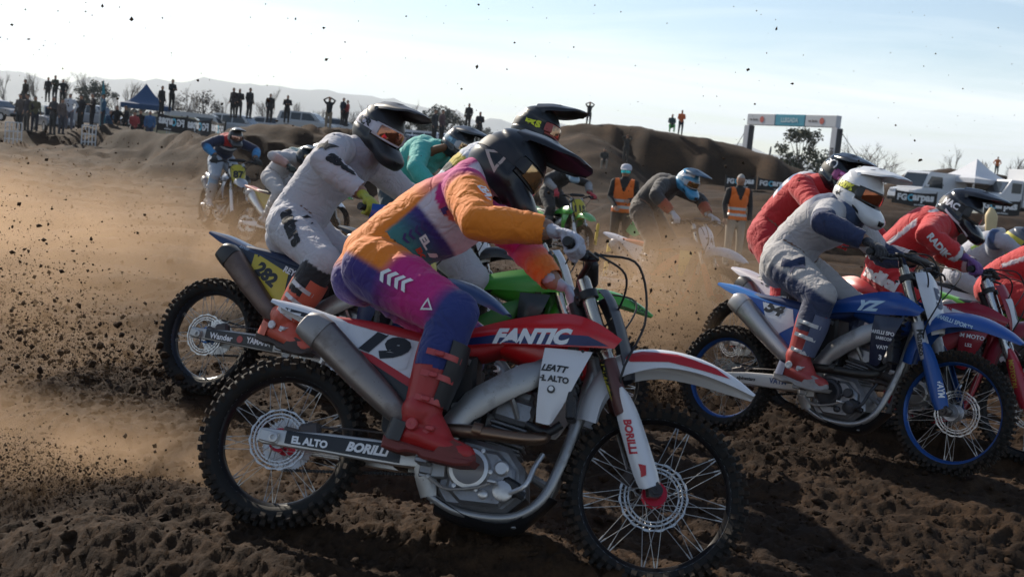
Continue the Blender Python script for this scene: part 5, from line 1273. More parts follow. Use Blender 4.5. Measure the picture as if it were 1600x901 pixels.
# ---- number 54
BLU = (0.008, 0.070, 0.31); BLD = (0.010, 0.030, 0.115)
M54 = solve_frame((1136, 590), (1490, 645), 7.55, rad(10), squat=rad(0.5))
B54 = make_bike('blue and white motorcycle with number 54 on its side plate and blue rims', M54, dict(rfender=plastic((0.03, 0.17, 0.48)), plate=plastic(BLU), shroud=plastic((0.007, 0.060, 0.27)), wing=plastic((0.008, 0.014, 0.04)), seat=paint((0.010, 0.03, 0.12), 0.55, 0, 0.15), tank=plastic(BLU), ffender=plastic((0.008, 0.070, 0.30)), fplate=plastic((0.62, 0.63, 0.66)), guard=plastic((0.014, 0.075, 0.28)),
    rim=paint((0.010, 0.065, 0.25), 0.3, 0.4, 0.2), hub=paint((0.40, 0.40, 0.42), 0.35, 0.7, 0.3), muffler=paint((0.50, 0.47, 0.46), 0.36, 0.85, 0.3), cap=paint((0.46, 0.44, 0.43), 0.4, 0.8, 0.3), clutch=paint((0.04, 0.04, 0.045), 0.45, 0.4, 0.4), swing=paint((0.58, 0.56, 0.55), 0.4, 0.6, 0.25), sleeve=paint((0.4, 0.4, 0.42), 0.35, 0.2, 0.2), header=paint((0.05, 0.045, 0.04), 0.45, 0.7, 0.3)), near=True, steer=rad(-3), squat=rad(0.5))
def ex54(c, j, p):
    b, t, u, v, w = c['bone'], c['t'], c['u'], c['v'], c['w']
    k = np.isin(b, ['torso', 'neck']) & (u > 0.66); j[k] = mixc((0.40, 0.38, 0.39), (0.045, 0.07, 0.14), (u - 0.66) / 0.14)[k]
    for s in 'RL':
        k = (b == 'fa' + s); j[k] = (0.018, 0.03, 0.085)
        k = (b == 'ua' + s) & (t > 0.72); j[k] = (0.018, 0.03, 0.085)
        k = (b == 'th' + s); hj, kn = np.array(c['J']['hj' + s]), np.array(c['J']['kn' + s]); ax = (kn - hj) / np.linalg.norm(kn - hj); top = np.cross(ax, np.array([0, 1, 0])); top = top if top[2] > 0 else -top
        q = ((c['P'] - hj) @ top) / 0.1; w_ = np.clip((-0.05 + 0.5 * (t - 0.4) - q) / 0.16, 0, 1) * np.clip((t - .12) / .08, 0, 1); p[k] = (p * (1 - w_[:, None]) + np.array((0.016, 0.03, 0.085)) * w_[:, None])[k]
        k = (b == 'sn' + s); p[k] = (0.03, 0.04, 0.085)
R54 = make_rider('rider in pale grey and navy kit with white helmet and yellow goggle strap', B54, pose_px(M54, (1228, 405), (1326, 335), (1342, 302), face=(0.96, -0.12, -0.34), elpR=(-0.3, -0.9, -0.1), elpL=(0, 0.8, -0.4), knpR=(1, -0.35, 0.35), knpL=(1, 0.35, 0.3), hsc=1.06), dict(
    colour=kit((0.42, 0.40, 0.40), (0.36, 0.35, 0.37), (0.44, 0.43, 0.44), th=(0.42, 0.40, 0.39), extra=ex54), dirt=0.22, glove=gl((0.02, 0.02, 0.025)), helmet=helm((0.66, 0.66, 0.66), (0.68, 0.69, 0.70), (0.05, 0.05, 0.02), (0.03, 0.03, 0.03), (0.30, 0.10, 0.05)), **boots((0.36, 0.045, 0.04), (0.10, 0.12, 0.20), (0.6, 0.6, 0.6), (0.3, 0.28, 0.27))), 0.0115)
mark_px(B54, 'panelR', [(-.55, .40), (.30, .22), (.50, -.20), (.20, -.45), (-.05, -.40)], 1208, 484, 0.30, (0.66, 0.68, 0.70), -4, name='number_background')
mark_px(B54, 'panelR', '54', 1206, 480, 0.080, INK, -10, bold=0.06, shear=0.2, wide=1.25)
mark_px(B54, 'shroudR', 'YZ', 1363, 478, 0.062, (0.45, 0.62, 0.75), 4, bold=0.06, shear=0.5, wide=1.5)
mark_px(B54, 'shroudR', [(-1.0, .0), (.6, .18), (1.0, -.02), (-.9, -.06)], 1360, 506, 0.18, (0.03, 0.2, 0.5), 0, name='graphic')
mark_px(B54, 'wingR', 'MARELLI SPORTS', 1386, 521, 0.021, PRINT, 0, bold=0.03); mark_px(B54, 'wingR', 'SABECORT', 1386, 530, 0.017, PRINT, 0); mark_px(B54, 'wingR', 'VAYM', 1382, 543, 0.022, PRINT, 4); mark_px(B54, 'wingR', '3', 1376, 558, 0.03, PRINT, 0, bold=0.05)
mark(B54, 'swingarm', 'alpinestars', 0.20, 0.362, 0.030, INK, 6, shear=0.3, own=True, bold=.03); mark(B54, 'swingarm', 'VAYM', 0.42, 0.391, 0.034, (0.05, 0.08, 0.2), 6, own=True)
mark_px(B54, 'front_fender', 'MARELLI SPORTS', 1490, 502, 0.024, (0.45, 0.6, 0.72), -10, y=-.1); mark_px(B54, 'fgR', 'VAYM', 1470, 607, 0.028, PRINT, -72, y=-.13)
mark_px(B54, 'fslvR', 'Maneco', 1440, 535, 0.036, INK, -72, y=-.13, bold=0.03); mark_px(B54, 'clutch_cover', 'H', 1286, 573, 0.035, PRINT, 0, y=-.15, bold=0.05)
mark_front(B54, '5', 0.72, 0.13, (0.012, 0.03, 0.09), 0.05)
cmark(R54, 'trousers', star(), 1235, 410, 0.085, (0.016, 0.03, 0.085), -25, name='emblem'); cmark(R54, 'jersey', 'astars', 1305, 360, 0.055, (0.03, 0.04, 0.10), -55, bold=0.07)
hmark(R54.helmet, R54.strap, '100%', -1.85, 0.12, 0.046, (0.62, 0.60, 0.03), 0, bold=0.06); hmark(R54.helmet, R54.helmet, star(), -2.0, -0.3, 0.03, INK, 10, name='emblem')
for az_, x_ in ((-0.35, 0.1), (-0.5, 0.14)): hmark(R54.helmet, R54.visor, [(-.6, .1), (.5, .2), (.6, -.05), (-.3, -.1)], -0.9, 0.95, 0.022, (0.05, 0.05, 0.06), 0, name='vent')

# ---- green one behind number 19
GRN = (0.055, 0.30, 0.030)
MG = solve_frame((551, 553), (928, 596), 7.2, rad(12))
BG = make_bike('lime green motorcycle half hidden behind the orange and purple rider', MG, dict(rfender=plastic(GRN), plate=plastic(GRN), shroud=plastic(GRN), wing=plastic((0.015, 0.02, 0.02)), seat=PLK, tank=plastic(GRN), ffender=plastic((0.065, 0.33, 0.035)), fplate=plastic((0.60, 0.62, 0.63)), guard=plastic((0.02, 0.02, 0.02)), frame=paint((0.04, 0.16, 0.03), 0.4, 0.2, 0.3), rim=paint((0.03, 0.03, 0.03), 0.3, 0.4, 0.2)), near=True, steer=rad(2))
def exG(c, j, p):
    b, t, u = c['bone'], c['t'], c['u']; k = np.isin(b, ['torso', 'neck']) & (u > .55) & (u < .68); j[k] = (0.5, 0.38, 0.03); k = (u >= .45) & (u <= .55) & np.isin(b, ['torso']); j[k] = INK
RG = make_rider('standing rider in white and grey kit with black helmet and yellow strap lettering', BG, pose_px(MG, (668, 352), (793, 246), (838, 204), face=(0.97, 0, -0.18), elpR=(-0.4, -0.9, 0.2), elpL=(-0.2, 0.9, 0.2), knpR=(1, -0.3, 0.2), knpL=(1, 0.3, 0.2), hsc=1.05), dict(
    colour=kit((0.50, 0.53, 0.60), (0.5, 0.52, 0.58), (0.46, 0.45, 0.46), th=(0.40, 0.40, 0.42), sn=(0.3, 0.3, 0.31), extra=exG), dirt=0.15, glove=gl((0.03, 0.03, 0.03)), helmet=helm((0.014, 0.016, 0.016), (0.016, 0.017, 0.018), (0.015, 0.015, 0.015), (0.32, 0.06, 0.05), (0.35, 0.22, 0.14), 0.4), **boots((0.03, 0.03, 0.03), None, (0.5, 0.5, 0.5))), 0.0125)
hmark(RG.helmet, RG.strap, 'EKS', -1.75, 0.12, 0.048, (0.62, 0.68, 0.02), 0, bold=0.07)
mark_px(BG, 'shroudR', [(-.5, -.3), (.1, .5), (.35, .5), (-.1, -.3)], 728, 420, 0.10, PRINT, 0, name='graphic'); mark_px(BG, 'front_fender', 'PRO CIRCUIT', 990, 470, 0.026, INK, -40, y=-.1); mark_front(BG, '1', 0.72, 0.14, (0.02, 0.06, 0.09), 0.05)

# ---- number 16
DRED = (0.30, 0.012, 0.030)
M16 = solve_frame((1258, 580), (1612, 640), 8.2, rad(8))
B16 = make_bike('dark red motorcycle with number 16 on white panel, far right', M16, dict(rfender=plastic(DRED), plate=plastic((0.50, 0.42, 0.40)), shroud=plastic(DRED), wing=plastic((0.25, 0.010, 0.022)), seat=PLK, tank=plastic(DRED), ffender=plastic((0.28, 0.012, 0.03)), fplate=plastic((0.30, 0.012, 0.03)), guard=plastic((0.36, 0.012, 0.03)), fork_up=paint((0.52, 0.52, 0.52), 0.25, 0.9, 0.2), frame=paint((0.3, 0.02, 0.03), 0.4, 0.2, 0.3)), near=True)
def ex16(c, j, p):
    b, t, u, v, w = c['bone'], c['t'], c['u'], c['v'], c['w']
    k = np.isin(b, ['torso', 'pelvis']) & (np.abs(v + 0.45) < 0.11); j[k] = (0.66, 0.62, 0.62)
    for s in 'RL': k = (b == 'fa' + s) & (t > 0.82); j[k] = (0.6, 0.58, 0.6)
RDK = (0.52, 0.018, 0.022)
R16 = make_rider('rider in red kit with white back stripe and black helmet with white trim', B16, pose_px(M16, (1385, 420), (1478, 352), (1500, 330), face=(0.93, -0.1, -0.36), elpR=(-0.2, -0.9, -0.2), elpL=(0, 0.8, -0.4), hsc=1.04), dict(
    colour=kit(RDK, RDK, (0.54, 0.02, 0.022), th=(0.50, 0.016, 0.02), extra=ex16), dirt=0.08, glove=gl((0.16, 0.06, 0.22)), helmet=helm((0.012, 0.013, 0.018), None, (0.02, 0.02, 0.02), (0.03, 0.03, 0.03), (0.45, 0.40, 0.35), 0.22), **boots((0.05, 0.05, 0.05))), 0.0125)
mark_px(B16, 'panelR', '16', 1478, 458, 0.095, INK, -14, bold=0.06, shear=0.1); cmark(R16, 'trousers', 'radikal', 1372, 432, 0.085, (0.7, 0.66, 0.66), -20, bold=0.07)
mark_px(B16, 'shroudR', [(-.5, .1), (.3, .0), (.5, -.12), (-.42, -.05)], 1492, 486, 0.30, (0.66, 0.66, 0.68), -4, name='graphic'); mark_px(B16, 'shroudR', 'JB', 1482, 483, 0.045, (0.4, 0.02, 0.04), -8, bold=0.04)
mark_px(B16, 'wingR', 'SM MOTOS', 1520, 526, 0.027, PRINT, 0, bold=0.02); mark_px(B16, 'wingR', 'LS2', 1514, 539, 0.022, PRINT, 0); mark_px(B16, 'fgR', 'MOTOTAL', 1583, 585, 0.03, (0.5, 0.35, 0.05), -72, y=-.13)
mark_front(B16, [(-.75, .6), (.75, .6), (.55, -.9), (-.55, -.9)], 0.70, 0.14, (0.62, 0.63, 0.66)); mark_front(B16, '6', 0.70, 0.16, (0.015, 0.05, 0.09), 0.05)
hmark(R16.helmet, R16.strap, 'MAC', -1.95, 0.12, 0.044, PRINT, 0, bold=0.05); hmark(R16.helmet, R16.helmet, [(-1, .2), (.2, .05), (1.2, -.35), (1.15, -.5), (.1, -.1), (-1, .05)], -1.2, -0.52, 0.09, PRINT, 0, name='graphic')
cmark(R16, 'jersey', 'RADIKAL', 1478, 395, 0.045, PRINT, -42, bold=0.05)

# ---- red rider behind number 54
M10 = solve_frame((1152, 534), (1410, 592), 8.95, rad(8))
B10 = make_bike('white motorcycle with pale rear fender half hidden behind number 54', M10, dict(rfender=plastic((0.60, 0.56, 0.58)), plate=plastic((0.60, 0.56, 0.60)), shroud=plastic((0.5, 0.03, 0.03)), seat=PLK, ffender=plastic((0.6, 0.58, 0.6)), fplate=plastic((0.6, 0.6, 0.62)), cap=paint((0.03, 0.03, 0.035), 0.4, 0.2, 0.2)), near=False)
def ex10(c, j, p):
    b, u, v = c['bone'], c['u'], c['v']; k = np.isin(b, ['torso']) & (v < -0.55) & (u > 0.35); j[k] = np.where(((u * 9).astype(int) % 2 == 0)[:, None], np.array((0.62, 0.62, 0.66)), np.array((0.08, 0.16, 0.3)))[k]
R10 = make_rider('rider in red jersey with white and blue back, glossy black helmet with ring emblem', B10, pose_px(M10, (1205, 365), (1283, 293), (1310, 272), face=(0.93, -0.05, -0.36), elpR=(-0.3, -0.9, 0), elpL=(0, 0.9, 0)), dict(
    colour=kit((0.50, 0.016, 0.02), None, (0.52, 0.018, 0.022), th=(0.46, 0.014, 0.02), extra=ex10), dirt=0.08, glove=gl((0.4, 0.02, 0.03)), helmet=helm((0.010, 0.011, 0.014), None, (0.02, 0.02, 0.02), (0.3, 0.06, 0.2), (0.3, 0.1, 0.25), 0.16), **boots((0.05, 0.05, 0.05))), 0.013)
hmark(R10.helmet, R10.helmet, ring2d(disc(1, 18), .7), -1.5, 0.5, 0.036, PRINT, 0, name='emblem')
mark_px(B10, 'panelR', '10', 1192, 437, 0.085, INK, -14, bold=0.05, shear=0.2); mark_px(B10, 'rear_fender', 'PIRELLI', 1150, 408, 0.03, INK, -16, bold=0.04, shear=0.2); cmark(R10, 'jersey', 'UMBRO', 1250, 330, 0.03, PRINT, -35)

# ---- red and green one cut by the right edge
ME_ = frame_by(1560, 9.1, rad(-32), rad(6), (0.38, 0, 1.0), 0.03)
BE = make_bike('lime green and red motorcycle cut off by the right edge', ME_, dict(rfender=plastic((0.14, 0.42, 0.04)), plate=plastic((0.14, 0.40, 0.04)), shroud=plastic((0.36, 0.012, 0.03)), wing=plastic((0.10, 0.34, 0.03)), seat=PLK, ffender=plastic((0.36, 0.012, 0.03)), fplate=PLW), near=False)
RE_ = make_rider('rider in red jersey with white stripes, cut off by the right edge', BE, dict(hip=(0.36, 0, 1.06), neck=(0.76, 0, 1.28), head=(0.92, 0, 1.33), face=(0.93, 0, -0.36)), dict(colour=kit((0.52, 0.02, 0.022), None, None, th=(0.5, 0.02, 0.02), extra=ex16), dirt=0.08, glove=gl((0.05, 0.05, 0.05)), helmet=helm((0.20, 0.20, 0.21)), **boots((0.05, 0.05, 0.05))), 0.014)
mark(BE, 'shroudR', '1', 0.98, 0.96, 0.10, PRINT, 8, bold=0.06, shear=0.3); mark(BE, 'wingR', 'ILIR', 1.07, 0.87, 0.04, PRINT, 5)

# ---- grey and lime rider at the right
MQ = frame_by(1592, 10.6, rad(-30), rad(6), (0.84, 0, 1.36), 0.03)
BQ = make_bike('white motorcycle of the grey and lime rider, hidden behind the red riders', MQ, dict(rfender=PLW, plate=PLW, shroud=PLW, seat=PLK, ffender=PLW, fplate=PLW), near=False)
def exQ(c, j, p):
    b, u, v, w, t = c['bone'], c['u'], c['v'], c['w'], c['t']; k = np.isin(b, ['torso']) & (np.abs(v + 0.5) < 0.12); j[k] = (0.22, 0.36, 0.05); k = np.isin(b, ['torso', 'neck']) & (u > 0.93); j[k] = (0.25, 0.42, 0.04)
    k = np.isin(b, ['uaR', 'uaL']) & (t > 0.5); j[k] = (0.05, 0.10, 0.22)
RQ = make_rider('rider in grey jersey with lime piping and colourful helmet', BQ, dict(hip=(0.40, 0, 1.04), neck=(0.72, 0, 1.30), head=(0.84, 0, 1.36), face=(0.9, 0, -0.4)), dict(colour=kit((0.42, 0.42, 0.46), None, (0.36, 0.38, 0.44), th=(0.42, 0.42, 0.46), sn=(0.05, 0.08, 0.15), extra=exQ), dirt=0.1, glove=gl((0.05, 0.05, 0.05)), helmet=helm((0.10, 0.11, 0.13), (0.02, 0.03, 0.06), (0.5, 0.42, 0.04)), **boots((0.3, 0.3, 0.3))), 0.014)

# ---- teal rider between number 282 and number 19
MT = frame_by(716, 9.7, rad(-28), rad(8), (0.82, 0, 1.74), 0.03)
BT = make_bike('black motorcycle of the teal rider, hidden behind the nearest rider', MT, dict(rfender=PLK, plate=PLK, shroud=PLK, seat=PLK, ffender=PLK, fplate=PLW), near=False)
RT = make_rider('rider in plain teal jersey with long hair and black helmet', BT, dict(hip=(0.30, 0, 1.36), neck=(0.62, 0, 1.68), head=(0.82, 0, 1.76), face=(0.93, -0.1, -0.38), elpR=(-0.4, -0.9, 0.1)), dict(colour=kit((0.06, 0.40, 0.35), None, None, th=(0.03, 0.05, 0.06)), dirt=0.06, glove=gl((0.03, 0.03, 0.03)), helmet=helm((0.016, 0.018, 0.02), (0.02, 0.022, 0.025), (0.10, 0.2, 0.28), (0.4, 0.4, 0.42), (0.4, 0.3, 0.2), 0.3), **boots((0.05, 0.05, 0.05))), 0.0135)
cmark(RT, 'jersey', 'SVN', 0, 0, 0.05, INK, -10, bold=0.02, lx=(0.58, 1.55)); hmark(RT.helmet, RT.strap, disc(1, 14), -1.7, 0.13, 0.025, (0.3, 0.5, 0.6), 0, name='emblem')

# ---- number 741 in the dust
MD = frame_by(1073, 13.4, rad(-38), rad(4), (0.80, 0, 1.6), -0.02)
BD = make_bike('orange and white motorcycle numbered 741, sunk in flying dust', MD, dict(rfender=plastic((0.55, 0.54, 0.57), .3), plate=plastic((0.5, 0.5, 0.53), .4), shroud=plastic((0.10, 0.09, 0.09), .4), wing=plastic((0.45, 0.36, 0.04), .4), seat=paint((0.45, 0.10, 0.03), 0.5, 0, 0.4), ffender=plastic((0.5, 0.5, 0.52), .4), fplate=plastic((0.55, 0.55, 0.58), .3), frame=paint((0.5, 0.10, 0.02), 0.4, 0.1, 0.4), guard=plastic((0.55, 0.13, 0.03), .4)), near=False, steer=rad(-10))
def exD(c, j, p):
    b, t = c['bone'], c['t']; k = np.isin(b, ['faR', 'faL']) & (t > 0.4); j[k] = (0.35, 0.07, 0.03)
RD = make_rider('rider in black kit with blue and white striped helmet, standing in the dust', BD, dict(hip=(0.28, 0, 1.28), neck=(0.62, 0, 1.60), head=(0.80, 0, 1.66), face=(0.90, -0.15, -0.42), elpR=(-0.5, -0.8, 0.3)), dict(colour=kit((0.045, 0.038, 0.034), None, (0.05, 0.045, 0.042), th=(0.075, 0.06, 0.048), extra=exD), dirt=0.3, glove=gl((0.4, 0.4, 0.42)), helmet=helm((0.05, 0.24, 0.42), (0.02, 0.05, 0.09), (0.35, 0.45, 0.52), (0.4, 0.4, 0.42), (0.35, 0.22, 0.10)), **boots((0.3, 0.3, 0.3))), 0.0135)
mark_front(BD, '741', 0.71, 0.085, (0.03, 0.04, 0.06), 0.03); cmark(RD, 'jersey', 'ASA', 0, 0, 0.07, (0.3, 0.3, 0.3), -30, lx=(0.55, 1.30)); hmark(RD.helmet, RD.helmet, [(-1, .3), (1, .5), (1, .1), (-1, -.1)], -1.3, 0.55, 0.09, PRINT, 20, name='graphic')

# ---- number 115
M115 = frame_by(893, 20.5, rad(-52), rad(5), (0.84, 0, 1.42), -0.05)
B115 = make_bike('green motorcycle with yellow front plate numbered 115', M115, dict(rfender=plastic(GRN), plate=plastic(GRN), shroud=plastic(GRN), seat=PLK, tank=plastic(GRN), ffender=plastic((0.12, 0.36, 0.08), .25), fplate=plastic((0.48, 0.40, 0.03))), near=False, steer=rad(-14))
R115 = make_rider('rider in black jersey with white logos, red gloves and silver-blue helmet', B115, dict(hip=(0.30, 0, 1.24), neck=(0.64, 0, 1.56), head=(0.82, 0, 1.62), face=(0.95, -0.3, -0.25), elpR=(-0.5, -0.8, 0.3)), dict(colour=kit((0.03, 0.026, 0.024), None, None, (0.30, 0.29, 0.29), th=(0.03, 0.026, 0.024)), dirt=0.1, glove=gl((0.42, 0.03, 0.04)), helmet=helm((0.22, 0.30, 0.36), (0.30, 0.36, 0.40), None, None, (0.4, 0.35, 0.28)), **boots((0.1, 0.1, 0.1))), 0.015)
mark_front(B115, '115', 0.71, 0.12, INK, 0.05)

# ---- number 87
M87 = frame_by(366, 19.6, rad(-55), rad(3), (0.80, 0, 1.50), 0.0)
B87 = make_bike('white and blue motorcycle with yellow front plate numbered 87', M87, dict(rfender=plastic((0.5, 0.5, 0.52), .3), plate=plastic((0.45, 0.38, 0.05), .3), shroud=plastic((0.2, 0.25, 0.32), .3), seat=PLK, ffender=plastic((0.30, 0.32, 0.36), .35), fplate=plastic((0.48, 0.40, 0.03)), guard=PLW), near=False, steer=rad(-12))
def ex87(c, j, p):
    b, u, v, t = c['bone'], c['u'], c['v'], c['t']; k = np.isin(b, ['torso', 'neck']) & (u > 0.84); j[k] = (0.48, 0.03, 0.03); k = np.isin(b, ['torso']) & (u > 0.70) & (u < 0.78); j[k] = (0.5, 0.52, 0.56)
R87 = make_rider('standing rider in navy, red and blue jersey with white and blue trousers', B87, dict(hip=(0.30, 0, 1.22), neck=(0.62, 0, 1.56), head=(0.80, 0, 1.62), face=(0.96, -0.05, -0.2), elpR=(-0.5, -0.8, 0.3), elpL=(-0.4, 0.9, 0.3), belt=0.12), dict(colour=kit((0.02, 0.025, 0.05), None, (0.03, 0.035, 0.07), (0.05, 0.22, 0.45), th=(0.42, 0.46, 0.52), sn=(0.25, 0.4, 0.55), extra=ex87), dirt=0.1, glove=gl((0.03, 0.03, 0.03)), helmet=helm((0.05, 0.045, 0.045), (0.02, 0.02, 0.02), None, None, (0.4, 0.25, 0.22)), **boots((0.4, 0.4, 0.4))), 0.015)
mark_front(B87, '87', 0.71, 0.13, INK, 0.05)

# ---- white-kitted rider behind number 282
MW = frame_by(476, 16.6, rad(-35), rad(10), (0.84, 0, 1.42), 0.0)
BW = make_bike('orange-red and white motorcycle behind the pale grey rider', MW, dict(rfender=plastic((0.52, 0.14, 0.08)), plate=plastic((0.48, 0.32, 0.05)), shroud=plastic((0.5, 0.10, 0.03)), seat=PLK, ffender=PLW, fplate=plastic((0.48, 0.40, 0.03)), muffler=paint((0.6, 0.58, 0.55), 0.3, .8, .2)), near=False)
RW = make_rider('rider in white jersey with red cuffs and black helmet', BW, dict(hip=(0.32, 0, 1.12), neck=(0.66, 0, 1.42), head=(0.84, 0, 1.48), face=(0.95, -0.1, -0.28), elpR=(-0.6, -0.8, 0.2)), dict(colour=kit((0.50, 0.48, 0.48), None, (0.50, 0.48, 0.49), (0.5, 0.30, 0.26), th=(0.46, 0.44, 0.44)), dirt=0.12, glove=gl((0.04, 0.05, 0.04)), helmet=helm((0.014, 0.02, 0.022)), **boots((0.3, 0.3, 0.3))), 0.015)
# ---- the one behind him, only helmet and shoulder in sight
MV = frame_by(496, 19.0, rad(-35), rad(8), (0.84, 0, 1.46), 0.0)
BV = make_bike('green motorcycle hidden behind the white-kitted rider', MV, dict(rfender=plastic(GRN), plate=plastic(GRN), shroud=plastic(GRN), seat=PLK, ffender=plastic(GRN), fplate=PLW), near=False)
RV = make_rider('rider with white and lime helmet, mostly hidden behind the pale grey rider', BV, dict(hip=(0.32, 0, 1.14), neck=(0.66, 0, 1.45), head=(0.84, 0, 1.52), face=(0.95, -0.1, -0.25)), dict(colour=kit((0.42, 0.5, 0.45), None, None, th=(0.1, 0.1, 0.1)), dirt=0.1, glove=gl((0.04, 0.05, 0.04)), helmet=helm((0.45, 0.5, 0.42), (0.5, 0.52, 0.5), (0.2, 0.4, 0.05)), **boots((0.1, 0.1, 0.1))), 0.016)
for R_ in (R19, R282, R54, RG, R16, R10, RE_, RQ, RT, RD):
    for az_ in (-0.80, 0.80): hmark(R_.helmet, R_.helmet, [(-1, .25), (.6, .3), (1, -.05), (.4, -.3), (-.8, -.2)], az_, -0.55, 0.026, (0.006, 0.006, 0.007), -8 if az_ < 0 else 8, name='vent')
    hmark(R_.helmet, R_.helmet, [(-1, .4), (1, .4), (.7, -.4), (-.7, -.4)], 0.0, -0.42, 0.030, (0.006, 0.006, 0.007), 0, name='vent')
    for az_ in (-0.45, 0.45): hmark(R_.helmet, R_.visor, [(-1, .2), (.8, .35), (1, 0), (-.6, -.25)], az_, 1.05, 0.020, (0.006, 0.006, 0.007), 0, name='vent')

b = MB(); b.tube([(0.74, -0.10, 1.70), (0.66, -0.12, 1.66), (0.60, -0.13, 1.58), (0.58, -0.12, 1.50)], [.05, .055, .05, .02], 10, res=10, rnd=True, flat=.6); link('hair', b.mesh('hair', 60), paint((0.16, 0.08, 0.04), 0.6, 0, 0, bump=0.6, bscale=90), RT.person)

# ================================================================ the ground itself
build_ground(); scatter_clods()
def spot(px, py, depth, dz=0.0):
    p = pix(px, py, depth); return Vector((p.x, p.y, ground_z(p.x, p.y) + dz))
def facing(p, turn=0.0):
    """rotation about z so that own -y looks at the camera, plus turn"""
    return math.atan2(-p.x, p.y) * -1.0 * -1.0 + turn
def place(p, rz=0.0, sc=1.0): return Matrix.Translation(p) @ Matrix.Rotation(rz, 4, 'Z') @ Matrix.Scale(sc, 4)

# ================================================================ people on foot: own space feet at z = 0, looking along -y
def foot_joints(kind):
    J = dict(hip=(0, 0, .93), chest=(0, .01, 1.30), neck=(0, .0, 1.47), head=(0, -.02, 1.63))
    for s, q in (('R', -1), ('L', 1)):
        J['sh' + s] = (q * .19, 0, 1.42); J['hj' + s] = (q * .095, 0, .92); J['kn' + s] = (q * .11, -.03, .50); J['an' + s] = (q * .12, 0, .09)
        J['el' + s], J['wr' + s] = {'stand': ((q * .25, .02, 1.16), (q * .24, -.08, .92)), 'photo': ((q * .31, -.08, 1.58), (q * .09, -.16, 1.70)), 'hips': ((q * .36, .06, 1.17), (q * .20, -.05, 1.00)),
            'folded': ((q * .26, -.04, 1.16), (q * -.02, -.20, 1.20)), 'hold': ((q * .25, .0, 1.15), (q * .12, -.22, 1.12 if q > 0 else 1.0)), 'sit': ((q * .24, -.06, .72), (q * .14, -.28, .62)), 'back': ((q * .25, .02, 1.16), (q * .12, -.16, 1.05))}[kind]
    if kind == 'sit':
        for k in ('hip', 'chest', 'neck', 'head', 'shR', 'shL'): x, y, z = J[k]; J[k] = (x, y, z - .46)
        for s, q in (('R', -1), ('L', 1)): J['hj' + s] = (q * .1, 0, .46); J['kn' + s] = (q * .16, -.40, .52); J['an' + s] = (q * .15, -.46, .09)
    if kind == 'stride':
        pass
    return J
def foot_mesh(kind, voxel=0.026):
    J = foot_joints(kind); b = MB(); V = {k: Vector(v) for k, v in J.items()}
    b.tube([V['hip'] - Vector((0, 0, .06)), V['hip'], V['hip'] * .55 + V['chest'] * .45, V['chest'], V['neck'] - Vector((0, 0, .05))], [.14, .165, .155, .185, .12], 14, res=10, rnd=True, flat=0.68, ref=(1, 0, 0))
    b.tube([V['neck'] - Vector((0, 0, .06)), V['head']], [.062, .06], 10, rnd=True); b.ball(V['head'] + Vector((0, 0, .01)), (.080, .098, .118), 14, 10); b.ball(V['head'] + Vector((0, -.098, -.005)), (.016, .02, .025), 6, 5)
    for s in 'RL':
        b.tube([V['chest'] * .4 + V['neck'] * .6, V['sh' + s]], [.08, .072], 10, rnd=True); b.tube([V['sh' + s], V['el' + s], V['wr' + s]], [.07, .056, .042], 10, rnd=True)
        d = (V['wr' + s] - V['el' + s]).normalized(); q = 1 if s == 'L' else -1; side = d.cross(Vector((0, -1, 0.2))).normalized()
        b.tube([V['wr' + s], V['wr' + s] + d * .06], [.034, .036], 8, rnd=True, flat=.6)
        for k in range(4): b.tube([V['wr' + s] + d * .09 + side * (k - 1.5) * .019, V['wr' + s] + d * (.165 - abs(k - 1.3) * .012) + side * (k - 1.5) * .021], [.0105, .009], 6, rnd=True)
        b.tube([V['wr' + s] + d * .04 + side * -q * .03, V['wr' + s] + d * .10 + side * -q * .058], [.013, .010], 6, rnd=True)
        b.tube([V['hj' + s], V['kn' + s], V['an' + s]], [.105, .075, .058], 12, rnd=True)
        b.tube([V['an' + s] + Vector((0, .05, -.045)), V['an' + s] + Vector((0, -.15, -.055))], [.045, .038], 8, rnd=True)
    me = remesh(b, voxel, 3, 'person')
    co = np.empty(len(me.vertices) * 3); me.vertices.foreach_get('co', co); co = co.reshape(-1, 3)
    bones = [(V['hip'] + Vector((0, 0, .06)), V['neck'] - Vector((0, 0, .03)), .16, .13, 2), (V['neck'] + Vector((0, 0, .03)), V['head'], .05, .1, 0)]
    for s in 'RL':
        d = (V['wr' + s] - V['el' + s]).normalized(); bones += [(V['sh' + s], V['el' + s], .07, .056, 2), (V['el' + s], V['wr' + s], .056, .042, 2), (V['wr' + s] + d * .05, V['wr' + s] + d * .17, .03, .02, 0), (V['hj' + s] - Vector((0, 0, .02)), V['kn' + s], .12, .075, 3), (V['kn' + s], V['an' + s], .075, .058, 3), (V['an' + s] + Vector((0, .05, -.05)), V['an' + s] + Vector((0, -.15, -.05)), .045, .04, 4)]
    D = np.array([seg_dist(co, a, c, ra, rc)[0] for a, c, ra, rc, _ in bones]); g = np.array([x[4] for x in bones])[D.argmin(0)]
    h = co - np.array(V['head']); hair = (g == 0) & (np.linalg.norm(h, axis=1) < .16) & ((h[:, 2] > .045) | ((h[:, 1] > .03) & (h[:, 2] > -.06))); g[hair] = 1
    me.materials.clear()
    for _ in range(5): me.materials.append(None)
    idx = np.array([int(np.bincount(g[list(p.vertices)]).argmax()) for p in me.polygons], dtype=np.int32); me.polygons.foreach_set('material_index', idx)
    return me
CL = lambda c: paint(c, 0.85, 0, 0.0)
SKIN = [CL((0.36, 0.20, 0.13)), CL((0.28, 0.15, 0.10))]
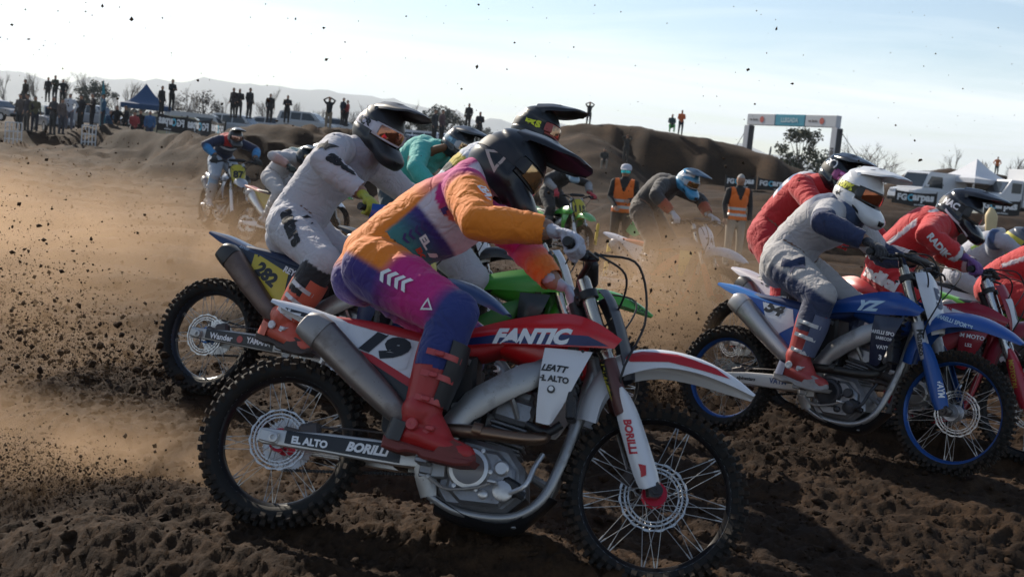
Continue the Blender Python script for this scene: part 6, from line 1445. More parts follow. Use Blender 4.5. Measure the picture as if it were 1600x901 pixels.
def bystander(label, p, kind, rz, hair, top, legs, group, sc=1.0, shoes=(0.03, 0.03, 0.03), voxel=0.026):
    me = cached(('foot', kind, voxel), lambda: foot_mesh(kind, voxel))
    o = link('person', me, [SKIN[0], CL(hair), CL(top), CL(legs), CL(shoes)], None, place(p, rz, sc)); return tag(o, label, 'person', group)
# ---- two marshals
def vest_on(person, me, J):
    co = np.empty(len(me.vertices) * 3); me.vertices.foreach_get('co', co); co = co.reshape(-1, 3); no = np.empty(len(me.vertices) * 3); me.vertices.foreach_get('normal', no); no = no.reshape(-1, 3)
    keep = (co[:, 2] > .88) & (co[:, 2] < 1.50) & (np.abs(co[:, 0]) < .185) & (co[:, 1] > -.18)
    arm = np.minimum(*[np.minimum(seg_dist(co, J['sh' + s], J['el' + s], .03, .056)[0], seg_dist(co, J['el' + s], J['wr' + s], .056, .05)[0]) for s in 'RL']) < .014
    keep &= ~arm; keep &= ~((co[:, 2] > 1.28) & (co[:, 1] < 0) & (np.abs(co[:, 0]) < (co[:, 2] - 1.26) * .42)) & ~(co[:, 2] > 1.485)
    fs = [tuple(q.vertices) for q in me.polygons]; fs = [q for q in fs if all(keep[i] for i in q)]; u = sorted({i for q in fs for i in q}); mp = {i: k for k, i in enumerate(u)}; u = np.array(u)
    m2 = bpy.data.meshes.new('vest'); m2.from_pydata([tuple(x) for x in co[u] + no[u] * .016], [], [tuple(mp[i] for i in q) for q in fs]); m2.shade_smooth(); m2.materials.append(None); m2.materials.append(None)
    z = co[u][:, 2]; st = ((z > 1.07) & (z < 1.13)) | ((z > .955) & (z < 1.015))
    m2.polygons.foreach_set('material_index', np.array([1 if sum(st[i] for i in p.vertices) > 2 else 0 for p in m2.polygons], dtype=np.int32))
    return link('vest', m2, [paint((0.80, 0.16, 0.015), 0.7, 0, 0.03, cloth=True), paint((0.5, 0.48, 0.46), 0.4, 0, 0)], person)
p = spot(1143, 404, 22.5); p.z = max(p.z, 0)
mar1 = bystander('grey-haired marshal in orange vest and beige trousers with arms down', p, 'stand', rad(8), (0.35, 0.33, 0.31), (0.035, 0.030, 0.028), (0.33, 0.28, 0.22), 'track marshals', 1.0, voxel=0.013)
vest_on(mar1, mar1.data, foot_joints('stand'))
p = spot(966, 385, 22.0)
mar2 = bystander('marshal in orange vest, cap and mirrored sunglasses holding a green flag', p, 'hold', rad(-8), (0.04, 0.03, 0.025), (0.03, 0.026, 0.024), (0.05, 0.042, 0.036), 'track marshals', 1.02, voxel=0.013)
vest_on(mar2, mar2.data, foot_joints('hold'))
b = MB(); b.lathe([(.100, 1.655), (.102, 1.70), (.085, 1.745), (.04, 1.765), (0, 1.768)], (0, -.01, 0), 'z', 16); b.sheet([[(-.08, -.07, 1.665), (0, -.10, 1.672), (.08, -.07, 1.665)], [(-.06, -.15, 1.655), (0, -.18, 1.658), (.06, -.15, 1.655)]], 8, 4, .006)
link('cap', b.mesh('cap', 50), CL((0.5, 0.5, 0.55)), mar2)
b = MB(); b.sheet([[(-.085, -.07, 1.60), (-.05, -.118, 1.60), (0, -.128, 1.605), (.05, -.118, 1.60), (.085, -.07, 1.60)], [(-.085, -.07, 1.645), (-.05, -.118, 1.65), (0, -.128, 1.65), (.05, -.118, 1.65), (.085, -.07, 1.645)]], 14, 4, .006)
link('sunglasses', b.mesh('sunglasses', 60), paint((0.05, 0.55, 0.60), 0.12, 0.6, 0), mar2)
wr = mar2.matrix_world.copy(); hand = place(p, rad(-8), 1.02) @ Vector((.16, -.30, .95))
fl = empty('flag', Matrix.Translation(hand)); tag(fl, 'green marshal flag drooping from a stick beside the left marshal', 'flag')
b = MB(); b.tube([(-.05, .0, -.12), (.55, -.05, .18)], .010, 8); link('stick', b.mesh('stick'), paint((0.45, 0.36, 0.22), 0.6, 0, 0.1), fl)
b = MB(); b.sheet([[(.54, -.05, .17), (.44, -.05, .12), (.28, -.04, .04), (.12, -.03, -.03)], [(.52, -.09, -.02), (.40, .0, -.05), (.24, -.10, -.10), (.10, -.02, -.13)], [(.50, -.02, -.16), (.36, -.08, -.22), (.20, .01, -.26), (.02, -.07, -.26)], [(.40, -.08, -.24), (.30, .0, -.36), (.12, -.06, -.46), (-.05, 0, -.38)]], 18, 14, .003)
link('cloth', b.mesh('cloth', 60), paint((0.10, 0.46, 0.16), 0.75, 0, 0.05, cloth=True), fl)
# ---- fair-haired person by the track at the right
p = spot(1540, 395, 18.5)
blo = bystander('person with long fair hair and pale top seen from behind at right', p, 'stand', rad(172), (0.55, 0.42, 0.22), (0.50, 0.50, 0.52), (0.10, 0.11, 0.14), 'people by the track', 1.0, voxel=0.014)
b = MB(); b.tube([(0, .0, 1.74), (0, .04, 1.66), (0, .08, 1.54), (0, .105, 1.42), (0, .11, 1.32)], [.05, .095, .09, .075, .04], 12, res=12, rnd=True, flat=.6, ref=(1, 0, 0)); link('hair', b.mesh('hair', 60), paint((0.58, 0.45, 0.24), 0.6, 0, 0, bump=0.6, bscale=90), blo)

# ---- people on the banks
HILL = 'people standing on the dirt banks'
def on_bank(label, px, py, depth, kind, hair, top, legs, rz=0.0, sc=1.0):
    return bystander(label, spot(px, py, depth), kind, rz, hair, top, legs, HILL, sc)
on_bank('dark figure with raised arms on the crest of the big bank', 919, 193, 87, 'photo', (0.02, 0.02, 0.02), (0.02, 0.022, 0.024), (0.03, 0.03, 0.035))
on_bank('dark figure with raised arms partway up the big bank', 978, 238, 78, 'photo', (0.02, 0.02, 0.02), (0.03, 0.028, 0.026), (0.04, 0.035, 0.03))
on_bank('person in orange jacket standing on the crest of the big bank', 1063, 204, 85, 'hold', (0.03, 0.02, 0.02), (0.55, 0.12, 0.03), (0.03, 0.035, 0.05))
on_bank('person with green cloth sitting on the crest of the big bank', 1048, 208, 84, 'sit', (0.03, 0.02, 0.02), (0.03, 0.06, 0.06), (0.10, 0.35, 0.12))
on_bank('person sitting low on the sunlit slope of the big bank', 944, 246, 74, 'sit', (0.03, 0.02, 0.02), (0.03, 0.028, 0.026), (0.20, 0.17, 0.13))
on_bank('head and shoulders of a person behind the big bank below the arch', 1184, 246, 96, 'hold', (0.02, 0.02, 0.02), (0.02, 0.025, 0.03), (0.03, 0.03, 0.03))
on_bank('person in orange vest and dark trousers on the far right bank', 1556, 273, 111, 'hips', (0.03, 0.02, 0.02), (0.55, 0.14, 0.03), (0.03, 0.04, 0.045))
on_bank('person in khaki trousers photographing with raised arms by the parked cars', 512, 203, 64, 'photo', (0.02, 0.02, 0.02), (0.018, 0.020, 0.022), (0.20, 0.16, 0.11))

# ---- the crowd at the left
CROWD = 'spectators beside the parked cars'
crowd = [ # column, feet row, distance, pose, top, legs, turn, words
 (38, 172, 70, 'stand', (0.05, 0.04, 0.03), (0.06, 0.05, 0.05), 'person in brown cap standing highest at far left'),
 (74, 160, 81, 'stand', (0.02, 0.02, 0.022), (0.03, 0.03, 0.03), 'leftmost of three people standing on the silver off-roader'),
 (85, 160, 81, 'folded', (0.05, 0.05, 0.03), (0.03, 0.03, 0.03), 'middle one of three people standing on the silver off-roader'),
 (97, 160, 81, 'hips', (0.018, 0.018, 0.02), (0.02, 0.02, 0.02), 'rightmost of three people standing on the silver off-roader'),
 (30, 205, 58, 'stand', (0.10, 0.08, 0.07), (0.05, 0.05, 0.05), 'spectator in faded brown top at the far left edge'),
 (41, 207, 57, 'hips', (0.06, 0.05, 0.05), (0.08, 0.07, 0.06), 'spectator with hands on hips left of the white railing'),
 (53, 207, 57, 'stand', (0.10, 0.09, 0.05), (0.04, 0.04, 0.05), 'spectator in olive jacket left of the silver off-roader'),
 (82, 206, 56, 'folded', (0.05, 0.045, 0.045), (0.04, 0.04, 0.04), 'spectator with folded arms before the silver off-roader door'),
 (95, 207, 56, 'stand', (0.12, 0.09, 0.08), (0.05, 0.05, 0.06), 'spectator in tan top before the bonnet of the silver off-roader'),
 (107, 206, 57, 'hips', (0.48, 0.48, 0.5), (0.12, 0.12, 0.14), 'spectator in white shirt beside the silver off-roader'),
 (125, 204, 58, 'stand', (0.015, 0.015, 0.018), (0.02, 0.02, 0.02), 'broad spectator in black left of the white pickup'),
 (143, 203, 58, 'folded', (0.03, 0.02, 0.02), (0.02, 0.02, 0.025), 'spectator in dark red before the white pickup'),
 (160, 201, 58, 'stand', (0.03, 0.09, 0.15), (0.03, 0.03, 0.04), 'spectator in blue jacket beside the feather flag'),
 (172, 196, 60, 'stand', (0.03, 0.08, 0.14), (0.03, 0.03, 0.04), 'tall spectator in blue right of the feather flag'),
 (182, 196, 59, 'hips', (0.015, 0.015, 0.017), (0.12, 0.08, 0.05), 'spectator in black top and tan trousers, tallest of the crowd'),
 (196, 195, 59, 'stand', (0.015, 0.016, 0.02), (0.018, 0.018, 0.02), 'spectator all in black just left of the blue tent'),
 (210, 193, 60, 'hold', (0.32, 0.05, 0.05), (0.03, 0.03, 0.03), 'spectator in red top in front of the blue tent'),
 (219, 194, 61, 'hips', (0.02, 0.02, 0.02), (0.03, 0.03, 0.03), 'short spectator in black under the blue tent'),
 (234, 193, 61, 'stand', (0.05, 0.12, 0.24), (0.05, 0.06, 0.09), 'spectator in bright blue under the right end of the tent'),
 (251, 182, 66, 'stand', (0.02, 0.02, 0.022), (0.02, 0.02, 0.02), 'spectator between the blue tent and the cream van'),
 (267, 173, 68, 'folded', (0.015, 0.016, 0.018), (0.02, 0.02, 0.02), 'spectator standing on the cream van'),
 (363, 184, 70, 'stand', (0.03, 0.02, 0.02), (0.02, 0.02, 0.02), 'leftmost of three people behind the small white car'),
 (372, 186, 70, 'hold', (0.03, 0.025, 0.025), (0.02, 0.02, 0.02), 'middle one of three people behind the small white car'),
 (388, 186, 70, 'stand', (0.018, 0.018, 0.02), (0.02, 0.02, 0.02), 'rightmost of three people behind the small white car'),
 (420, 192, 74, 'stand', (0.02, 0.02, 0.022), (0.02, 0.02, 0.02), 'dark figure standing left on the crest of the left bank'),
 (447, 193, 72, 'folded', (0.018, 0.018, 0.02), (0.02, 0.02, 0.02), 'dark figure standing right on the crest of the left bank'),
 (534, 196, 76, 'stand', (0.02, 0.03, 0.05), (0.03, 0.03, 0.03), 'person in dark blue behind the grey rider'),
 (541, 198, 76, 'hold', (0.30, 0.05, 0.05), (0.03, 0.03, 0.03), 'person in red behind the grey rider'),
 (676, 225, 62, 'stand', (0.03, 0.03, 0.035), (0.03, 0.03, 0.03), 'person in dark clothes beside the parked cars behind the teal rider'),
 (688, 222, 64, 'stand', (0.10, 0.06, 0.06), (0.03, 0.03, 0.03), 'person in brown beside the parked cars behind the teal rider'),
 (730, 205, 78, 'stand', (0.018, 0.018, 0.02), (0.02, 0.02, 0.02), 'far figure just above the teal rider'),
 (747, 220, 74, 'hold', (0.018, 0.018, 0.02), (0.02, 0.02, 0.02), 'far figure right of the teal rider')]
rr = random.Random(4)
for (px_, fy, dp, kd, tp, lg, words) in crowd:
    q = pix(px_, fy, dp); g = ground_z(q.x, q.y); z = max(g, q.z) if dp > 61 or fy < 180 else g
    bystander(words, Vector((q.x, q.y, z if z - g < 2.2 else g + 2.0)), kd, rr.uniform(-1.2, 1.2), rr.choice([(0.02, 0.018, 0.016), (0.05, 0.035, 0.025), (0.12, 0.10, 0.09)]), tp, lg, CROWD, rr.uniform(0.96, 1.06))

# ================================================================ vehicles: own space x to the front, z up, wheels on z = 0
GLASS = paint((0.03, 0.04, 0.05), 0.08, 0.3, 0.0); RUB = paint((0.02, 0.02, 0.02), 0.8, 0, 0.1); STEEL = paint((0.4, 0.4, 0.42), 0.35, 0.8, 0.1); LAMP = paint((0.6, 0.6, 0.62), 0.15, 0.2, 0)
CARS = dict(
 suv=dict(L=4.6, W=1.85, low=[(-2.3, .45), (-2.28, 1.02), (-2.1, 1.08), (1.25, 1.10), (2.15, .98), (2.3, .72), (2.28, .40), (-2.2, .38)], cab=[(-2.2, 1.06), (-2.05, 1.70), (-1.7, 1.78), (.35, 1.78), (.6, 1.72), (1.32, 1.08)], wx=(-1.4, 1.42), wr=.38, wins=[[(-1.95, 1.14), (-1.85, 1.62), (-1.2, 1.66), (-1.2, 1.14)], [(-1.1, 1.14), (-1.1, 1.66), (-.32, 1.67), (-.32, 1.14)], [(-.22, 1.14), (-.22, 1.67), (.42, 1.66), (1.02, 1.14)]], ws=[(.62, 1.67), (1.22, 1.13)]),
 car=dict(L=4.2, W=1.72, low=[(-2.1, .42), (-2.08, .88), (-1.9, .95), (1.1, .96), (1.95, .85), (2.1, .62), (2.08, .36), (-2.0, .34)], cab=[(-2.0, .93), (-1.65, 1.36), (-1.3, 1.45), (.25, 1.46), (.5, 1.40), (1.18, .95)], wx=(-1.3, 1.3), wr=.32, wins=[[(-1.7, .99), (-1.48, 1.32), (-.72, 1.37), (-.72, .99)], [(-.62, .99), (-.62, 1.38), (.3, 1.38), (.88, .99)]], ws=[(.5, 1.38), (1.08, .98)]),
 van=dict(L=5.2, W=1.98, low=[(-2.6, .45), (-2.6, 1.18), (1.65, 1.22), (2.45, 1.08), (2.6, .80), (2.58, .40), (-2.5, .38)], cab=[(-2.6, 1.16), (-2.55, 2.15), (-2.4, 2.25), (.95, 2.25), (1.15, 2.18), (1.85, 1.20)], wx=(-1.6, 1.75), wr=.35, wins=[[(-.15, 1.30), (-.15, 1.98), (.95, 1.98), (1.5, 1.30)]], ws=[(1.15, 2.12), (1.76, 1.26)]),
 minibus=dict(L=4.8, W=1.75, low=[(-2.4, .42), (-2.4, 1.05), (2.1, 1.05), (2.38, .85), (2.4, .40), (-2.3, .36)], cab=[(-2.4, 1.03), (-2.35, 1.82), (-2.2, 1.92), (1.55, 1.92), (1.75, 1.85), (2.2, 1.04)], wx=(-1.5, 1.6), wr=.32, wins=[[(-2.2, 1.15), (-2.15, 1.72), (-1.25, 1.74), (-1.25, 1.15)], [(-1.12, 1.15), (-1.12, 1.74), (-.1, 1.74), (-.1, 1.15)], [(.02, 1.15), (.02, 1.74), (1.35, 1.74), (1.85, 1.15)]], ws=[(1.76, 1.78), (2.14, 1.12)]),
 pickup=dict(L=5.2, W=1.85, low=[(-2.6, .50), (-2.6, 1.12), (1.35, 1.12), (2.3, 1.02), (2.6, .80), (2.58, .45), (-2.5, .42)], cab=[(-.95, 1.10), (-.82, 1.66), (-.6, 1.76), (.55, 1.76), (.8, 1.70), (1.42, 1.10)], wx=(-1.6, 1.65), wr=.38, wins=[[(-.72, 1.17), (-.62, 1.64), (-.02, 1.66), (-.02, 1.17)], [(.08, 1.17), (.08, 1.66), (.62, 1.65), (1.12, 1.17)]], ws=[(.82, 1.64), (1.32, 1.15)]))
def vehicle(name, label, kind, col, M, cat, group, glass=None):
    d = CARS[kind]; W = d['W']; body = plastic(col, 0.12, 0.28); root = empty(name, M); tag(root, label, cat, group)
    b = MB(); b.prism(d['low'], -W / 2, W / 2, 0.07); link('body', cached((kind, 'low'), lambda: b.mesh('body', 40)), body, root)
    def cabf():
        q = MB(); P = d['cab']; z0 = P[0][1]; zt = max(z for _, z in P); n = len(P)
        ins = lambda z: 0.06 + 0.13 * (z - z0) / (zt - z0)
        q.add([(x, -W / 2 + ins(z), z) for x, z in P] + [(x, W / 2 - ins(z), z) for x, z in P], [(i, (i + 1) % n, n + (i + 1) % n, n + i) for i in range(n)] + [tuple(range(n)), tuple(range(2 * n - 1, n - 1, -1))]); return q.mesh('cabin', 30)
    link('cabin', cached((kind, 'cab'), cabf), body, root); P = d['cab']; z0 = P[0][1]; zt = max(z for _, z in P); ins = lambda z: 0.06 + 0.13 * (z - z0) / (zt - z0)
    for i, wv in enumerate(d['wins']):
        for s in (-1, 1):
            def wf():
                q = MB(); A = [(x, s * (W / 2 - ins(z) + .012), z) for x, z in wv]; Bk = [(x, s * (W / 2 - ins(z) - .02), z) for x, z in wv]; n = len(wv)
                q.add(A + Bk, [tuple(range(n)), tuple(range(2 * n - 1, n - 1, -1))] + [(k, (k + 1) % n, n + (k + 1) % n, n + k) for k in range(n)]); return q.mesh('window', None)
            link('window', cached((kind, 'win', i, s), wf), GLASS, root)
    _t, _u = Vector(P[-2]), Vector(P[-1])
    for j, (sg, (a, c)) in enumerate(((1, (_t.lerp(_u, .08), _t.lerp(_u, .90))), (-1, ((P[1][0], P[1][1] - .06), (P[0][0], P[0][1] + .1))))):
        def wsf():
            q = MB(); ya, yc = W / 2 - ins(a[1]) - .07, W / 2 - ins(c[1]) - .05; n = Vector((sg * abs(a[1] - c[1]), 0, abs(c[0] - a[0]))).normalized() * .012
            F1 = [Vector((a[0], -ya, a[1])), Vector((a[0], ya, a[1])), Vector((c[0], yc, c[1])), Vector((c[0], -yc, c[1]))]
            q.add([v + n * 2.2 for v in F1] + [v - n for v in F1], [(0, 1, 2, 3), (7, 6, 5, 4), (0, 4, 5, 1), (1, 5, 6, 2), (2, 6, 7, 3), (3, 7, 4, 0)]); return q.mesh('windscreen', None)
        link('windscreen' if sg > 0 else 'window', cached((kind, 'ws', sg), wsf), GLASS, root)
    for wx in d['wx']:
        for s in (-1, 1):
            r = d['wr']; w_ = link('wheel', cached(('carwheel', r), lambda: MB().lathe([(r * .62, -.1), (r * .95, -.11), (r, -.08), (r, .08), (r * .95, .11), (r * .62, .1)], n=24, closed=True).mesh('wheel', 40)), RUB, root, Matrix.Translation((wx, s * (W / 2 - .09), r)))
            link('hub_cap', cached(('hub', r), lambda: MB().lathe([(r * .62, -.1), (r * .60, -.04), (r * .2, -.09), (0, -.095)], n=20).lathe([(r * .62, .1), (r * .60, .04), (r * .2, .09), (0, .095)], n=20).mesh('hub_cap', 40)), STEEL, w_)
    for s in (-1, 1):
        xf = max(x for x, _ in d['low']); link('headlight', cached((kind, 'hl', s), lambda: MB().box((xf - .10, s * (W / 2 - .28), .86 * d['low'][2][1] / 1.08), (.16, .34, .17), .03).mesh('headlight', 30)), LAMP, root)
        link('mirror', cached((kind, 'mir', s), lambda: MB().box((d['ws'][1][0] - .25, s * (W / 2 + .06), d['ws'][1][1] + .12), (.12, .2, .16), .03).mesh('mirror', 30)), body, root)
    link('bumper', cached((kind, 'bum'), lambda: MB().box((max(x for x, _ in d['low']) - .02, 0, .5), (.12, W - .08, .2), .04).mesh('bumper', 30)), RUB, root)
    return root
PARK = 'vehicles parked beyond the track'
def park(name, label, kind, col, px, py, depth, yaw, cat, dz=0.0):
    p = spot(px, py, depth); return vehicle(name, label, kind, col, place(p + Vector((0, 0, dz)), rad(yaw)), cat, PARK)
park('parked_suv', 'silver off-roader with three people standing on it', 'suv', (0.16, 0.165, 0.18), 82, 205, 82, -55, 'car', .1)
park('parked_pickup', 'white pickup behind the feather flag', 'pickup', (0.36, 0.36, 0.37), 142, 200, 86, -14, 'pickup', .5)
park('parked_car', 'pale car at the left edge of the photo', 'car', (0.28, 0.26, 0.25), -8, 200, 84, -20, 'car', .5)
park('parked_van', 'cream minibus behind the first mirrored banner', 'minibus', (0.34, 0.29, 0.18), 268, 204, 84, 8, 'van')
park('parked_van', 'long white van behind the second mirrored banner', 'van', (0.34, 0.35, 0.36), 312, 206, 90, 4, 'van')
park('parked_car', 'small white car with dark windscreen right of the banners', 'suv', (0.40, 0.41, 0.42), 374, 205, 92, -12, 'car', .3)
park('parked_car', 'white car left of the photographing person', 'car', (0.36, 0.37, 0.38), 430, 196, 100, -6, 'car', .6)
park('parked_suv', 'white hatchback just left of the photographing person', 'suv', (0.36, 0.37, 0.38), 480, 205, 92, -10, 'car', .7)
park('parked_car', 'white car right of the photographing person', 'car', (0.5, 0.5, 0.5), 528, 206, 94, 12, 'car', .8)
park('parked_car', 'dark grey car between the grey rider and the teal rider', 'suv', (0.05, 0.055, 0.065), 640, 236, 64, -40, 'car')
park('parked_car', 'white car behind the teal rider', 'suv', (0.5, 0.5, 0.52), 678, 232, 72, -30, 'car', .2)
park('parked_van', 'white van with dark windscreen at the right beside the tent', 'van', (0.62, 0.63, 0.65), 1447, 318, 73, 215, 'van')
# ---- box truck at the right, with red and blue markings
p = spot(1592, 342, 72); tr = empty('support_truck', place(p, rad(188))); tag(tr, 'white box truck with red stripe at the right edge', 'truck', PARK)
link('box_body', MB().box((-1.4, 0, 1.75), (3.8, 2.2, 2.3), .04).mesh('box_body'), plastic((0.66, 0.67, 0.68), .05), tr); link('cab', MB().prism([(.55, .55), (.55, 2.2), (1.35, 2.2), (1.9, 1.35), (2.35, 1.2), (2.4, .5)], -1.0, 1.0, .06).mesh('cab'), plastic((0.64, 0.65, 0.67), .05), tr)
link('chassis', MB().box((-.4, 0, .5), (5.4, 1.5, .2), .03).mesh('chassis'), RUB, tr)
link('windscreen', MB().add([(1.40, -.85, 2.12), (1.40, .85, 2.12), (1.92, .88, 1.42), (1.92, -.88, 1.42), (1.36, -.85, 2.08), (1.36, .85, 2.08), (1.88, .88, 1.38), (1.88, -.88, 1.38)], [(0, 1, 2, 3), (7, 6, 5, 4), (0, 4, 5, 1), (1, 5, 6, 2), (2, 6, 7, 3), (3, 7, 4, 0)]).mesh('windscreen', None), GLASS, tr)
for s in (-1, 1):
    link('window', MB().box((1.0, s * 1.0, 1.72), (.62, .03, .6), .01).mesh('window'), GLASS, tr)
    link('side_stripe', MB().prism([(-3.2, 1.05), (.4, 1.35), (.45, 1.15), (-3.1, .8)], s * 1.103, s * 1.108).mesh('side_stripe', None), plastic((0.5, 0.04, 0.03), 0), tr)
    link('side_panel', MB().prism([(-.3, 1.6), (.35, 1.6), (.35, 2.6), (-.3, 2.6)], s * 1.103, s * 1.107).mesh('side_panel', None), plastic((0.05, 0.32, 0.42), 0), tr)
    for wx in (-1.9, 1.5): link('wheel', cached('truckwheel', lambda: MB().lathe([(.2, -.12), (.38, -.13), (.42, -.1), (.42, .1), (.38, .13), (.2, .12)], n=22, closed=True).mesh('wheel')), RUB, tr, Matrix.Translation((wx, s * .9, .42)))

# ================================================================ banners: 'FG Carpas' on black cloth between posts
BK = paint((0.018, 0.016, 0.016), 0.8, 0, 0.05); PW = paint((0.62, 0.62, 0.62), 0.7, 0, 0)
def banner(label, a, b_, h, lift=0.1, mirrored=False):
    a, b_ = Vector(a), Vector(b_); d = (b_ - a); L = math.hypot(d.x, d.y); rz = math.atan2(d.y, d.x)
    slope = math.atan2(d.z, L); root = empty('banner', Matrix.Translation(a) @ Matrix.Rotation(rz, 4, 'Z') @ Matrix.Rotation(-slope, 4, 'Y')); tag(root, label, 'banner', 'advertising banners along the track')
    me = MB().sheet([[(0, 0, lift), (L * .33, .05, lift + .03), (L * .66, -.04, lift + .02), (L, 0, lift)], [(0, 0, lift + h), (L * .33, .03, lift + h - .05), (L * .66, -.05, lift + h - .06), (L, 0, lift + h)]], 12, 6, .004).mesh('cloth', 60); me.materials.append(None)
    c = link('cloth', me, BK, root)
    for x in (0, L): link('post', MB().tube([(x, .03, -.3), (x, .03, lift + h + .08)], .03, 8).mesh('post'), RUB, root)
    sg = -1.0 if mirrored else 1.0
    for txt, x, z, hh, colr in (('FG', .17, .60, .44, (0.72, 0.72, 0.72)), ('C', .375, .60, .46, (0.12, 0.45, 0.60)), ('arpas', .69, .54, .52, (0.72, 0.72, 0.72)), ('para Eventos', .62, .16, .14, (0.6, 0.6, 0.6))):
        v, f = text2d(txt, 0.05); xx = (1 - x if mirrored else x) * L; wd = L / h / 3.15
        v2 = v * np.array([sg, 1.0])
        lay(c, v2, f, (xx, -.5, lift + z * h), Vector((h * hh * wd * 1.15, 0, 0)), Vector((0, 0, h * hh)), paint(colr, 0.7, 0, 0), off=0.012, cut=0.4, reach=1.2)
    return root
def g3(px, py, dp, dz=0.0): q = pix(px, py, dp); return Vector((q.x, q.y, ground_z(q.x, q.y) + dz))
for i, (pa, pb, words) in enumerate((((245, 195, 56), (290, 202, 55), 'mirrored black banner nearest to the blue tent'), ((291, 203, 54), (328, 208, 52), 'mirrored black banner in front of the long white van'), ((329, 208, 51), (350, 213, 49), 'mirrored black banner beside the rider numbered 87'))):
    A, Bq = pix(*pa), pix(*pb); A.z -= .15; Bq.z -= .15; banner(words, A, Bq, 0.8, -0.1, True)
for (pa, pb, words) in (((1134, 288, 62), (1181, 288, 61.5), 'black banner right behind the grey-haired marshal'), ((1184, 288, 61.5), (1238, 290, 61), 'black banner left of the red rider below the big bank'), ((1240, 290, 61), (1290, 292, 60.5), 'black banner just behind the red rider')):
    A, Bq = g3(*pa), g3(*pb); banner(words, A, Bq, 0.62, 0.25)
for (pa, pb, words) in (((1398, 312, 66), (1462, 318, 65), 'black banner in front of the white van'), ((1525, 338, 64), (1590, 346, 63), 'black banner in front of the box truck')):
    A, Bq = pix(*pa), pix(*pb); ga, gb = ground_z(A.x, A.y), ground_z(Bq.x, Bq.y); A.z = ga; Bq.z = gb; banner(words, A, Bq, 0.85, 0.1)

# ================================================================ tents, arch, flag, posts
def tent(label, p, rz, wd, col, leg=2.1, top=1.25):
    root = empty('canopy_tent', place(p, rz)); tag(root, label, 'tent'); m = paint(col, 0.7, 0, 0.05, cloth=True); h = wd / 2
    b = MB(); n = 10
    for k in range(4):
        a0, a1 = PI / 4 + k * PI / 2, PI / 4 + (k + 1) * PI / 2; c0 = Vector((math.cos(a0), math.sin(a0), 0)) * h * 1.414; c1 = Vector((math.cos(a1), math.sin(a1), 0)) * h * 1.414; ap = Vector((0, 0, leg + top))
        rows = []
        for t in (0, .25, .5, .75, 1.0):
            z = leg + top * (t ** 1.7 if t < 1 else 1); q0 = c0 * (1 - t * .985); q1 = c1 * (1 - t * .985); rows.append([(*(q0.lerp(q1, s).xy), z) for s in (0, .5, 1)])
        b.sheet(rows, 6, 10, .01)
    link('roof', b.mesh('roof', 30), m, root)
    for k in range(4):
        a0, a1 = PI / 4 + k * PI / 2, PI / 4 + (k + 1) * PI / 2; c0 = Vector((math.cos(a0), math.sin(a0), 0)) * h * 1.414; c1 = Vector((math.cos(a1), math.sin(a1), 0)) * h * 1.414
        link('valance', MB().sheet([[(*c0.xy, leg - .26), (*((c0 + c1) / 2).xy, leg - .28), (*c1.xy, leg - .26)], [(*c0.xy, leg + .01), (*((c0 + c1) / 2).xy, leg), (*c1.xy, leg + .01)]], 6, 3, .008).mesh('valance', 40), m, root)
        link('leg', MB().box((c0.x * .98, c0.y * .98, leg / 2), (.05, .05, leg)).mesh('leg'), STEEL, root)
    return root
tent('dark blue canopy tent among the spectators', spot(225, 197, 72, .0), rad(20), 2.9, (0.02, 0.06, 0.14))
tent('white canopy tent between the van and the truck', spot(1516, 328, 74), rad(25), 3.4, (0.62, 0.63, 0.66))
# feather flag
p = spot(155, 200, 60); fl = empty('feather_flag', place(p)); tag(fl, 'tall teal feather flag among the spectators', 'flag')
link('pole', MB().tube([(0, 0, 0), (0, 0, 2.4)], .03, 8).mesh('pole'), STEEL, fl)
link('sail', MB().sheet([[(.02, 0, .9), (.02, 0, 1.6), (.02, .02, 2.4), (.06, .03, 3.2)], [(.24, .05, 1.0), (.26, .08, 1.6), (.20, .06, 2.4), (.09, .03, 3.2)]], 14, 5, .006).mesh('sail', 60), paint((0.03, 0.20, 0.25), 0.7, 0, 0), fl)
# finish arch
A0 = pix(1167, 232, 92); A1 = pix(1302, 252, 84); zt = pix(1240, 190, 88).z
ar = empty('finish_arch', Matrix.Translation((A0.x, A0.y, 0))); tag(ar, 'grey and blue finish arch standing behind the big bank', 'arch')
d = Vector((A1.x - A0.x, A1.y - A0.y, 0)); Ld = d.length; rz = math.atan2(d.y, d.x); ar.matrix_local = Matrix.Translation((A0.x, A0.y, 0)) @ Matrix.Rotation(rz, 4, 'Z')
GRYP = paint((0.42, 0.43, 0.46), 0.6, 0, 0.05)
for x in (0, Ld):
    po = link('post', MB().box((x, 0, zt / 2 - .4), (.55, .55, zt), .02).mesh('post'), GRYP, ar)
    link('side_board', MB().box((x + .30, -.0, zt / 2 - .4), (.06, .5, zt - .1), .01).mesh('side_board'), paint((0.03, 0.03, 0.035), 0.6, 0, 0), po)
v, f = text2d('FLASH', 0.06); pr = [o for o in ar.children if o.name.startswith('post')][1]; lay(pr, v, f, (Ld, -.6, zt * .62), Vector((0, 0, .36)), Vector((-.36, 0, 0)), paint((0.05, 0.05, 0.06), 0.6, 0, 0), off=0.02, cut=.5, reach=1.0)
seg = Ld + .2
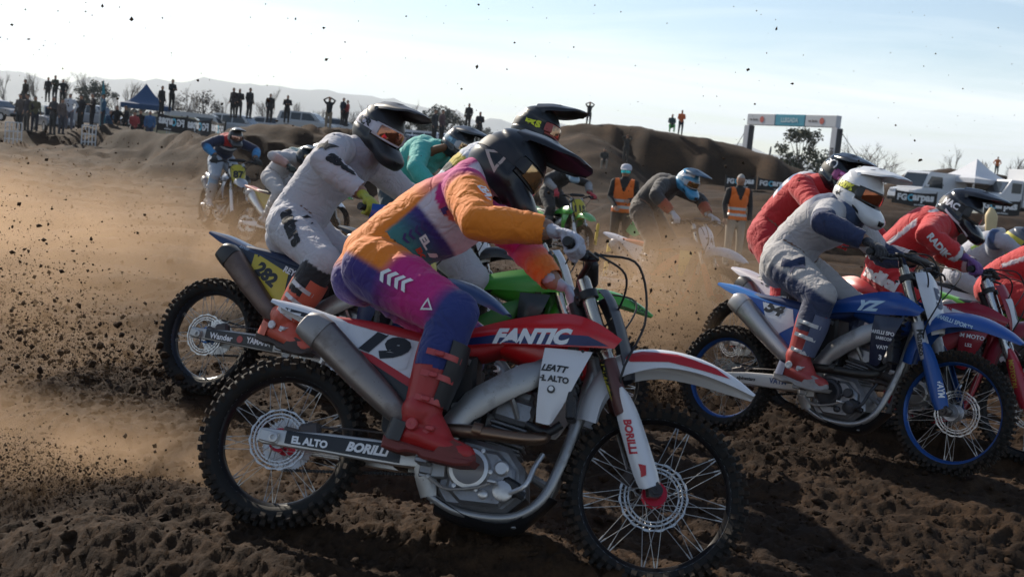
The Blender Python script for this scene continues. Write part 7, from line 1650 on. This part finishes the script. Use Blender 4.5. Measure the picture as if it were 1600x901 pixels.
for i, colr in enumerate(((0.50, 0.51, 0.53), (0.02, 0.26, 0.36), (0.50, 0.51, 0.53))):
    x = -.1 + seg * (i + .5) / 3; bm_ = link('beam_panel', MB().box((x, 0, zt + .05), (seg / 3 - .06, .5, .85), .03).mesh('beam_panel'), paint(colr, 0.55, 0, 0.03), ar)
    if i == 1: v, f = text2d('LLEGADA', 0.05); lay(bm_, v, f, (x, -.6, zt + .05), Vector((.34, 0, 0)), Vector((0, 0, .36)), paint((0.35, 0.5, 0.55), 0.6, 0, 0), off=0.02, cut=.5, reach=1.0)
    else:
        lay(bm_, *poly2d(disc(.24, 14)), (x + .15, -.6, zt + .05), Vector((1, 0, 0)), Vector((0, 0, 1)), paint((0.45, 0.08, 0.06), 0.6, 0, 0), 'emblem', off=0.02, cut=.5, reach=1.0); v, f = text2d('ma fantic', 0.03); lay(bm_, v, f, (x - .75, -.6, zt + .05), Vector((.2, 0, 0)), Vector((0, 0, .2)), paint((0.05, 0.05, 0.06), 0.6, 0, 0), off=0.02, cut=.5, reach=1.0)
for x0, x1 in ((0, -2.6), (Ld, Ld + 3.2)): link('guy_rope', MB().tube([(x0, 0, zt - .3), (x1, .3, zt - 3.4)], .025, 5).mesh('guy_rope'), RUB, ar)
# posts and stakes
def stake(name, label, px, py, dp, h, col, cat='stake', r=.035):
    p = spot(px, py, dp); o = link(name, MB().tube([(0, 0, -.25), (0, 0, h * .9), (0, 0, h)], [r, r, r * .6], 8).mesh(name), paint(col, 0.6, 0, 0.12), None, place(p) @ Matrix.Rotation(rad(3), 4, 'Y')); tag(o, label, cat)
stake('course_stake', 'yellow course stake right of the rider numbered 115', 938, 300, 27, .55, (0.6, 0.40, 0.03)); stake('course_stake', 'yellow course stake in front of the left marshal', 949, 388, 18.5, .58, (0.6, 0.40, 0.03)); stake('course_stake', 'yellow course stake in front of the dark grey car', 633, 250, 40, .5, (0.6, 0.42, 0.03)); stake('course_stake', 'yellow course stake behind the knee of the red rider', 1292, 425, 17, .5, (0.6, 0.42, 0.03))
stake('marker_post', 'white marker post left of the dark grey car', 627, 250, 38, .95, (0.6, 0.6, 0.6), 'post'); stake('marker_post', 'tall thin pole rising above the grey rider', 569, 200, 90, 3.4, (0.05, 0.06, 0.07), 'post', .08); stake('marker_post', 'thin grey pole standing under the finish arch', 1201, 232, 100, 3.6, (0.12, 0.13, 0.14), 'post', .09)
# white railings by the crowd
for k, (xa, xb) in enumerate(((8, 34), (128, 150))):
    A, Bq = spot(xa, 208, 54), spot(xb, 206, 54); rl = empty('crowd_railing', Matrix.Translation(A)); tag(rl, ('white steel railing at the far left edge', 'white steel railing in front of the white pickup')[k], 'railing', 'white railings')
    dv = Bq - A
    for z in (.25, .6, 1.0): link('rail', MB().tube([(0, 0, z), tuple(dv + Vector((0, 0, z)))], .025, 6).mesh('rail'), PW, rl)
    for t in (0, .25, .5, .75, 1): link('upright', MB().tube([tuple(dv * t), tuple(dv * t + Vector((0, 0, 1.0)))], .025, 6).mesh('upright'), PW, rl)

# ================================================================ trees
BARK = paint((0.10, 0.085, 0.075), 0.9, 0, 0.1, bump=0.4, bscale=20); TWIG = paint((0.13, 0.11, 0.095), 0.9, 0, 0)
def bare_tree(seed, H, spread, up):
    r = random.Random(seed); t = MB(); w = MB()
    def grow(p, d, L, rad_, lvl):
        pts = [p]; q = p; dd = d
        for k in range(3):
            dd = (dd + Vector((r.uniform(-.18, .18), r.uniform(-.18, .18), r.uniform(-.04, .12) * up))).normalized(); q = q + dd * L / 3; pts.append(q)
        (t if lvl < 2 else w).tube(pts, [rad_, rad_ * .85, rad_ * .7, rad_ * .5], 6 if lvl < 1 else (4 if lvl < 3 else 3), caps=False)
        if lvl >= 4: return
        for k in range((7, 5, 4, 4)[lvl]):
            u = r.uniform(.3, 1.0); i = min(2, int(u * 3)); base = pts[i].lerp(pts[i + 1], u * 3 - i); a = r.uniform(0, 2 * PI); o = Vector((math.cos(a), math.sin(a), 0)); nd = (dd * up + o * spread * r.uniform(.5, 1.1)).normalized(); grow(base, nd, L * r.uniform(.45, .65), rad_ * .45, lvl + 1)
    grow(Vector((0, 0, 0)), Vector((0, 0, 1)), H * .62, H * .022, 0)
    return t.mesh('trunk', 60), w.mesh('crown', 60)
def leafy_tree(seed, H, R, clumps, leaf, trunk_h=.35):
    r = random.Random(seed); t = MB(); t.tube([(0, 0, -.3), (.05 * H * .2, 0, H * .25), (0, .03 * H, H * .6)], [H * .035, H * .026, H * .012], 8, res=8)
    V = []; 
    for k in range(clumps):
        a = r.uniform(0, 2 * PI); rr_ = R * math.sqrt(r.random()); z = H * (trunk_h + (1 - trunk_h) * r.random()); f_ = 1 - ((z / H - .62) / .55) ** 2; c = Vector((math.cos(a) * rr_ * max(.25, f_), math.sin(a) * rr_ * max(.25, f_), z))
        t.tube([(0, 0, H * .3 + r.uniform(0, .25) * H), tuple(c)], [H * .010, H * .003], 4, caps=False); s = R * r.uniform(.16, .34)
        for q in range(90):
            d = Vector((r.gauss(0, 1), r.gauss(0, 1), r.gauss(0, .8))).normalized() * s * r.random() ** .4; V.append((c + d, r.uniform(0, 6.28), r.uniform(-1, 1), leaf * r.uniform(.6, 1.3)))
    b = MB()
    for (p, a, e, s) in V:
        u = Vector((math.cos(a), math.sin(a), e)).normalized(); w = u.cross(Vector((r.uniform(-1, 1), r.uniform(-1, 1), r.uniform(-1, 1)))).normalized(); b.v.extend([tuple(p - u * s), tuple(p + w * s * .6), tuple(p + u * s), tuple(p - w * s * .6)]); n = len(b.v); b.f.append((n - 4, n - 3, n - 2, n - 1)); b.m.append(0)
    me = bpy.data.meshes.new('crown'); me.from_pydata(b.v, [], b.f); me.materials.append(None)
    return t.mesh('trunk', 60), me
def plant(label, name, meshes, p, sc, rz, crown, group=None, cat='tree'):
    e = empty(name, place(p, rz, sc)); tag(e, label, cat, group); link('trunk', meshes[0], BARK, e); link('crown', meshes[1], crown, e); return e
def leafmat(c): 
    key = ('leaf', c)
    if key not in MATS:
        m, t, bs = _m('leaf'); _set(bs, Roughness=0.7); bs.inputs['Base Color'].default_value = (*c, 1); bs.inputs['Subsurface Weight'].default_value = 0.0; bs.inputs['Transmission Weight'].default_value = 0.0; MATS[key] = m
    return MATS[key]
OLIVE = leafmat((0.050, 0.060, 0.030)); DRY = leafmat((0.13, 0.10, 0.055)); GRY = leafmat((0.06, 0.07, 0.055))
POP = [bare_tree(s, 10, .55, 1.5) for s in (1, 2, 3)]; WIDE = [bare_tree(s, 9, 1.0, .9) for s in (5, 6)]
EUC = leafy_tree(3, 11, 4.6, 44, .26, .25); ROUND = leafy_tree(8, 8, 4.0, 40, .22, .2); BUSH = leafy_tree(9, 4, 3.2, 34, .16, .05)
def far(px, py, dp): q = pix(px, py, dp); return Vector((q.x, q.y, ground_z(q.x, q.y) - .3))
plant('dark broad tree seen through the finish arch', 'broad_tree', EUC, far(1250, 258, 150) - Vector((0, 0, 1.6)), .80, 0.4, OLIVE)
plant('bare spreading tree right of the finish arch', 'bare_tree', WIDE[0], far(1350, 280, 135) - Vector((0, 0, 1.4)), .92, 1.0, TWIG, 'bare trees')
plant('smaller bare tree just behind the white helmet, right of the arch', 'bare_tree', WIDE[1], far(1372, 284, 128) - Vector((0, 0, 1.2)), .75, 2.0, TWIG, 'bare trees')
plant('brown dry bush between the bare trees and the right bank', 'dry_bush', BUSH, far(1413, 288, 130) - Vector((0, 0, .8)), .8, 0.7, DRY, None, 'bush')
plant('thin bare tree on the right bank above the tent', 'bare_tree', POP[0], far(1497, 285, 150), .62, 0.2, TWIG, 'bare trees'); plant('thin bare tree left of the orange vest on the right bank', 'bare_tree', POP[1], far(1543, 290, 150), .60, 1.2, TWIG, 'bare trees'); plant('thin bare tree at the right edge of the right bank', 'bare_tree', POP[2], far(1581, 292, 150), .66, 2.2, TWIG, 'bare trees')
plant('round sparse tree right of the blue tent', 'round_tree', leafy_tree(21, 7, 3.6, 26, .13, .12), far(317, 200, 120), .80, .3, leafmat((0.075, 0.062, 0.05)))
plant('pale green round tree behind the feather flag', 'round_tree', ROUND, far(150, 175, 190), .85, .9, GRY)
for k, (px_, py_, sc) in enumerate(((660, 225, .75), (688, 228, .95), (726, 232, .7), (755, 235, .62))): plant(('grey-green tree left of', 'grey-green tree above', 'low grey-green tree right of', 'lowest grey-green tree right of')[k] + ' the teal helmet', 'round_tree', ROUND, far(px_, py_, 200), sc, k * 1.3, GRY, 'far grey-green trees')
rt = random.Random(12)
for k in range(34):
    px_ = -120 + k * 23 + rt.uniform(-9, 9); dp = rt.uniform(230, 300); plant('slender bare poplar in the far treeline at the left', 'poplar_tree', POP[k % 3], far(px_, 175 + px_ * .05, dp), rt.uniform(.7, 1.05), rt.uniform(0, 6), TWIG, 'bare poplars of the far treeline')
hb = []; rn = np.random.default_rng(8)
xs = np.concatenate([rn.uniform(-190, 60, 2600), rn.uniform(60, 330, 2200)]); ys = rn.uniform(270, 420, len(xs)); zz = settle(xs, ys); hgt = rn.uniform(0, 1, len(xs)) ** 1.5 * (2.6 + 1.6 * np.sin(xs * .05))
tag(lumps('scrub', np.stack([xs, ys, zz + hgt], -1), rn.uniform(.35, 1.0, len(xs)), 6, 1.0, leafmat((0.07, 0.066, 0.05))), 'low grey scrub in front of the far treeline', 'scrub', kind='stuff')

# ================================================================ far hills
def hills():
    na, nr = 240, 16; A = np.linspace(-62, 62, na) * PI / 180; V = []
    prof = 300 + 170 * np.sin(A * 4.2 + 2.2) + 120 * perlin2(A * 9, A * 0 + 1.3, 4) * 2 + 60 * perlin2(A * 26, A * 0 + .3, 5) * 2
    prof = np.clip(prof * .72, 70, 350) * (1 - .45 * smooth(.05, .5, A))
    R_ = np.linspace(6200, 8600, nr)
    aa, rr_ = np.meshgrid(A, R_); k = np.sin(PI * (rr_ - 6200) / 2400 * .5) ** 1.2; z = prof[None] * k + 40 * perlin2(aa * 60, rr_ * .002, 7) * k - 8; x, y = rr_ * np.sin(aa), rr_ * np.cos(aa)
    P = np.stack([x, y, z], -1).reshape(-1, 3); i, j = np.meshgrid(np.arange(nr - 1), np.arange(na - 1), indexing='ij'); a = (i * na + j).ravel()
    me = bpy.data.meshes.new('hills'); me.from_pydata(P.tolist(), [], np.stack([a, a + 1, a + na + 1, a + na], -1).tolist()); me.shade_smooth(); me.materials.append(None)
    tag(link('hills', me, paint((0.10, 0.11, 0.10), 0.9, 0, 0)), kind='structure')
hills()

# ================================================================ earth in the air, dust and haze
def plume(n, o, spread, reach, rise, seed, s0=0.0026, pw=2.1, smax_=0.018):
    """clods thrown from point o: reach = direction and length of the throw, rise = how high"""
    r = np.random.default_rng(seed); t = r.uniform(0, 1, n) ** 0.8; o = np.array(o); reach = np.array(reach)
    p = o + t[:, None] * reach + r.normal(0, 1, (n, 3)) * np.array(spread) * (0.25 + t[:, None]); p[:, 2] = np.abs(r.normal(0, 1, n)) * rise * (0.25 + t) + 0.03 + r.uniform(0, .1, n)
    s = np.minimum(s0 * (1 + r.pareto(pw, n)), smax_); return p, s
Ps, Ss = [], []
for a in ((26000, (-1.9, 6.75, 0), (.40, .6, 0), (-2.7, .8, 0), .46, 1, .0017), (1200, (-1.9, 6.75, 0), (.5, .7, 0), (-2.4, .9, 0), 1.0, 11, .0026, 2.1, .015), (16000, (-1.15, 4.7, 0), (.16, .2, 0), (-1.9, .3, 0), .12, 2, .0014, 2.4, .008), (800, (-1.2, 4.75, 0), (.3, .35, 0), (-2.0, .35, 0), .26, 12, .0026, 2.1, .011), (16000, (1.25, 7.8, 0), (.35, .6, 0), (-1.5, 1.2, 0), .42, 3, .0018), (1500, (1.9, 9.4, 0), (.6, .6, 0), (-1.8, 1.5, 0), .65, 4), (3500, (2.1, 12.6, 0), (.7, .5, 0), (-1.6, .8, 0), .5, 5, .003), (1300, (-3.8, 15.5, 0), (1.2, 1.5, 0), (-3.5, 1, 0), .7, 6, .005), (2500, (2.6, 6.55, 0), (.2, .2, 0), (-1.3, .1, 0), .07, 7, .0016)):
    p_, s_ = plume(*a); Ps.append(p_); Ss.append(s_)
rz_ = np.random.default_rng(31); n_ = 330
dd_ = rz_.uniform(4.5, 11, n_); px_ = rz_.uniform(-60, 1660, n_); py_ = 260 - 300 * rz_.uniform(0, 1, n_) ** 1.1 + (px_ - 800) * .09
Ps.append(np.array([pix(a, b, c)[:] for a, b, c in zip(px_, py_, dd_)])); Ss.append(np.minimum(0.0022 * (1 + rz_.pareto(2.0, n_)), .0105))
Pa, Sa = np.vstack(Ps), np.concatenate(Ss)
ok = Pa[:, 2] > 0.02; Pa, Sa = Pa[ok], Sa[ok]
DARK = DIRT
appar = Sa / np.maximum(np.linalg.norm(Pa - np.array(c_pos), axis=1), 1); big = np.argsort(-appar)[:70]; small = np.setdiff1d(np.arange(len(Pa)), big)
tag(lumps('flying_dirt', Pa[small], Sa[small], 9, 1.0, DARK, True), 'spray of small dirt crumbs thrown up by the wheels', 'dirt', kind='stuff')
for k, i in enumerate(big):
    o = lumps('dirt_clod', [(0, 0, 0)], [Sa[i] * 1.15], 100 + k % 9, 1.0, DARK); o.location = Pa[i]; tag(o, 'dark clod of earth flying through the air', 'clod', 'large flying clods of earth')
def dust(name, label, c, r, dens, seed, col=(0.84, 0.58, 0.37), low=1.0):
    """cloud of dust: denser in puffs, thinning to nothing at its edge"""
    bm = bmesh.new(); bmesh.ops.create_icosphere(bm, subdivisions=3, radius=1.0); me = bpy.data.meshes.new(name); bm.to_mesh(me); bm.free()
    m = bpy.data.materials.new(name); m.use_nodes = True; t = m.node_tree; t.nodes.clear(); out = N(t, 'ShaderNodeOutputMaterial'); v = N(t, 'ShaderNodeVolumePrincipled'); v.inputs['Color'].default_value = (*col, 1); v.inputs['Anisotropy'].default_value = 0.45
    tc = N(t, 'ShaderNodeTexCoord'); ln = N(t, 'ShaderNodeVectorMath', operation='LENGTH'); t.links.new(tc.outputs['Object'], ln.inputs[0])
    fall = N(t, 'ShaderNodeMapRange', interpolation_type='SMOOTHSTEP'); t.links.new(ln.outputs['Value'], fall.inputs[0])
    for i, q in ((1, 0.15), (2, 1.0), (3, 1.0), (4, 0.0)): fall.inputs[i].default_value = q
    g = N(t, 'ShaderNodeNewGeometry'); ns = _noise(t, g.outputs['Position'], 0.9 if r[0] > 1.5 else 2.2, 3, 0.6); ns.inputs['Distortion'].default_value = 0.6
    mp = N(t, 'ShaderNodeMapRange'); t.links.new(ns.outputs[0], mp.inputs[0])
    for i, q in ((1, 0.38), (2, 0.70), (3, 0.12), (4, 1.0)): mp.inputs[i].default_value = q
    d = _mathn(t, 'MULTIPLY', _mathn(t, 'MULTIPLY', fall.outputs[0], mp.outputs[0]), dens); t.links.new(d, v.inputs['Density']); t.links.new(v.outputs[0], out.inputs['Volume'])
    me.materials.append(m); o = bpy.data.objects.new(name, me); COL.objects.link(o); o.matrix_world = Matrix.Translation(c) @ Matrix.Diagonal((*r, 1)); return tag(o, label, 'dust', kind='stuff')
dust('dust_cloud', 'tan dust drifting over the track at the left', (-5.8, 12.8, 0.15), (5.0, 5.4, 1.25), 0.33, 1)
dust('dust_cloud', 'tan dust round the rider numbered 741', (1.7, 12.1, 0.25), (2.0, 1.6, 1.2), 1.15, 2)
dust('dust_cloud', 'dust thrown back by the rear wheel of number 19', (-2.1, 5.05, 0.14), (1.45, .5, .36), 2.6, 3)
dust('dust_cloud', 'dust behind the wheels of number 54', (0.9, 8.6, 0.15), (1.0, 1.1, .75), 0.6, 4)
dust('dust_cloud', 'dust behind the rear wheel of number 282', (-3.2, 7.4, 0.2), (1.7, 1.2, .75), 0.35, 5)
# haze: the air between here and the far hills
hz = MB(); hz.box((0, 2000, 190), (19000, 15000, 384)); hm = hz.mesh('haze', None); m = bpy.data.materials.new('haze'); m.use_nodes = True; t = m.node_tree; t.nodes.clear(); out = N(t, 'ShaderNodeOutputMaterial'); v = N(t, 'ShaderNodeVolumePrincipled')
v.inputs['Color'].default_value = (0.86, 0.93, 1.0, 1); v.inputs['Density'].default_value = 0.00013; v.inputs['Anisotropy'].default_value = 0.2; t.links.new(v.outputs[0], out.inputs['Volume'])
tag(link('haze', hm, m), 'pale haze lying over the far hills', 'haze', kind='stuff')
